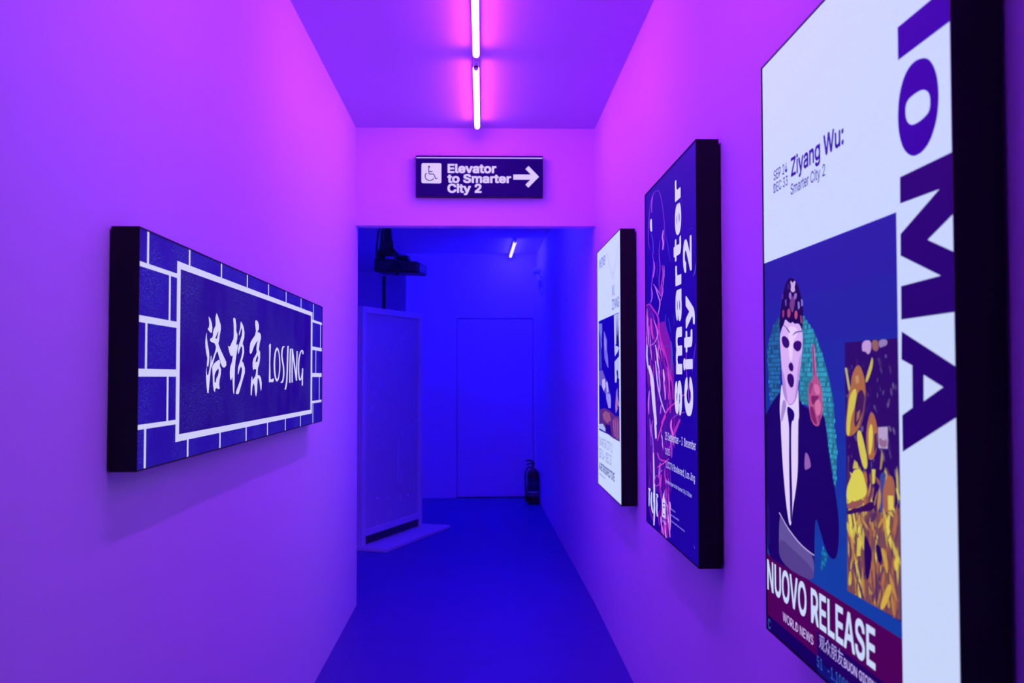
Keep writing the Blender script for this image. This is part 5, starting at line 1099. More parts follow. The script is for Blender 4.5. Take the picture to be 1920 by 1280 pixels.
GLASS_POSTER_ART = {"W":841,"H":1189,"shapes":[[0,[26,2,150],[[0,0,841,0,841,1189,0,1189]]],
[0,[84,20,160],[[8,781,75,785,150,762,239,676,218,628,113,637,67,568,4,568]]],
[0,[130,26,160],[[216,706,356,708,446,646,505,557,502,454,423,437,349,448,330,555,253,613,194,651]]],
[0,[188,40,170],[[258,624,354,612,419,556,456,473,437,438,372,440,305,504,248,576]]],
[0,[110,20,160],[[0,497,65,499,168,359,3,348]]],
[0,[78,14,150],[[3,646,197,628,354,605,443,542,502,454,576,385,1,348]]],
[0,[40,10,150],[[315,616,321,609,333,599,345,590,357,581,369,573,380,565,389,556,396,546,403,540,321,616,332,609,346,600,360,591,372,582,384,574,394,565,402,556,407,547,409,540]],2],
[0,[170,60,210],[[185,561,186,557,190,551,195,545,199,540,203,535,206,530,208,525,210,519,214,515,197,561,206,558,215,552,223,546,228,541,232,536,234,531,233,525,230,519,225,515]],2],
[0,[120,30,170],[[307,444,298,436,288,425,280,414,277,404,276,394,274,385,269,377,264,370,262,365,317,444,315,437,310,426,305,415,304,405,302,395,299,386,291,378,281,370,272,365]],2],
[0,[186,44,176],[[142,566,140,557,139,545,139,532,141,521,143,510,147,499,151,486,156,474,161,466,151,566,155,557,158,545,161,533,164,522,166,510,168,499,170,487,171,475,170,466]],2],
[0,[120,30,170],[[350,614,353,609,359,603,367,596,374,590,381,585,389,579,396,573,404,566,410,562,356,614,364,610,373,603,382,597,390,591,398,585,404,580,410,573,415,567,417,562]],2],
[0,[186,44,176],[[7,772,8,765,10,754,13,744,13,735,13,725,13,716,15,706,17,695,20,688,12,772,16,764,21,754,24,744,26,734,25,725,25,716,25,705,26,695,25,688]],2],
[0,[90,20,150],[[199,453,196,450,193,445,191,441,190,437,190,433,190,429,187,425,184,421,182,417,205,453,206,450,205,446,205,441,205,438,205,434,204,430,199,425,193,421,188,418]],2],
[0,[60,10,140],[[126,668,119,665,111,661,108,657,112,653,120,649,126,646,126,643,124,639,124,636,136,667,136,664,133,660,133,657,138,654,146,650,151,646,148,642,141,638,134,635]],2],
[0,[214,60,190],[[88,716,96,708,108,698,118,687,120,678,119,669,121,660,130,650,143,640,153,633,94,716,107,708,122,698,134,687,136,678,136,669,137,660,144,650,154,640,159,633]],2],
[0,[150,30,160],[[434,441,428,439,421,435,416,431,415,428,417,425,416,422,410,418,401,414,396,411,439,441,436,438,432,435,429,431,429,428,431,425,429,422,421,418,409,414,400,411]],2],
[0,[206,130,230],[[56,474,47,466,38,454,31,442,29,432,28,422,30,412,33,400,39,390,45,382,67,474,66,466,62,455,59,443,58,433,57,423,57,413,58,402,58,391,57,383]],2],
[0,[150,30,160],[[69,642,61,639,54,634,50,630,51,625,56,621,61,616,66,612,72,607,79,604,81,642,82,638,80,634,80,629,83,625,87,621,91,617,92,612,93,608,91,604]],2],
[0,[120,30,170],[[303,605,307,598,317,589,329,579,344,570,361,562,375,553,384,544,391,535,397,528,311,606,322,599,335,589,349,580,365,572,382,563,395,554,402,545,405,535,405,529]],2],
[0,[186,44,176],[[114,721,119,714,128,702,137,692,145,682,154,672,161,662,167,651,172,640,176,633,117,721,125,714,135,702,145,692,154,682,162,672,169,662,174,651,178,640,180,633]],2],
[0,[90,20,150],[[33,768,31,757,32,742,36,727,44,714,56,700,66,686,71,672,75,657,78,646,41,767,45,757,49,742,55,727,65,713,76,700,85,686,88,671,88,656,86,646]],2],
[0,[120,30,170],[[59,447,55,436,53,421,50,406,48,391,46,376,43,364,40,357,38,353,38,351,71,447,76,437,79,422,80,407,79,392,77,378,73,366,66,358,58,354,50,351]],2],
[0,[170,60,210],[[59,707,53,705,49,701,47,697,48,693,51,689,54,686,59,681,65,677,71,674,71,707,75,704,76,700,78,696,80,693,82,689,84,685,86,681,86,677,84,674]],2],
[0,[170,60,210],[[66,747,71,743,79,737,86,732,89,727,90,722,94,717,102,711,111,706,118,702,69,747,76,743,85,737,93,732,96,726,98,722,101,717,108,711,115,706,121,702]],2],
[0,[90,20,150],[[76,773,82,763,91,748,105,733,126,720,150,707,170,694,186,680,198,666,208,656,82,773,92,762,104,748,119,733,139,720,163,707,183,694,197,680,208,666,213,656]],2],
[0,[206,130,230],[[281,431,278,428,276,424,274,419,271,415,268,411,265,407,263,402,262,398,262,394,286,431,288,428,288,424,287,420,285,415,282,411,278,407,275,402,271,398,267,395]],2],
[0,[170,60,210],[[386,539,390,530,398,517,406,504,413,493,421,482,426,471,426,458,425,445,425,436,393,539,403,530,414,518,424,505,433,494,440,483,444,472,443,459,438,446,432,436]],2],
[0,[206,130,230],[[14,645,12,642,11,638,11,634,11,631,13,627,15,624,17,620,20,616,24,613,21,645,24,642,25,638,27,634,28,631,30,627,31,624,32,620,32,616,30,613]],2],
[0,[170,60,210],[[218,520,214,513,209,502,208,492,213,483,223,474,228,466,227,456,223,446,220,438,221,520,219,513,216,502,215,492,222,484,231,475,236,466,234,456,228,446,223,438]],2],
[0,[206,130,230],[[22,774,21,764,22,749,23,734,23,721,24,707,27,694,32,679,39,664,45,653,27,774,31,763,34,748,37,734,38,720,39,707,41,693,44,679,49,664,51,653]],2],
[0,[206,130,230],[[87,538,84,533,81,527,79,521,76,516,75,510,75,504,79,498,85,492,91,488,94,538,95,533,95,527,95,521,94,516,92,510,91,505,94,499,97,493,98,488]],2],
[0,[206,130,230],[[210,686,213,679,219,668,226,657,235,648,246,638,257,628,269,618,282,607,291,600,214,686,220,679,228,668,237,657,246,648,257,638,267,628,278,618,289,608,295,600]],2],
[0,[214,60,190],[[146,728,153,723,164,715,178,706,196,699,216,692,232,685,242,677,250,670,256,664,153,728,164,723,178,715,194,707,212,700,231,692,247,685,256,677,261,670,263,664]],2],
[0,[170,60,210],[[116,680,115,676,116,670,117,664,118,658,119,652,122,647,130,640,139,634,148,630,123,680,127,676,131,670,134,663,136,658,137,652,139,647,144,641,151,634,154,630]],2],
[0,[170,60,210],[[108,751,116,748,129,743,140,739,146,735,151,731,156,727,161,723,166,719,171,716,110,751,121,748,134,743,146,739,153,735,157,731,162,727,166,723,171,719,173,716]],2],
[0,[214,60,190],[[14,734,8,727,1,718,0,710,0,701,0,693,0,685,0,676,0,667,0,660,22,733,20,727,17,718,14,709,13,701,13,693,12,684,10,675,8,666,4,660]],2],
[0,[150,30,160],[[355,557,356,550,360,539,363,529,365,520,366,510,368,501,376,491,385,480,394,474,363,557,370,550,378,540,384,529,386,520,387,511,389,502,393,492,399,481,402,474]],2],
[0,[40,10,150],[[6,508,6,501,9,491,11,481,10,472,6,463,6,454,9,444,14,434,21,427,15,509,22,502,29,492,33,482,33,473,30,464,28,455,29,445,30,435,30,428]],2],
[0,[150,30,160],[[375,516,370,510,366,502,366,495,372,488,383,481,391,475,396,467,399,460,402,455,381,516,381,510,379,503,380,495,387,489,398,482,406,476,409,468,409,460,408,455]],2],
[0,[206,130,230],[[4,712,2,702,1,688,0,674,0,661,0,648,0,636,0,621,2,607,7,597,12,711,15,702,17,687,18,673,18,660,15,648,14,635,14,621,16,607,15,597]],2],
[0,[236,190,246],[[324,550,321,545,321,540,321,534,323,529,327,524,330,519,331,513,332,507,335,504,335,550,340,546,344,540,348,535,351,530,354,525,356,519,354,514,350,508,346,504]],2],
[0,[214,60,190],[[393,443,391,437,389,428,385,418,380,410,374,401,367,393,359,384,350,376,344,370,396,444,395,437,394,428,391,419,386,410,380,401,373,393,364,384,354,376,347,370]],2],
[0,[186,44,176],[[95,657,91,651,86,643,85,634,91,626,100,618,107,611,110,602,110,594,110,588,99,657,98,651,95,643,95,634,102,626,111,619,118,611,119,602,117,594,114,588]],2],
[0,[60,10,140],[[32,661,32,652,34,639,38,626,41,614,44,603,48,591,54,578,60,565,66,556,45,661,53,652,61,639,68,626,72,614,76,603,78,591,80,578,81,566,79,557]],2],
[0,[150,30,160],[[25,604,25,594,28,579,30,564,29,551,27,537,27,524,31,509,37,494,44,484,33,604,39,594,45,579,50,564,50,551,48,538,47,524,49,510,51,495,52,485]],2],
[0,[150,30,160],[[151,480,151,473,154,463,157,453,158,444,158,436,156,427,151,416,144,406,142,399,163,481,172,474,180,464,186,455,188,446,188,437,185,428,176,417,165,406,154,399]],2],
[0,[186,44,176],[[80,592,78,585,79,575,81,564,84,555,88,546,90,537,88,527,86,516,86,509,87,592,92,585,96,575,100,565,104,556,108,546,108,537,105,527,99,516,93,509]],2],
[0,[236,190,246],[[182,635,186,626,196,613,204,601,209,590,213,578,220,567,232,555,246,543,258,534,193,635,206,626,220,614,231,601,237,590,241,579,246,568,255,556,264,544,269,535]],2],
[0,[60,10,140],[[120,495,117,489,114,480,114,472,119,464,125,457,130,450,132,442,132,434,134,428,128,495,130,489,131,481,133,473,138,466,144,458,148,451,148,442,146,434,142,428]],2],
[0,[150,30,160],[[3,744,4,738,7,729,10,720,13,712,16,704,17,696,12,688,4,679,0,673,8,744,13,737,18,728,22,720,26,712,29,704,29,696,23,687,13,679,4,673]],2],
[0,[40,10,150],[[168,536,162,530,157,523,155,515,160,509,167,502,172,496,172,489,170,482,170,476,176,536,177,530,175,523,176,516,181,510,189,504,193,497,190,489,185,482,178,477]],2],
[0,[40,10,150],[[389,528,395,521,405,510,414,500,421,490,428,481,433,472,434,461,435,450,436,443,393,529,402,521,413,511,423,500,430,491,437,482,442,472,443,461,441,450,439,443]],2],
[0,[206,130,230],[[239,556,237,548,238,537,240,527,244,517,250,508,254,499,256,488,256,478,259,470,250,556,256,548,261,538,266,528,272,518,277,509,280,499,279,489,275,478,270,471]],2],
[0,[120,30,170],[[255,663,264,658,279,650,291,643,299,637,306,630,311,624,316,617,319,610,322,606,258,663,270,658,286,650,299,643,308,637,314,631,320,624,323,617,325,610,326,606]],2],
[0,[186,44,176],[[76,748,77,742,79,734,84,725,90,718,99,710,106,703,110,694,112,686,114,681,79,748,83,742,87,734,92,725,99,718,108,710,114,703,117,694,118,686,117,681]],2],
[0,[120,30,170],[[325,576,330,571,340,564,348,557,354,550,359,544,363,537,366,530,370,523,374,518,334,577,346,572,359,565,370,558,377,551,382,545,385,538,386,531,385,524,383,518]],2],
[0,[214,60,190],[[278,606,281,603,287,599,292,596,294,592,294,589,295,585,298,582,301,578,304,575,282,606,288,604,296,600,302,596,304,592,305,589,305,586,307,582,308,578,308,575]],2],
[0,[214,60,190],[[432,490,437,480,445,467,449,453,448,441,444,429,438,416,426,402,412,387,403,377,437,490,446,480,455,467,461,454,461,442,456,429,449,416,436,402,420,387,408,377]],2],
[0,[150,30,160],[[158,612,156,606,155,596,157,587,166,578,178,570,188,561,195,552,202,543,207,536,164,612,167,606,169,596,173,587,182,579,193,570,203,562,209,552,212,543,213,536]],2],
[0,[214,60,190],[[277,648,277,642,279,634,286,626,297,619,312,612,324,606,334,599,341,591,349,586,287,648,293,642,300,635,308,627,320,621,334,614,346,607,353,599,357,592,358,586]],2],
[0,[90,20,150],[[289,531,292,522,298,510,303,497,307,485,311,474,315,463,318,450,320,437,323,429,294,531,300,522,308,510,314,497,319,486,323,475,326,463,328,450,328,438,327,429]],2],
[0,[206,130,230],[[37,740,30,731,24,719,21,707,23,695,28,684,34,673,39,660,46,648,52,639,47,739,48,730,47,718,47,706,50,695,55,684,59,672,62,660,64,648,63,639]],2],
[0,[206,130,230],[[328,512,328,506,332,498,335,490,339,483,344,476,347,470,350,462,352,454,356,449,339,512,347,507,355,499,362,492,367,485,371,478,374,471,373,463,371,455,367,449]],2],
[0,[150,30,160],[[149,460,143,456,136,452,131,447,129,443,129,439,130,435,131,431,133,427,136,424,157,460,156,456,153,452,150,448,149,444,149,440,148,436,148,432,146,428,144,424]],2],
[0,[170,60,210],[[212,638,220,628,232,613,245,599,260,586,275,573,286,560,290,546,291,532,292,522,215,638,225,628,239,614,253,599,268,586,283,573,294,560,298,546,297,532,295,522]],2],
[0,[90,20,150],[[130,693,130,687,133,678,136,670,136,662,136,654,138,646,147,637,158,628,168,622,141,693,150,687,158,678,164,669,165,661,165,654,166,646,171,637,177,629,179,622]],2],
[0,[214,60,190],[[374,583,383,577,398,568,410,560,416,552,421,544,426,536,433,528,440,519,447,513,381,584,394,578,412,569,426,560,433,552,438,545,442,537,447,528,452,520,454,514]],2],
[0,[40,10,150],[[187,542,182,532,179,518,179,503,184,491,193,478,200,466,202,451,202,437,203,427,195,542,197,532,197,518,199,504,205,492,214,479,220,466,219,452,216,438,211,428]],2],
[0,[90,20,150],[[54,759,60,749,71,734,82,719,90,706,98,692,106,679,115,665,124,650,132,640,62,759,74,749,89,734,102,719,111,705,119,692,126,679,132,664,138,650,140,640]],2],
[0,[236,190,246],[[74,678,78,670,84,658,89,646,92,635,94,624,97,614,103,602,110,590,116,582,77,678,83,670,91,658,97,646,100,635,102,624,105,614,110,602,116,590,119,582]],2],
[0,[78,14,150],[[14,362,5,255,28,126,254,130,362,9,432,10,435,256,388,281,477,333,598,397,631,420,19,387]]],
[0,[90,20,150],[[277,283,277,279,280,273,282,268,281,263,278,257,278,252,283,246,291,241,299,238,288,284,296,281,303,276,308,270,308,265,306,260,304,254,306,249,309,244,309,239]],2],
[0,[214,60,190],[[433,322,436,318,440,312,443,306,445,300,445,294,445,288,446,282,447,276,449,271,436,323,440,318,445,312,450,306,451,301,452,295,452,289,452,283,452,276,451,272]],2],
[0,[170,60,210],[[392,256,390,254,390,250,388,246,386,243,383,239,381,236,382,232,383,229,385,226,396,257,398,254,399,251,399,247,397,244,394,240,392,237,391,233,391,230,390,227]],2],
[0,[214,60,190],[[401,198,399,193,398,187,396,181,395,176,394,171,393,165,392,159,390,153,390,149,408,198,410,194,411,189,412,183,411,178,410,172,409,167,405,161,401,154,397,150]],2],
[0,[90,20,150],[[392,296,388,291,385,284,382,277,380,271,378,266,376,260,373,253,369,246,368,241,400,296,402,292,403,286,402,279,401,273,400,267,396,261,391,254,384,247,377,242]],2],
[0,[236,190,246],[[475,345,473,341,471,337,470,332,472,328,475,325,479,321,484,317,489,313,493,310,478,345,477,342,476,337,476,333,478,329,481,325,485,322,489,318,493,313,495,310]],2],
[0,[60,10,140],[[185,382,180,378,175,373,173,368,174,364,176,360,181,356,188,352,197,348,205,345,192,382,192,378,190,374,190,369,191,365,194,362,197,358,202,353,208,349,211,346]],2],
[0,[120,30,170],[[358,328,357,325,358,319,362,314,367,310,374,306,380,302,383,297,386,292,388,288,364,329,367,326,371,321,376,316,382,312,389,308,394,303,396,298,396,293,394,289]],2],
[0,[150,30,160],[[301,124,296,120,290,113,284,106,278,100,273,94,270,89,269,83,270,77,273,73,307,125,306,121,303,114,298,108,294,102,289,96,285,91,282,85,281,79,279,74]],2],
[0,[90,20,150],[[394,274,391,271,388,268,386,264,382,261,378,257,374,254,373,250,372,246,374,244,403,275,406,272,408,269,407,266,404,262,400,258,396,255,392,251,388,248,383,245]],2],
[0,[150,30,160],[[504,410,502,406,501,401,500,396,502,392,504,388,506,384,506,379,505,374,504,371,508,410,508,407,509,402,509,397,511,393,514,389,515,384,514,380,511,374,508,371]],2],
[0,[90,20,150],[[411,172,409,168,407,162,405,157,405,152,406,148,406,143,404,138,402,133,402,129,417,172,419,169,419,164,419,159,420,154,420,150,420,145,416,139,412,134,408,130]],2],
[0,[206,130,230],[[330,107,328,104,327,98,325,93,320,88,315,82,312,77,310,72,311,67,312,64,332,108,333,104,332,99,331,94,327,89,322,83,318,78,316,73,316,68,315,64]],2],
[0,[150,30,160],[[395,162,395,157,396,151,398,144,398,137,398,131,399,125,403,118,408,112,413,108,398,163,401,158,404,152,406,145,407,139,407,132,408,126,411,120,415,113,417,109]],2],
[0,[236,190,246],[[318,122,314,115,309,105,304,95,300,86,295,76,292,67,290,58,288,48,288,41,321,122,319,116,315,106,311,96,307,87,303,77,299,68,296,58,293,48,291,42]],2],
[0,[150,30,160],[[60,172,56,165,53,155,47,145,38,136,27,126,19,116,17,106,18,97,20,91,63,172,63,166,61,156,56,146,48,137,37,127,28,117,25,108,24,98,23,91]],2],
[0,[206,130,230],[[387,111,381,106,376,99,372,93,371,87,372,82,373,77,374,71,374,65,376,62,395,112,395,108,393,101,391,95,391,90,392,85,392,80,390,74,388,67,384,63]],2],
[0,[186,44,176],[[344,224,339,218,335,211,334,204,336,198,341,192,345,187,347,180,350,174,353,170,353,224,355,220,355,213,356,207,359,201,364,196,367,190,367,183,365,176,362,171]],2],
[0,[236,190,246],[[417,108,415,102,415,92,415,83,416,75,418,67,419,59,420,50,420,41,423,35,426,110,431,104,435,96,438,87,441,79,442,71,442,63,440,53,437,44,432,36]],2],
[0,[186,44,176],[[303,311,302,308,302,304,303,300,305,297,308,293,310,290,311,286,312,282,314,280,309,312,313,309,316,306,319,302,322,298,324,295,325,292,325,287,323,283,321,280]],2],
[0,[186,44,176],[[304,131,304,127,306,122,307,117,306,113,304,108,305,103,311,99,319,95,326,92,309,132,313,128,317,124,320,119,319,114,317,110,317,105,322,101,328,97,331,93]],2],
[0,[236,190,246],[[301,329,300,325,300,320,300,314,300,309,300,304,301,299,305,294,309,289,314,286,304,329,307,326,308,320,310,315,310,310,310,305,311,300,313,295,316,290,317,286]],2],
[0,[206,130,230],[[356,128,354,124,353,119,354,114,359,110,366,106,371,102,376,98,380,94,384,91,364,129,367,126,370,121,373,117,378,113,385,110,390,106,392,101,393,96,392,92]],2],
[0,[40,10,150],[[399,129,394,126,391,122,389,118,391,115,394,112,397,110,398,106,400,103,403,101,408,130,409,127,409,124,410,121,412,118,415,116,417,113,417,109,415,106,412,103]],2],
[0,[236,190,246],[[419,125,419,123,421,120,423,117,423,115,424,112,425,109,427,106,431,104,435,102,426,127,431,125,436,123,440,120,441,117,442,115,442,112,442,109,443,106,442,103]],2],
[0,[90,20,150],[[190,336,184,333,177,328,172,324,169,320,168,316,167,312,168,308,169,304,172,301,197,336,196,333,192,329,189,325,188,321,186,317,185,314,183,309,182,305,179,302]],2],
[0,[170,60,210],[[128,372,118,367,107,359,98,351,93,344,91,336,89,330,88,322,89,314,91,309,137,373,134,367,127,359,121,352,118,345,115,338,112,331,109,323,105,316,101,310]],2],
[0,[236,190,246],[[269,364,272,360,277,354,281,348,282,342,281,336,283,330,289,324,297,318,304,315,273,364,279,360,286,354,291,348,292,343,292,337,292,331,298,325,304,319,308,315]],2],
[0,[206,130,230],[[341,154,336,147,331,138,327,128,325,120,324,112,322,104,319,95,316,86,314,80,346,154,344,148,342,139,339,130,337,122,336,114,334,106,330,97,324,87,319,81]],2],
[0,[60,10,140],[[266,372,266,368,269,363,270,358,269,354,266,349,265,344,269,339,275,334,282,331,275,372,282,370,288,365,292,360,291,355,289,350,287,346,288,341,290,336,290,332]],2],
[0,[186,44,176],[[343,116,341,113,340,109,341,106,342,102,344,99,346,96,350,93,354,90,358,88,352,118,357,116,361,112,364,109,366,106,368,103,369,100,370,97,370,93,368,90]],2],
[0,[236,190,246],[[411,104,408,98,406,89,403,81,399,73,394,65,391,58,390,49,389,41,391,36,418,105,420,100,420,92,419,83,416,76,412,68,408,60,404,51,401,43,397,37]],2],
[0,[60,10,140],[[217,365,211,362,204,357,199,352,196,348,194,344,192,340,191,336,190,331,192,328,227,365,228,362,226,358,223,353,221,349,219,345,216,341,212,336,207,332,202,329]],2],
[0,[170,60,210],[[74,354,69,351,65,346,62,342,64,338,67,334,71,331,77,327,84,324,90,321,84,354,86,351,85,347,86,343,88,340,91,337,94,333,97,329,100,325,100,322]],2],
[0,[150,30,160],[[506,378,501,376,496,373,493,370,494,367,496,364,499,362,500,359,501,357,504,355,513,378,513,376,511,373,510,371,512,368,514,366,516,363,515,360,513,357,511,355]],2],
[0,[120,30,170],[[330,121,324,114,317,104,313,94,312,86,313,78,314,70,316,61,317,53,320,47,338,122,337,116,335,106,332,97,333,89,334,81,334,73,333,64,331,55,328,48]],2],
[0,[90,20,150],[[326,179,319,177,312,173,307,169,305,166,306,163,307,161,308,158,309,155,312,153,335,180,335,178,332,174,329,171,329,169,330,166,330,164,328,160,325,157,321,154]],2],
[0,[120,30,170],[[390,186,388,182,388,178,389,174,392,171,396,168,400,166,404,162,407,159,411,157,401,187,406,185,410,182,414,178,418,176,422,173,425,169,426,165,424,161,421,158]],2],
[0,[120,30,170],[[392,220,386,214,381,206,375,197,370,189,365,182,361,174,358,165,356,157,356,151,398,221,397,215,394,207,390,198,386,191,380,183,376,175,371,167,366,158,362,152]],2],
[0,[120,30,170],[[53,222,55,219,61,213,66,208,66,204,66,198,67,193,73,188,82,184,90,181,64,224,74,221,85,217,93,212,96,207,95,202,95,197,98,192,101,186,102,182]],2],
[0,[214,60,190],[[275,198,270,192,266,184,263,177,259,170,256,163,253,157,251,149,250,142,251,137,286,199,288,194,289,187,288,180,286,173,283,166,279,159,274,152,268,144,262,138]],2],
[0,[60,10,140],[[229,397,228,391,228,383,229,375,233,368,238,361,242,354,246,346,250,338,254,333,231,397,232,391,234,383,236,376,240,368,244,362,249,355,252,347,255,339,256,333]],2],
[0,[170,60,210],[[452,346,451,339,453,330,454,320,456,312,457,303,458,294,459,285,459,275,461,268,459,347,464,340,468,331,472,322,474,313,476,305,476,296,474,286,472,276,468,269]],2],
[0,[150,30,160],[[338,123,331,120,323,115,316,110,313,106,311,102,309,98,306,93,302,89,300,86,342,124,338,120,332,116,327,111,325,107,323,103,320,99,315,94,310,90,304,86]],2],
[0,[60,10,140],[[308,192,300,188,291,181,284,175,283,170,285,165,286,161,281,155,275,149,272,144,313,192,309,188,302,182,297,176,297,172,299,167,299,162,293,156,284,150,277,145]],2],
[0,[236,190,246],[[354,76,352,69,354,60,354,50,350,41,346,32,344,23,346,13,350,4,355,0,363,78,368,72,373,63,376,54,374,45,370,36,366,26,366,17,366,7,364,0]],2],
[0,[90,20,150],[[476,370,472,368,468,364,465,360,461,357,457,354,455,350,458,346,464,343,470,341,483,371,485,368,485,365,484,361,480,358,476,354,474,351,475,348,477,345,477,342]],2],
[0,[60,10,140],[[361,76,363,70,366,63,368,55,367,48,366,40,365,32,367,24,371,17,374,12,366,77,370,72,375,64,378,57,378,49,377,42,376,34,377,26,378,18,379,12]],2],
[0,[214,60,190],[[349,84,341,76,332,65,326,54,321,44,319,34,317,25,316,15,316,4,319,0,360,86,359,79,356,68,352,57,349,48,346,38,343,29,340,18,335,8,330,0]],2],
[0,[214,60,190],[[329,134,323,127,318,117,316,107,317,99,321,91,324,83,325,74,326,65,328,58,339,135,340,129,340,120,340,110,343,103,346,95,348,87,347,77,343,67,338,60]],2],
[0,[206,130,230],[[97,353,90,346,82,336,77,326,77,318,79,310,82,302,83,292,84,283,86,277,101,353,98,346,92,336,87,327,88,319,90,311,92,302,92,293,91,284,90,277]],2],
[0,[206,130,230],[[263,235,256,230,248,223,242,216,238,210,236,204,234,198,232,191,230,185,230,180,268,235,265,230,259,224,254,217,251,211,249,205,246,199,243,192,239,186,236,181]],2],
[0,[120,30,170],[[437,232,435,225,434,215,434,206,436,198,440,189,442,181,443,172,443,162,444,156,442,232,443,226,444,216,445,207,448,199,452,191,454,183,453,173,451,164,448,157]],2],
[0,[186,44,176],[[275,79,272,71,270,61,270,52,270,43,271,34,272,26,272,16,273,6,275,0,283,80,286,73,288,64,289,55,290,46,291,38,291,29,290,19,287,9,283,1]],2],
[0,[60,10,140],[[436,300,434,294,434,286,433,277,428,269,423,260,419,252,420,244,423,235,427,230,441,301,444,295,446,287,446,278,442,270,437,262,432,254,432,245,433,236,432,230]],2],
[0,[90,20,150],[[77,323,79,316,82,307,85,297,86,289,86,280,86,271,87,261,88,251,91,245,84,324,90,318,96,308,100,299,102,290,102,281,101,272,100,262,99,252,97,245]],2],
[0,[214,60,190],[[362,164,360,157,361,148,360,138,357,130,353,121,349,112,345,102,341,92,340,85,368,164,371,158,374,150,375,140,372,132,368,122,364,114,358,103,352,93,346,86]],2],
[0,[170,60,210],[[54,359,58,352,66,342,72,332,76,323,79,314,82,305,85,295,89,285,92,278,57,359,65,352,74,342,81,333,85,324,88,315,90,306,93,296,95,286,96,278]],2],
[0,[186,44,176],[[134,282,127,276,119,266,114,257,115,249,118,241,120,233,120,224,120,215,121,209,142,283,141,277,137,268,135,258,137,251,140,243,141,235,139,226,135,217,130,210]],2],
[0,[206,130,230],[[262,55,261,50,262,42,265,35,271,30,279,24,286,19,292,13,297,6,303,2,270,56,275,52,280,45,285,39,292,34,299,28,305,23,309,16,311,9,311,4]],2],
[0,[150,30,160],[[355,118,355,114,356,107,358,101,362,95,368,90,372,85,372,79,370,72,370,67,358,119,360,114,362,108,365,102,370,97,376,92,380,86,379,80,376,72,373,67]],2],
[0,[170,60,210],[[269,237,265,231,261,223,257,215,252,207,246,200,243,192,242,184,244,176,246,170,277,238,278,233,278,225,276,217,272,209,266,201,262,194,259,186,257,177,254,172]],2],
[0,[170,60,210],[[440,317,437,314,435,309,432,305,426,301,419,297,413,292,410,288,410,283,411,280,446,317,448,314,448,310,446,306,441,301,434,297,428,293,424,288,421,284,417,281]],2],
[0,[120,30,170],[[131,224,135,219,142,214,147,208,148,202,148,197,149,191,152,185,156,179,162,175,140,225,149,222,160,216,168,210,170,205,170,199,169,193,170,187,171,181,170,176]],2],
[0,[40,10,150],[[391,387,392,383,394,378,396,372,398,367,401,362,403,357,405,351,406,346,408,342,395,388,398,384,402,378,405,373,408,368,410,363,412,358,412,352,412,346,412,342]],2],
[0,[120,30,170],[[332,310,328,307,324,303,322,298,325,295,331,292,336,289,340,285,344,282,348,279,340,311,342,308,342,304,342,300,346,298,351,294,355,291,357,287,358,283,356,280]],2],
[0,[186,44,176],[[382,58,384,56,388,53,390,50,390,46,389,43,389,39,392,36,397,33,401,31,386,59,391,57,397,55,401,51,401,48,400,44,399,41,401,38,404,35,406,32]],2],
[0,[170,60,210],[[332,76,327,72,322,68,318,63,315,59,312,55,312,51,315,48,321,45,326,43,336,76,334,73,331,69,328,64,326,60,323,57,322,53,324,50,328,46,330,44]],2],
[0,[170,60,210],[[141,296,136,290,130,282,126,275,124,268,123,261,124,254,127,248,132,241,137,236,146,296,144,290,140,283,137,275,136,269,135,262,135,256,137,249,140,242,141,237]],2],
[0,[150,30,160],[[486,356,486,351,489,344,491,338,493,332,494,326,496,320,498,313,501,307,505,302,491,356,496,352,501,346,505,339,507,333,508,327,509,321,510,314,511,308,510,303]],2],
[0,[140,56,200],[[93,982,86,988,75,998,68,1010,66,1025,67,1041,70,1058,75,1073,83,1088,91,1103,99,1116,108,1129,120,1140,133,1148,147,1155,165,1160,186,1163,210,1164,230,1163,247,1160,265,1155,281,1147,296,1136,309,1123,321,1109,332,1092,343,1073,352,1057,358,1043,364,1032,367,1019,366,1006,364,992,361,979,359,966,356,953,354,944,87,982,78,989,67,999,58,1011,56,1026,57,1043,59,1059,64,1075,71,1090,79,1105,87,1118,97,1131,108,1142,121,1151,136,1158,154,1163,176,1166,202,1167,227,1165,252,1161,274,1155,292,1146,307,1135,320,1122,331,1107,343,1090,353,1072,361,1056,368,1042,373,1030,376,1018,375,1005,372,991,369,978,366,965,362,952,359,944]],2],
[0,[222,222,254],[[110,1085,101,1080,96,1072,95,1064,98,1055,105,1046,115,1039,132,1082,137,1075,138,1067,138,1058,140,1050,141,1042,137,1037]],2],
[0,[170,80,210],[[155,1162,144,1156,132,1146,124,1136,124,1124,127,1112,131,1103,164,1161,159,1153,149,1143,142,1133,141,1122,142,1110,140,1102]],2],
[0,[216,120,226],[[342,1011,334,1006,325,998,320,990,324,982,331,976,335,970,334,962,329,953,328,947,355,1009,353,1003,347,994,344,987,348,980,356,974,360,967,356,959,348,951,341,945]],2],
[0,[100,60,200],[[115,1033,123,1025,136,1015,146,1004,150,993,152,982,154,972,158,963,162,956,166,952,123,1032,135,1024,150,1014,161,1002,166,991,168,980,169,970,172,962,174,955,174,951]],2],
[0,[128,48,190],[[126,965,136,954,151,937,159,921,154,906,141,891,130,876,122,864,116,854,112,843,109,829,108,814,109,804,136,964,151,952,168,936,178,919,174,904,162,888,151,874,144,862,137,852,131,841,127,828,124,814,120,804]],2],
[0,[200,90,210],[[167,926,168,920,171,911,172,901,164,891,153,880,148,872,178,926,185,919,191,909,193,899,184,888,171,878,158,870]],2],
[0,[128,48,190],[[285,985,277,974,268,958,263,942,266,925,274,908,277,892,272,878,262,865,257,851,262,831,271,809,279,794,295,983,291,972,284,956,281,940,286,923,293,906,297,890,291,876,281,863,275,849,278,830,285,808,289,794]],2],
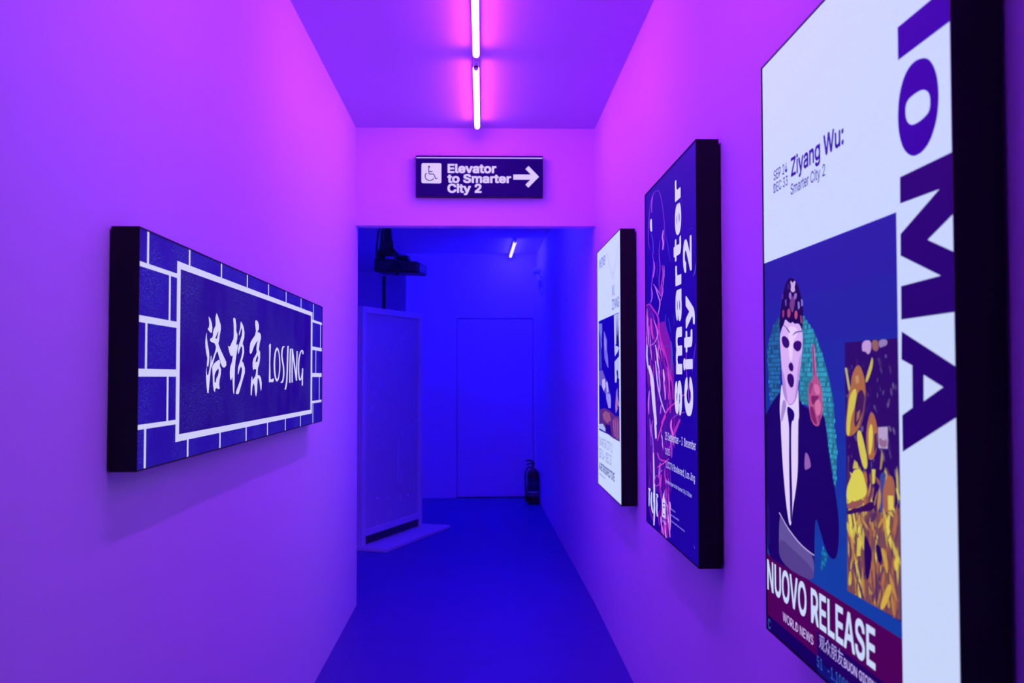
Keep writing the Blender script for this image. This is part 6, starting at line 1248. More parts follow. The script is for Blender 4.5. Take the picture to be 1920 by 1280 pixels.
[0,[196,52,186],[[318,897,322,888,328,876,329,863,318,850,302,837,292,824,296,811,306,800,315,792,328,896,336,887,345,875,347,861,337,848,321,835,311,822,313,810,320,799,325,791]],2],
[0,[214,140,232],[[353,894,353,885,354,872,352,858,343,843,330,827,322,816,357,893,361,884,364,871,362,857,352,842,338,826,326,815]],2],
[0,[170,80,220],[[153,848,170,841,198,831,226,821,254,811,283,800,304,794,162,849,185,842,215,832,243,822,271,812,297,801,313,794]],2],
[0,[80,30,180],[[218,921,222,915,229,905,232,896,228,885,221,874,216,866,224,921,231,914,238,905,242,895,238,884,229,873,222,866]],2],
[0,[90,60,200],[[720,954,730,953,744,952,758,951,774,950,790,950,801,950,720,955,729,954,742,953,756,952,772,952,788,951,800,950]],2],
[0,[100,90,220],[[825,843,821,838,816,830,811,824,804,819,796,815,791,812,830,842,828,837,825,829,820,822,812,818,803,814,796,812]],2],
[0,[60,40,190],[[385,988,394,976,409,959,423,942,435,924,446,906,456,893,393,987,406,975,423,958,438,941,449,923,458,905,463,892]],2],
[0,[80,40,190],[[637,1071,637,1053,639,1029,640,1006,642,986,642,969,644,956,640,1070,643,1053,645,1028,647,1005,648,985,648,968,647,956]],2],
[0,[180,90,220],[[110,841,115,833,123,821,126,810,116,801,101,793,91,786,122,841,133,832,144,820,147,809,136,799,118,791,103,785]],2],
[0,[214,140,232],[[189,836,200,827,218,815,235,803,251,793,267,783,273,772,265,759,248,745,236,734,199,836,214,827,234,815,252,803,268,793,284,782,290,771,280,758,262,744,246,734]],2],
[0,[190,90,220],[[326,826,325,821,325,813,322,806,310,796,296,786,286,779,337,826,341,820,343,812,340,804,328,794,311,785,297,778]],2],
[0,[186,44,180],[[14,781,33,782,56,783,72,782,94,776,120,767,147,757,176,748,205,739,226,728,237,715,242,700,248,686,254,674,260,664,271,652,291,640,315,627,340,612,364,593,390,572,413,552,435,535,455,520,470,505,479,486,483,467,486,454,2,785,20,786,49,788,86,785,117,778,146,768,173,759,202,750,232,740,256,729,268,715,274,700,279,686,285,674,291,664,301,653,320,641,343,628,368,613,392,594,416,573,438,553,459,537,478,521,492,506,499,487,501,468,502,454]],2],
[0,[214,60,190],[[95,732,91,723,91,709,96,694,107,680,123,665,138,655,117,732,124,722,129,708,134,694,144,680,155,665,159,656]],2],
[0,[214,140,232],[[165,722,175,714,190,702,203,691,217,684,230,678,232,672,220,663,198,653,172,644,138,640,97,637,68,635,173,722,185,714,201,702,216,691,230,684,243,679,246,672,234,662,211,651,182,643,145,638,102,635,71,633]],2],
[0,[150,40,190],[[0,752,0,737,0,715,5,693,15,670,28,647,40,630,14,752,21,736,26,715,32,693,41,670,50,647,55,630]],2],
[0,[222,222,254],[[38,564,49,551,70,534,89,514,100,491,108,465,118,439,136,409,156,379,175,358,74,565,99,554,128,537,150,517,163,494,171,468,180,442,192,413,205,382,210,361]],2],
[0,[190,200,250],[[15,639,6,629,0,615,0,599,5,582,20,565,34,552,35,638,36,628,33,614,33,600,40,583,50,566,54,553]],2],
[0,[206,200,252],[[186,580,188,565,193,544,204,520,223,496,247,471,273,448,303,430,335,415,358,406,197,580,204,565,212,544,224,521,243,497,266,472,291,450,320,432,349,417,368,407]],2],
[0,[230,110,210],[[254,635,245,627,236,616,233,606,242,597,256,589,268,584,262,635,259,627,252,616,249,606,257,598,269,590,276,584]],2],
[0,[60,60,200],[[376,731,372,724,368,714,368,704,376,692,387,680,396,671,383,731,383,724,381,714,381,703,388,692,398,680,403,671]],2],
[0,[60,60,200],[[420,716,425,708,433,697,442,687,450,679,458,671,465,666,426,716,434,708,443,697,452,687,460,679,467,671,470,666]],2],
[0,[60,60,200],[[506,719,514,685,511,719,519,685]],2],
[0,[60,80,190],[[456,639,460,629,467,614,471,598,467,576,460,553,457,536,470,639,480,629,490,614,496,598,491,576,481,553,471,536]],2],
[0,[70,80,200],[[335,626,427,622,336,627,428,623]],2],
[0,[216,60,200],[[295,368,327,382,370,402,413,418,451,428,490,436,534,444,587,456,641,468,677,477,283,368,311,382,352,402,395,420,437,430,478,438,522,447,575,458,631,470,670,478]],2],
[0,[150,60,210],[[463,390,490,395,526,402,563,409,603,414,645,418,674,422,458,391,483,397,519,404,558,411,600,416,642,421,672,423]],2],
[0,[170,70,200],[[732,514,726,505,718,492,715,479,718,468,725,458,731,451,737,514,733,505,727,492,724,479,727,468,733,458,736,451]],2],
[0,[90,40,190],[[816,621,808,610,797,594,787,578,779,564,772,550,768,540,823,620,818,609,809,593,800,578,791,563,783,550,775,540]],2],
[0,[150,50,200],[[694,603,690,592,686,575,685,558,689,542,696,525,702,514,700,603,699,591,697,575,696,558,699,542,705,526,708,514]],2],
[0,[230,90,200],[[399,556,406,543,418,526,425,507,425,487,420,466,418,451,409,556,420,544,433,526,442,508,440,488,434,466,428,452]],2],
[0,[150,20,150],[[350,598,349,584,350,563,356,541,371,517,391,492,406,475,357,598,359,584,361,563,367,542,381,518,400,493,412,476]],2],
[0,[222,222,254],[[167,395,162,385,160,370,161,355,166,339,172,321,181,310,189,396,195,387,198,373,200,358,203,342,205,324,203,312]],2],
[0,[150,110,230],[[60,373,73,357,94,334,111,312,122,292,130,272,138,259,71,374,89,358,111,336,129,314,139,293,146,274,148,260]],2],
[0,[210,210,250],[[134,258,132,230,132,191,133,155,134,126,134,100,135,75,134,48,133,22,134,5,151,260,156,233,160,194,163,158,165,130,165,104,165,79,162,52,157,26,152,7]],2],
[0,[216,60,190],[[366,399,346,391,318,379,291,364,261,344,230,321,211,304,378,398,364,390,340,379,314,364,284,345,251,322,225,305]],2],
[0,[60,30,160],[[328,377,336,369,347,357,353,345,347,332,334,317,326,306,337,378,349,370,362,359,369,346,362,332,347,317,335,306]],2],
[0,[186,50,180],[[588,398,564,388,536,374,510,362,490,350,474,340,467,333,607,397,594,387,569,374,546,361,525,350,505,340,488,333]],2],
[0,[226,110,220],[[458,389,449,383,442,375,441,366,452,356,469,346,484,340,474,390,474,384,470,376,471,368,480,359,493,349,500,342]],2],
[0,[190,60,190],[[208,265,212,258,224,250,247,244,289,243,334,246,366,248,225,267,237,262,250,254,268,249,299,249,340,251,370,251]],2],
[0,[226,80,190],[[218,214,246,220,285,228,324,236,361,246,396,255,419,262,212,216,238,222,276,230,313,238,350,247,387,256,413,262]],2],
[0,[190,80,200],[[180,183,202,184,231,185,249,183,253,177,248,168,238,160,220,155,196,151,180,150,172,153,167,160,167,166,174,172,185,179,192,183,183,185,207,186,239,188,263,186,268,179,264,169,252,160,228,153,196,148,168,146,155,150,151,158,152,165,160,172,173,178,184,183]],2],
[0,[180,150,240],[[249,197,305,214,243,197,299,215]],2],
[0,[150,40,180],[[255,150,257,139,265,125,277,110,296,96,318,82,336,65,350,42,361,17,371,0,276,153,286,144,298,130,312,116,331,102,352,88,370,71,381,48,388,22,390,3]],2],
[0,[190,70,200],[[397,149,397,135,400,114,404,94,410,75,416,55,423,42,410,151,416,137,422,118,427,98,432,78,435,58,436,44]],2],
[0,[216,110,220],[[424,68,417,60,411,50,408,40,411,29,416,19,422,12,436,70,436,63,433,53,431,43,433,33,435,22,435,14]],2],
[0,[170,20,150],[[247,75,237,68,226,58,220,48,225,37,235,27,245,20,258,77,254,70,246,61,241,51,245,41,253,30,257,23]],2],
[0,[130,20,150],[[46,54,53,46,68,35,86,26,110,20,138,16,159,14,62,57,76,50,94,40,112,32,134,26,158,21,172,17]],2],
[0,[120,120,230],[[772,50,787,41,776,50,791,42]],2],[1,[222,222,254],[[34,118,40,118,44,118,40,118,43,117,50,116,60,116,30,120,35,122,47,125,66,126,76,124,80,122,78,119]],2],[1,[222,222,254],[[46,122,42,114,39,103,38,91,36,79,36,66,38,58,57,124,60,116,61,105,60,94,58,82,55,69,50,59]],2],[1,[222,222,254],[[89,116,83,106,77,93,75,81,77,72,82,65,89,58,96,52,106,47,114,44,106,118,107,109,106,96,106,85,109,77,114,70,119,64,124,57,129,52,130,47]],2],[1,[222,222,254],[[146,150,142,138,139,121,138,104,137,90,137,75,136,60,134,40,131,18,132,4,163,152,167,141,168,125,169,108,169,94,169,80,167,64,163,44,156,22,148,7]],2],[1,[222,222,254],[[127,118,128,85,140,119,141,87]],2],[1,[222,222,254],[[184,120,188,118,196,117,199,116,198,114,194,110,194,108,196,123,207,124,220,123,228,121,226,117,218,112,209,109]],2],[1,[222,222,254],[[190,107,188,99,187,88,187,79,185,73,183,68,183,63,188,56,196,49,204,45,205,109,209,102,213,92,214,83,213,77,211,72,211,68,214,61,218,53,219,47]],2],[1,[222,222,254],[[200,86,210,82,210,88,220,84]],2],[2,[222,222,254],[[325,143,338,130,354,118,358,61,299,60,297,114,310,123]]],[2,[30,0,110],[[314,108,340,110,340,106,314,104]]],[2,[30,0,110],[[313,96,340,98,340,94,313,92]]],[2,[30,0,110],[[312,72,339,74,339,70,312,68]]],[2,[170,140,230],[[279,48,282,37,294,50,297,40]],2],[2,[190,150,230],[[302,48,310,44,313,50,322,46]],2],[2,[200,150,230],[[317,45,350,39,342,52,375,46]],2],[3,[140,130,226],[[435,108,441,108,441,104,435,103]]],[3,[140,130,226],[[444,108,450,108,450,104,444,104]]],[3,[140,130,226],[[453,109,460,109,460,103,453,103]]],[3,[140,130,226],[[462,108,468,108,468,104,462,104]]],[3,[140,130,226],[[470,108,476,108,476,104,470,104]]],[3,[140,130,226],[[479,109,484,109,484,103,479,103]]],[3,[140,130,226],[[488,108,495,108,495,104,488,104]]],[3,[140,130,226],[[497,109,504,109,503,103,496,103]]],[3,[140,130,226],[[505,108,510,108,510,104,505,104]]],[3,[140,130,226],[[514,108,520,108,520,104,514,104]]],[3,[140,130,226],[[434,90,440,91,440,84,434,84]]],[3,[140,130,226],[[443,90,450,90,450,85,443,85]]],[3,[140,130,226],[[452,90,458,91,458,85,452,85]]],[3,[140,130,226],[[460,90,467,90,466,86,460,86]]],[3,[140,130,226],[[469,90,473,90,473,85,469,85]]],[3,[140,130,226],[[478,90,484,90,484,86,478,86]]],[3,[140,130,226],[[486,90,492,90,492,86,486,86]]],[3,[140,130,226],[[495,91,501,91,501,85,494,85]]],[3,[140,130,226],[[503,91,508,91,508,85,503,85]]],[3,[140,130,226],[[511,91,515,91,515,85,511,85]]],[3,[140,130,226],[[520,90,526,90,526,86,520,86]]],[3,[140,130,226],[[528,91,534,91,534,86,528,86]]],[3,[140,130,226],[[536,91,543,91,543,86,536,86]]],[3,[140,130,226],[[544,92,550,92,550,86,544,86]]],[3,[140,130,226],[[553,91,558,91,558,86,552,86]]],[3,[140,130,226],[[561,92,565,92,564,86,561,86]]],[3,[140,130,226],[[569,92,574,92,574,86,569,86]]],[3,[140,130,226],[[434,71,438,71,438,67,434,67]]],[3,[140,130,226],[[442,71,448,71,448,67,442,67]]],[3,[140,130,226],[[451,72,455,72,455,66,451,66]]],[3,[140,130,226],[[460,71,465,71,465,67,460,67]]],[3,[140,130,226],[[468,72,473,72,473,66,468,66]]],[3,[140,130,226],[[477,71,481,71,481,67,476,67]]],[3,[140,130,226],[[485,71,489,71,489,67,485,67]]],[3,[140,130,226],[[493,72,498,72,497,66,493,66]]],[3,[140,130,226],[[502,72,506,72,506,66,502,66]]],[3,[140,130,226],[[510,72,514,72,514,66,510,66]]],[3,[140,130,226],[[518,72,524,72,524,66,518,66]]],[3,[140,130,226],[[526,71,532,71,532,67,526,67]]],[3,[140,130,226],[[535,72,539,72,539,66,534,66]]],[3,[140,130,226],[[543,71,547,71,547,67,543,67]]],[3,[140,130,226],[[551,72,557,72,557,66,551,66]]],[3,[140,130,226],[[559,72,563,72,563,66,559,66]]],[3,[140,130,226],[[567,71,573,71,573,67,567,67]]],[3,[140,130,226],[[575,71,579,71,579,66,575,66]]],[3,[140,130,226],[[583,71,587,71,587,67,583,67]]],[3,[140,130,226],[[591,72,594,72,594,66,591,66]]],[3,[140,130,226],[[598,71,604,71,604,67,598,67]]],[3,[140,130,226],[[606,71,611,71,611,67,606,67]]],[3,[140,130,226],[[614,72,620,72,620,66,614,66]]],[3,[140,130,226],[[622,71,627,71,627,67,622,67]]],[3,[140,130,226],[[630,72,634,72,633,66,629,66]]],[3,[140,130,226],[[637,72,641,72,641,66,637,66]]],[3,[140,130,226],[[645,71,650,71,649,67,645,67]]],[3,[140,130,226],[[652,72,656,72,656,66,652,66]]]],"texts":[{"g":1,"t":"s","col":[228,230,254],"box":[521.3,408.7,631.3,514.8],"rot":90,"b":"HEAVY"},{"g":1,"t":"m","col":[228,230,254],"box":[544.8,533.6,637.2,676.8],"rot":90,"b":"HEAVY"},{"g":1,"t":"a","col":[228,230,254],"box":[544.7,695.3,635.3,791.6],"rot":90,"b":"HEAVY"},{"g":1,"t":"c","col":[228,230,254],"box":[665.8,412.6,783.5,526.3],"rot":90,"b":"HEAVY"},{"g":1,"t":"i","col":[228,230,254],"box":[653.6,545.5,780.7,580.7],"rot":90,"b":"HEAVY"},{"g":1,"t":"t","col":[228,230,254],"box":[668.9,597.8,780.3,662.8],"rot":90,"b":"HEAVY"},{"g":1,"t":"y","col":[228,230,254],"box":[692.0,667.7,812.7,763.2],"rot":90,"b":"HEAVY"},{"g":1,"t":"r","col":[228,230,254],"box":[544.8,805.1,633.7,867.8],"rot":90,"b":"HEAVY"},{"g":1,"t":"t","col":[228,230,254],"box":[521.2,882.0,633.9,952.7],"rot":90,"b":"HEAVY"},{"g":1,"t":"e","col":[228,230,254],"box":[544.5,959.3,637.1,1055.4],"rot":90,"b":"HEAVY"},{"g":1,"t":"2","col":[228,230,254],"box":[659.9,831.5,777.8,932.7],"rot":90,"b":"HEAVY"},{"g":1,"t":"r","col":[228,230,254],"box":[546.7,1066.8,632.3,1132.8],"rot":90,"b":"HEAVY"},{"t":"25 September - 3  December","col":[216,210,252],"u0":360.1,"u1":813.9,"v":320.3,"cap":25.4,"b":"REGULAR"},{"t":"2025","col":[216,200,250],"u0":361.9,"u1":439.7,"v":273.0,"cap":21.0,"b":"REGULAR"},{"t":"1 CCTV Boulevard, Los Jing","col":[206,206,252],"u0":366.3,"u1":798.5,"v":230.1,"cap":22.1,"b":"REGULAR"},{"t":"Free and open to the Smarter City 2 Citizen","col":[190,194,250],"u0":365.0,"u1":755.5,"v":180.4,"cap":12.2,"b":"REGULAR"}]}
FAR_POSTER_ART = {"W":841,"H":1189,"shapes":[[0,[207,223,250],[[0,0,841,0,841,1189,0,1189]]],
[0,[16,0,166],[[50,276,781,276,781,833,50,833]]],
[0,[188,196,240],[[622,830,782,830,785,712,734,705,673,695,658,690,723,687,780,677,733,660,646,642,633,678]]],
[0,[26,10,90],[[725,830,778,829,772,709,734,699,691,700,709,780]]],
[0,[206,214,246],[[732,830,770,829,765,780,738,728]]],
[0,[188,196,240],[[634,618,780,641,778,541,714,553,692,525,644,525]]],
[0,[20,0,120],[[693,572,723,586,749,568,742,538,714,550]]],
[0,[120,120,200],[[51,820,186,815,190,781,162,733,178,706,148,681,130,714,104,762,56,791]]],
[0,[70,60,180],[[66,784,123,755,161,660,175,594,105,581,79,629,102,695]]],
[0,[120,110,214],[[258,773,293,764,372,725,371,674,409,641,423,590,384,597,280,638,261,690]]],
[0,[160,150,226],[[272,748,318,730,336,681,306,676,276,703]]],
[0,[110,90,190],[[50,575,185,584,313,540,399,518,464,471,286,469,157,501,48,511]]],
[0,[196,190,240],[[179,534,288,540,312,501,235,478,183,501]]],
[0,[180,180,240],[[325,521,387,527,423,480,362,470]]],
[0,[140,110,190],[[676,481,726,503,734,473,676,473]]],
[0,[160,150,230],[[330,469,480,470,507,446,500,405,419,401,336,444]]],
[0,[170,120,180],[[680,472,725,473,747,450,786,431,758,418,708,429,730,410,667,385,650,416]]],
[0,[92,40,120],[[72,382,268,396,463,392,644,376,785,376,784,268,552,270,299,281,92,285]]],
[0,[150,86,120],[[192,364,301,384,462,379,508,348,366,326,233,339]]],
[0,[130,64,130],[[554,349,649,368,771,364,778,279,671,278,571,309]]],
[0,[30,10,120],[[300,320,477,322,528,275,332,282]]],
[0,[176,190,226],[[49,306,198,316,299,298,299,283,162,284,55,285]]],
[0,[170,110,150],[[577,354,605,278,592,355,620,279]],2],
[0,[170,110,150],[[642,352,664,275,656,353,678,276]],2],
[0,[170,110,150],[[708,350,721,274,722,351,735,275]],2],
[0,[196,198,226],[[378,1148,580,997,399,1146,600,995]],2],
[0,[196,198,226],[[600,995,781,1126,580,997,763,1129]],2],[3,[130,134,186],[[33,53,62,53,102,53,146,53,196,53,250,53,287,52,48,57,76,57,117,57,161,57,211,57,264,56,301,56]],2]],"texts":[{"t":"WHITNEY","col":[58,58,128],"u0":80.6,"u1":338.3,"v":1097.1,"cap":45.7,"b":"REGULAR"},{"t":"WU","col":[110,110,160],"u0":560.9,"u1":650.7,"v":920.3,"cap":48.7,"b":"REGULAR"},{"t":"ZIYANG","col":[58,58,128],"u0":559.8,"u1":786.8,"v":857.8,"cap":45.7,"b":"REGULAR"},{"t":"SMARTER CITY 2","col":[150,160,196],"u0":44.8,"u1":547.0,"v":201.0,"cap":42.4,"b":"REGULAR"},{"t":"SEP 24 - DEC 33","col":[140,150,190],"u0":42.9,"u1":517.1,"v":137.8,"cap":47.2,"b":"REGULAR"},{"t":"A RETROSPECTIVE","col":[58,58,128],"u0":31.8,"u1":618.5,"v":76.4,"cap":37.9,"b":"BOLD"}]}

# ------------------------------------------------------------------ printed faces and lettering
LAYER = 0.000005
def paint(me, cols):
    ca = me.color_attributes.new('print_colour', 'FLOAT_COLOR', 'CORNER')
    k = 0
    for f, c in zip(me.polygons, cols):
        for _ in f.loop_indices:
            ca.data[f.loop_start + _ - f.loop_indices[0]].color = (*c, 1)

def rgb_of(c): return tuple(lin(k) for k in c)

class Face:
    """the front of a wall box: u to the viewer's right, v up, millimetres from the lower left corner"""
    def __init__(s, art, root, width, height, front):
        s.art, s.root, s.front = art, root, front
        s.kx, s.kz = width/art['W'], height/art['H']
        s.w, s.h, s.depth = width, height, 0.0
    def at(s, u, v, d): return (u*s.kx - s.w/2, s.front - d, v*s.kz - s.h/2)
    def piece(s, name, part, mat, label=None, parent=None):
        verts, faces, cols = [], [], []
        for sh in s.art['shapes']:
            if sh[0] != part: continue
            how = sh[3] if len(sh) > 3 else 0          # 1 same layer as the last, 2 brush stroke, 4 soft outline
            if not how & 1: s.depth += LAYER
            c = rgb_of(sh[1])
            loops = [[Vector((L[i], L[i+1], 0)) for i in range(0, len(L), 2)] for L in sh[2]]
            if how & 2:
                L = loops[0]; n = len(L)//2; base = len(verts)
                verts += [s.at(p.x, p.y, s.depth) for p in L]
                for i in range(n-1):
                    q = (i, i+1, n+i+1, n+i)
                    if (L[q[1]]-L[q[0]]).cross(L[q[2]]-L[q[0]]).z + (L[q[2]]-L[q[0]]).cross(L[q[3]]-L[q[0]]).z < 0: q = q[::-1]
                    faces.append([base+k for k in q]); cols.append(c)
                continue
            if how & 4:
                for _ in range(2):                       # round the corners
                    loops = [[p for a, b_ in zip(L, L[1:]+L[:1]) for p in (a*.75+b_*.25, a*.25+b_*.75)] for L in loops]
            base = len(verts)
            flat = [p for L in loops for p in L]
            verts += [s.at(p.x, p.y, s.depth) for p in flat]
            for t in tessellate_polygon(loops):
                a, b_, c_ = (flat[i] for i in t)
                if abs((b_-a).cross(c_-a).z) < 1e-6: continue
                t = t if (b_-a).cross(c_-a).z > 0 else t[::-1]
                faces.append([base+i for i in t]); cols.append(c)
        s.depth += 4*LAYER
        return s.finish(name, verts, faces, cols, mat, label, parent)
    def finish(s, name, verts, faces, cols, mat, label, parent):
        me = bpy.data.meshes.new(name)
        me.from_pydata(verts, [], faces)
        paint(me, cols)
        me.materials.append(mat)
        o = bpy.data.objects.new(name, me)
        COL.objects.link(o)
        o.parent = parent or s.root
        if label: o['label'] = label
        return o
    def letters(s, tx, mat, name='lettering', label=None):
        """one line (or one big letter) of type"""
        V, F, W = type_mesh(tx['t'], tx['b'])
        cap = s_cap(tx['b'])
        if tx.get('g'):
            u0, v0, u1, v1 = tx['box']
            if tx['rot'] == 90: V = [(-y, x) for x, y in V]
        xs = [p[0] for p in V]; ys = [p[1] for p in V]
        x0, x1, y0, y1 = min(xs), max(xs), min(ys), max(ys)
        if tx.get('g'):
            P = [(u0+(x-x0)/(x1-x0)*(u1-u0), v0+(y-y0)/(y1-y0)*(v1-v0)) for x, y in V]
        else:
            P = [(tx['u0']+(x-x0)/(x1-x0)*(tx['u1']-tx['u0']), tx['v']+y/cap*tx['cap']) for x, y in V]
        P = [(min(max(u, 1), s.art['W']-1), min(max(v, 1), s.art['H']-1)) for u, v in P]
        s.depth += LAYER
        c = tuple(lin(k) for k in tx['col'])
        for w in sorted(set(W)):                      # one part for each word
            fs = [f for f, k in zip(F, W) if k == w]
            used = sorted({i for f in fs for i in f}); back = {i: n for n, i in enumerate(used)}
            s.finish(name, [s.at(*P[i], s.depth) for i in used], [[back[i] for i in f] for f in fs], [c]*len(fs), mat, label, None)

_type = {}
def type_mesh(txt, face):
    """flat outlines of a line of sans type, in em thousandths; each letter filled with its counters left open"""
    if (txt, face) in _type: return _type[(txt, face)]
    V, F, W, x, word = [], [], [], 0, 0
    for ch in txt:
        if ch == ' ':
            x += TYPE_SPACE; word += 1; continue
        if ch not in TYPE_FACES[face]:
            v2, f2 = han_mesh(ch)
            F += [[len(V)+i for i in f] for f in f2]; V += [(x+a, b_) for a, b_ in v2]; x += 1000; W += [word]*len(f2)
            continue
        adv, groups = TYPE_FACES[face][ch]
        for g in groups:
            loops = [[Vector((L[i], L[i+1], 0)) for i in range(0, len(L), 2)] for L in g]
            flat = [p for L in loops for p in L]
            for t in tessellate_polygon(loops):
                a, b_, c_ = (flat[i] for i in t)
                z = (b_-a).cross(c_-a).z
                if abs(z) < 1e-6: continue
                F.append([len(V)+i for i in (t if z > 0 else t[::-1])]); W.append(word)
            V += [(x+p.x, p.y) for p in flat]
        x += adv
    _type[(txt, face)] = (V, F, W)
    return V, F, W
def han_mesh(ch):
    """a Chinese character from the type built into Blender"""
    cu = bpy.data.curves.new('type', 'FONT')
    cu.body = ch; cu.size = 1000.0; cu.resolution_u = 2; cu.fill_mode = 'FRONT'
    o = bpy.data.objects.new('type', cu)
    COL.objects.link(o)
    dg = bpy.context.evaluated_depsgraph_get(); dg.update()
    ev = o.evaluated_get(dg)
    me = ev.to_mesh()
    V = [(v.co.x, v.co.y) for v in me.vertices]
    F = [list(f.vertices) if f.normal.z > 0 else list(f.vertices)[::-1] for f in me.polygons]
    ev.to_mesh_clear()
    bpy.data.objects.remove(o); bpy.data.curves.remove(cu)
    return V, F
def s_cap(face): return max(y for x, y in type_mesh('E', face)[0])

M_BLACK = plain('black_satin_frame', (.006, .006, .007), .45, bump=.05, scale=200, spec=.25)
M_RECESS = plain('dark_hanging_rail', (.03, .03, .03), .7)
def wall_box(root, width, height, depth, gap, rim=.006, lip=.0015):
    """black box hung just off the wall; local y = 0 is the wall, -y is the room; returns the y of the print"""
    front = -depth
    b = bmesh.new()
    box(b, -width/2, width/2, front+.002, -gap, -height/2, height/2)
    for x0, x1, z0, z1 in ((-width/2, width/2, height/2-rim, height/2), (-width/2, width/2, -height/2, -height/2+rim),
                           (-width/2, -width/2+rim, -height/2+rim, height/2-rim), (width/2-rim, width/2, -height/2+rim, height/2-rim)):
        box(b, x0, x1, front-lip, front+.002, z0, z1)
    link('frame', b, M_BLACK, root)
    for z0, z1 in ((height/2-.10, height/2-.05), (-height/2+.05, -height/2+.09)):
        b = bmesh.new(); box(b, -width/2+.03, width/2-.03, -gap-.001, 0, z0, z1)
        link('hanging_rail', b, M_RECESS, root)
    return front + .001

M_BRICK = backlit('brick_sign_print', .80, .16, speckle=.5)
M_ELEV = backlit('elevator_sign_print', .78, .25)
M_POST = backlit('poster_print', .90, .14)
M_GLASS = backlit('glass_figure_print', .80, .30)
M_FARP = backlit('far_poster_print', .90, .14)
R90 = math.pi/2

# street-name sign on the left wall
L_, H_ = 2.253, .492
r = thing('street_sign', 'long black-sided light box sign with white-lined bricks and brush lettering on the left wall', 'sign',
          (XL, 3.1035, 1.421), R90)
r.rotation_euler = (0, .0044, R90)
fr = wall_box(r, L_, H_, .0585, .004, rim=.003)
f = Face(BRICK_SIGN_ART, r, L_, H_, fr)
f.piece('printed_face', 0, M_BRICK)
f.piece('brush_lettering', 1, M_BRICK, 'white brush-written Chinese characters')
f.piece('lettering', 2, M_BRICK, 'thin white capitals LOSJING')

# direction sign over the opening
r = thing('direction_sign', 'small dark direction sign with wheelchair symbol and arrow above the blue opening', 'sign', (-.0165, YD, 2.5325))
fr = wall_box(r, .748, .243, .05, .004, rim=.003)
f = Face(ELEVATOR_ART, r, .748, .243, fr)
f.piece('printed_face', 0, M_ELEV)
f.piece('edge_line', 1, M_ELEV, 'thin pale line along the top of the sign')
sq = f.piece('symbol_panel', 2, M_ELEV, 'white rounded square')
f.piece('wheelchair_figure', 3, M_ELEV, 'dark wheelchair user figure', parent=sq)
f.piece('arrow', 4, M_ELEV, 'white arrow pointing right')
for tx in ELEVATOR_ART['texts']: f.letters(tx, M_ELEV, label='white bold type')

# three poster light boxes on the right wall
def poster(art, y_far, y_near, z0, z1, mat, label, extra):
    w, h = y_far-y_near, z1-z0
    r = thing('poster_light_box', label, 'poster', (XR, (y_far+y_near)/2, (z0+z1)/2), -R90, 'poster light boxes on the right wall')
    fr = wall_box(r, w+.006, h+.006, .0705, .007, rim=.003)
    f = Face(art, r, w, h, fr)
    f.piece('printed_face', 0, mat)
    for part, name, lab in extra: f.piece(name, part, mat, lab)
    for tx in art['texts']: f.letters(tx, mat)
    return r
poster(MASK_POSTER_ART, 2.0633, 1.2223, .8387, 2.0277, M_POST, 'largest nearest poster light box with a masked newsreader and a gold picture',
       [(1, 'big_lettering', 'huge dark violet sideways capital letters')])
poster(GLASS_POSTER_ART, 3.573, 2.714, .836, 2.029, M_GLASS, 'middle poster light box, dark violet with a pink glassy figure and sideways white letters',
       [(1, 'drip_logo', 'dripping white gallery logo'), (2, 'tower_emblem', 'white tower emblem'), (3, 'fine_print', 'three lines of tiny pale type')])
poster(FAR_POSTER_ART, 5.087, 4.226, .804, 2.001, M_FARP, 'furthest poster light box, mostly white with a blue picture, nearest the opening',
       [(3, 'fine_print', 'line of tiny grey type')])

# ------------------------------------------------------------------ tube lights
M_HOUSE = plain('white_lamp_housing', (.75, .75, .75), .4)
M_PURPLE = glow('violet_tube_glow', PURPLE_TUBE)
M_BLUE = glow('blue_tube_glow', BLUE_TUBE)
def tube_light(label, x, y0, y1, zc, drop, mat, group, turn=0.0, plug=False):
    """zc ceiling height, drop = tube centre below it"""
    L = y1-y0
    t = thing('tube_light', label, 'tube light', (x, (y0+y1)/2, zc), turn, group)
    b = bmesh.new(); box(b, -.0150, .0150, -L/2, L/2, -drop+.006, 0); link('housing', b, M_HOUSE, t, bevel=.002)
    b = bmesh.new()   # half-round diffuser under the batten
    n, rings = 12, []
    for yy, rr in ((-L/2, .0110), (-L/2+.006, .0145), (L/2-.006, .0145), (L/2, .0110)):
        rings.append([b.verts.new((rr*math.cos(q), yy, -drop-rr*math.sin(q))) for q in [math.pi*(k/n*1.2-.1) for k in range(n+1)]])
    for A, B in zip(rings, rings[1:]):
        for k in range(n): b.faces.new((A[k], A[k+1], B[k+1], B[k]))
    for R_ in (rings[0], rings[-1]): b.faces.new(R_)
    for A, B in zip(rings, rings[1:]): b.faces.new((A[0], A[-1], B[-1], B[0]))
    link('glowing_tube', b, mat, t, smooth=True)
    for s in (-1, 1):
        b = bmesh.new(); tube(b, [(0, s*L/2, -drop), (0, s*(L/2+.012), -drop)], .0115, 14); box(b, -.010, .010, s*L/2, s*(L/2+.012), -drop, -.001); link('end_cap', b, M_HOUSE, t)
    if plug:
        b = bmesh.new(); box(b, -.014, .014, -L/2-.075, -L/2-.012, -.034, 0); link('plug', b, M_HOUSE, t, bevel=.003)
        b = bmesh.new(); tube(b, [(0, -L/2-.07, -.018), (.004, -L/2-.11, -.012), (-.003, -L/2-.15, -.012), (0, -L/2-.178, -.02)], .0045, 8); link('cable', b, M_HOUSE, t, smooth=True)
    return t
tube_light('glowing violet-white tube on the corridor ceiling, the further one by the sign', -.029, 4.503, 5.583, HC, .040, M_PURPLE, 'corridor tube lights', plug=True)
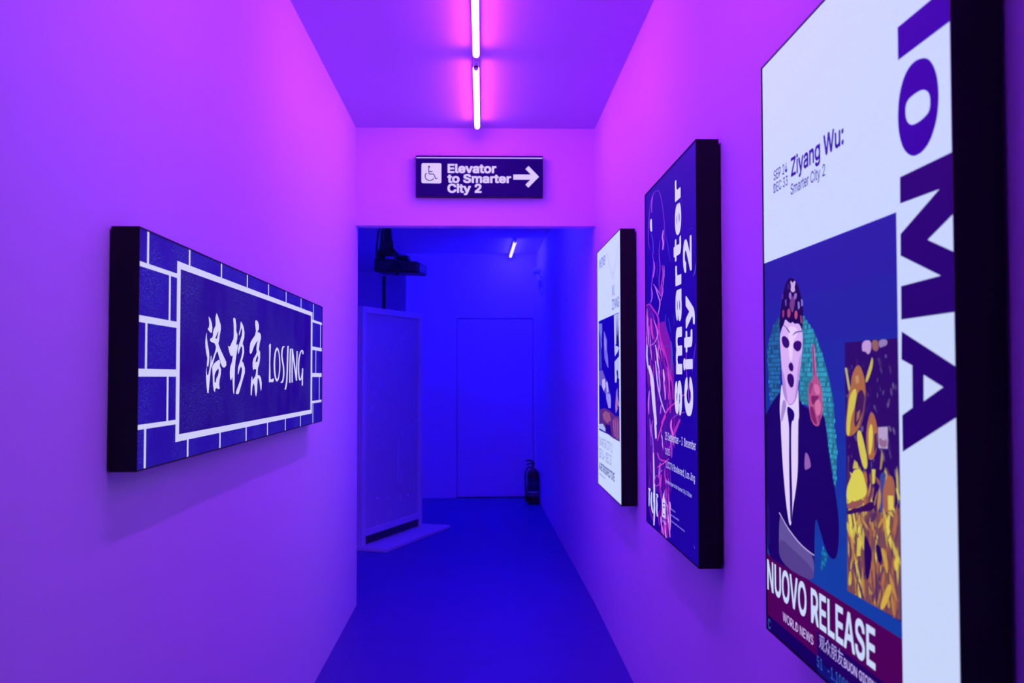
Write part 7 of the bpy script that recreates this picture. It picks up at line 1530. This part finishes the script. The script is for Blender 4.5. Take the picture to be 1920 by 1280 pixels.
tube_light('glowing violet-white tube on the corridor ceiling, the nearer one cut by the top edge', -.027, 3.232, 4.312, HC, .040, M_PURPLE, 'corridor tube lights')
tube_light('unseen violet-white tube overhead on the corridor ceiling, added to brighten the near walls', -.025, 1.45, 2.53, HC, .040, M_PURPLE, 'corridor tube lights')  # out-of-view tube, added and placed for the brightness of the near walls
tube_light('short-looking white-blue tube on the ceiling of the blue back room', .317, 9.59, 10.77, HB, .036, M_BLUE, None, turn=.010)

tube_light('unseen blue tube added on the ceiling behind the wall over the opening to brighten the room', .10, 6.30, 7.50, HB, .036, M_BLUE, 'added blue tubes of the back room')  # hidden tube added to lift the blue on floor and standing panel
tube_light('unseen blue tube added on the left of the back room to light the recess', -2.3, 9.30, 10.50, HB, .036, M_BLUE, 'added blue tubes of the back room')  # another added tube, out of sight, brightening the recess

# ------------------------------------------------------------------ the blue room
M_DARK = plain('black_plastic', (.015, .015, .017), .35, bump=.05, scale=120)
M_METAL = plain('black_metal', (.02, .02, .02), .45, .3)
M_PANEL = plain('scuffed_white_panel', (.62, .62, .62), .4, vary=.06, scale=9, bump=.05)
M_PFRAME = plain('white_panel_frame', (.78, .76, .78), .35)
M_DRIP = plain('pale_scuff', (.95, .95, .95), .5)

# free-standing panel
a = math.atan2(8.754-7.719, -.566+.969)
t = thing('standing_panel', 'tall white free-standing framed panel with scuffs on a low base plate, left of the opening', 'panel', (-.7675, 8.2365, 0), a)
PW, PH = 1.111, 1.905
b = bmesh.new(); box(b, -PW/2-.05, PW/2+.09, -.265, .20, 0, .028); link('base_plate', b, M_PFRAME, t, bevel=.004)
b = bmesh.new()
for x0, x1, z0, z1 in ((-PW/2, -PW/2+.055, .028, PH), (PW/2-.055, PW/2, .028, PH), (-PW/2+.055, PW/2-.055, PH-.05, PH), (-PW/2+.055, PW/2-.055, .095, .145)):
    box(b, x0, x1, -.035, .035, z0, z1)
link('frame', b, M_PFRAME, t, bevel=.004)
b = bmesh.new(); box(b, -PW/2+.055, PW/2-.055, -.02, .02, .028, .096); link('shade_gap_bar', b, M_DARK, t)  # black bar put in for the shade in the gap under the board
b = bmesh.new(); box(b, -PW/2+.05, PW/2-.05, -.016, .016, .14, PH-.045); pn = link('board', b, M_PANEL, t)
b = bmesh.new(); rnd = random.Random(3)
marks = [(-.36, 1.10, .05, .012, .5), (.11, .62, .40, .014, .02), (.26, 1.72, .02, .02, 0), (.18, .86, .05, .014, -.5), (-.27, .37, .03, .03, 0), (.15, .33, .03, .03, 0), (-.10, .35, .025, .025, 0),
         (.30, .33, .03, .035, .4), (.17, .50, .13, .012, .2), (-.28, .17, .06, .012, 0), (-.05, .22, .03, .014, .5), (.34, .40, .05, .012, .1), (.05, 1.60, .025, .012, .3), (-.10, 1.55, .03, .010, .4)]
marks += [(rnd.uniform(-.48, .48), rnd.uniform(.2, 1.8), rnd.uniform(.008, .03), rnd.uniform(.006, .012), rnd.uniform(-.6, .6)) for _ in range(34)]
for x, z, l, w, tl in marks:
    n = 8
    vsx = [b.verts.new((x + math.cos(k*2*math.pi/n)*w/2*(1+.3*rnd.random()) + math.sin(k*2*math.pi/n)*l/2*tl, -.0168, z + math.sin(k*2*math.pi/n)*l/2)) for k in range(n)]
    b.faces.new(vsx)
sm = link('scuff_marks', b, M_DRIP, pn); sm['kind'] = 'stuff'

# black stand behind the panel
t = thing('light_stand', 'thin black upright stand pole rising behind the white panel', 'stand', (-.934, 9.30, 0))
b = bmesh.new(); tube(b, [(0, 0, .25), (0, 0, 2.22)], .019, 12); link('pole', b, M_METAL, t, smooth=True)
b = bmesh.new(); tube(b, [(0, 0, 2.22), (0, 0, 2.30)], [.022, .020], 12); link('collar', b, M_METAL, t, smooth=True)
for k in range(3):
    an = 2.0944*k+.4
    b = bmesh.new(); tube(b, [(0, 0, .62), (math.cos(an)*.36, math.sin(an)*.36, .011)], .010, 8); link('leg', b, M_METAL, t, smooth=True)
b = bmesh.new(); tube(b, [(0, 0, .58), (0, 0, .66)], .026, 12); link('leg_hub', b, M_METAL, t, smooth=True)

# projector hanging from the ceiling
t = thing('projector', 'dark ceiling projector hanging from a black bracket in the blue room', 'projector', (-.647, 7.70, HB))
rot = Matrix.Rotation(-.16, 4, 'Z') @ Matrix.Rotation(.05, 4, 'Y')
rot.translation = Vector((0, 0, -.488))
def put(bm):
    bmesh.ops.transform(bm, matrix=rot, verts=bm.verts); return bm
b = bmesh.new()
vv = box(b, -.187, .187, -.13, .15, -.055, .055)
for v in vv:
    if v.co.z > 0 and v.co.x > 0: v.co.z -= .022
    if v.co.y < 0: v.co.x *= .97
link('body', put(b), M_DARK, t, bevel=.018)
b = bmesh.new(); box(b, -.170, .165, -.136, -.128, -.040, .032); link('front_grille', put(b), plain('dark_grey_grille', (.03, .03, .034), .5), t, bevel=.004)
b = bmesh.new(); tube(b, [(.02, -.13, -.004), (.02, -.165, -.004)], [.040, .036], 20); lens = link('lens', put(b), M_DARK, t, smooth=True)
b = bmesh.new(); tube(b, [(.02, -.1655, -.004), (.02, -.160, -.004)], .027, 20); link('lens_glass', put(b), plain('lens_glass', (.01, .01, .02), .05), lens, smooth=True)
b = bmesh.new(); box(b, -.02, .075, -.06, .06, .05, .088); link('lamp_hump', put(b), M_DARK, t, bevel=.014)
b = bmesh.new(); tube(b, [(.0, -.08, -.075), (.0, -.08, -.05)], [.014, .012], 10); link('foot', put(b), M_DARK, t, smooth=True)
b = bmesh.new(); box(b, -.10, -.02, -.05, .05, -.012, 0, Matrix.Translation((-.035, 0, 0))); link('ceiling_plate', b, M_METAL, t, bevel=.003)
b = bmesh.new(); tube(b, [(-.094, 0, -.01), (-.094, 0, -.32)], .018, 12); link('drop_pole', b, M_METAL, t, smooth=True)
b = bmesh.new()
for ex, ey in ((-.175, -.09), (-.17, .09), (-.03, -.08), (-.02, .10)):
    tube(b, [(-.094, 0, -.30), (-.094+(ex+.094)*.5, ey*.5, -.345), (ex, ey, -.39), (ex, ey, -.435)], .011, 8)
box(b, -.14, -.05, -.045, .045, -.345, -.29)
link('bracket', b, M_METAL, t)
b = bmesh.new()
for k, ox in enumerate((-.03, -.045, -.02)):
    tube(b, [(-.094+ox*.3, -.02, -.02), (-.094+ox, -.03, -.13), (-.094+ox*1.7, -.03, -.23), (-.094+ox*2.0, -.02-.01*k, -.36), (-.10+ox*1.3, .02, -.42)], .0085, 8)
link('cables', b, M_DARK, t, smooth=True)
b = bmesh.new()   # slanting hood over the joint of pole and bracket
top_ = [b.verts.new((-.094+x, y, -.16)) for x, y in ((-.02, -.02), (.02, -.02), (.02, .02), (-.02, .02))]
low_ = [b.verts.new((-.094+x, y, -.40)) for x, y in ((-.085, -.05), (.045, -.05), (.045, .06), (-.085, .06))]
for k in range(4): b.faces.new((top_[k], top_[(k+1) % 4], low_[(k+1) % 4], low_[k]))
b.faces.new(top_); b.faces.new(low_[::-1])
link('bracket_hood', b, M_METAL, t, bevel=.006)

# small fixture on the right wall
xw = .671 - (9.9-5.88)/(10.97-5.88)*.071
t = thing('wall_spotlight', 'small pale spotlight with dangling cable high on the right wall near the far corner', 'spotlight', (xw, 9.9, 2.30))
M_PALE = plain('pale_plastic', (.92, .9, .92), .25)
b = bmesh.new(); box(b, -.014, 0.004, -.03, .03, -.05, .05); link('wall_plate', b, M_PALE, t, bevel=.003)
b = bmesh.new(); tube(b, [(-.008, 0, .03), (-.030, -.004, .07), (-.045, -.006, .09)], .008, 8); link('arm', b, M_PALE, t, smooth=True)
b = bmesh.new(); tube(b, [(-.022, 0, .115), (-.040, -.006, .112), (-.070, -.016, .108), (-.096, -.024, .104)], [.014, .026, .030, .033], 16); hd = link('head', b, M_PALE, t, smooth=True)
b = bmesh.new(); tube(b, [(-.0955, -.0238, .1041), (-.0985, -.0246, .1036)], .028, 16); link('lens', b, plain('clear_lens', (.9, .9, .95), .1), hd, smooth=True)
b = bmesh.new(); tube(b, [(-.010, 0, -.03), (-.034, -.004, -.06), (-.030, 0, -.11), (-.008, .002, -.15), (-.004, .002, -.10)], .0045, 8); link('cable', b, plain('grey_cable', (.35, .35, .38), .5), t, smooth=True)
b = bmesh.new(); box(b, -.046, -.018, -.02, .02, -.065, .02); link('driver_box', b, plain('mid_grey_plastic', (.5, .5, .55), .4), t, bevel=.004)

# fire extinguisher
t = thing('fire_extinguisher', 'dark red fire extinguisher with hose standing on the floor at the far right corner', 'fire extinguisher', (.535, 10.33, 0))
M_RED = plain('dark_red_enamel', (.10, .006, .010), .3)
b = bmesh.new(); lathe(b, [(.060, 0), (.066, .004), (.066, .03), (.063, .034)], 28); link('base_ring', b, M_DARK, t, smooth=True)
b = bmesh.new(); lathe(b, [(.055, .03), (.0635, .034), (.0645, .05), (.0645, .30), (.060, .33), (.046, .352), (.026, .364), (.020, .372)], 28); cyl = link('cylinder', b, M_RED, t, smooth=True)
def band(z0, z1, mat, name, parent):
    b = bmesh.new(); n = 14
    a0, a1 = math.radians(-150), math.radians(-30)
    lo = [b.verts.new((.0652*math.cos(a0+(a1-a0)*k/n), .0652*math.sin(a0+(a1-a0)*k/n), z0)) for k in range(n+1)]
    hi = [b.verts.new((v.co.x, v.co.y, z1)) for v in lo]
    for k in range(n): b.faces.new((lo[k], lo[k+1], hi[k+1], hi[k]))
    return link(name, b, mat, parent)
lb = band(.08, .285, plain('dark_label', (.05, .03, .06), .4), 'label', cyl)
def band2(z0, z1, mat, name):
    o = band(z0, z1, mat, name, cyl); o.scale = (1.004, 1.004, 1); return o
band2(.122, .136, plain('pale_green_stripe', (.55, .9, .6), .4), 'label_stripe')
band2(.088, .108, plain('grey_label_block', (.22, .2, .24), .4), 'label_block')
band2(.205, .235, plain('grey_label_text', (.12, .1, .13), .4), 'label_block')
b = bmesh.new(); lathe(b, [(.018, .368), (.020, .372), (.020, .395), (.014, .40), (.010, .408)], 16); vl = link('valve', b, plain('brass_valve', (.35, .25, .1), .35, .8), t, smooth=True)
b = bmesh.new(); tube(b, [(.022, -.018, .385), (.022, -.026, .385)], .014, 14); link('gauge', b, M_PALE, vl, smooth=True)
b = bmesh.new()
box(b, -.012, .012, -.012, .012, .40, .42); tube(b, [(.012, 0, .415), (-.03, 0, .425), (-.075, 0, .410)], [.008, .009, .007], 8)
link('lower_handle', b, M_DARK, t)
b = bmesh.new(); tube(b, [(.014, 0, .425), (-.02, 0, .452), (-.05, 0, .458), (-.08, 0, .445)], [.007, .009, .009, .006], 8); link('lever', b, M_DARK, t, smooth=True)
b = bmesh.new(); tube(b, [(-.015, -.008, .388), (-.055, -.014, .385), (-.082, -.018, .34), (-.086, -.022, .26), (-.082, -.026, .16), (-.078, -.028, .10)], [.008, .009, .009, .009, .010, .011], 10); hs = link('hose', b, M_DARK, t, smooth=True)
b = bmesh.new(); tube(b, [(-.078, -.028, .10), (-.076, -.030, .03)], [.012, .019], 12); link('nozzle', b, M_DARK, hs, smooth=True)
b = bmesh.new(); tube(b, [(-.0865, -.022, .235), (-.0862, -.022, .25)], .0105, 10); link('hose_clip', b, plain('green_clip', (.3, .6, .4), .4), hs, smooth=True)
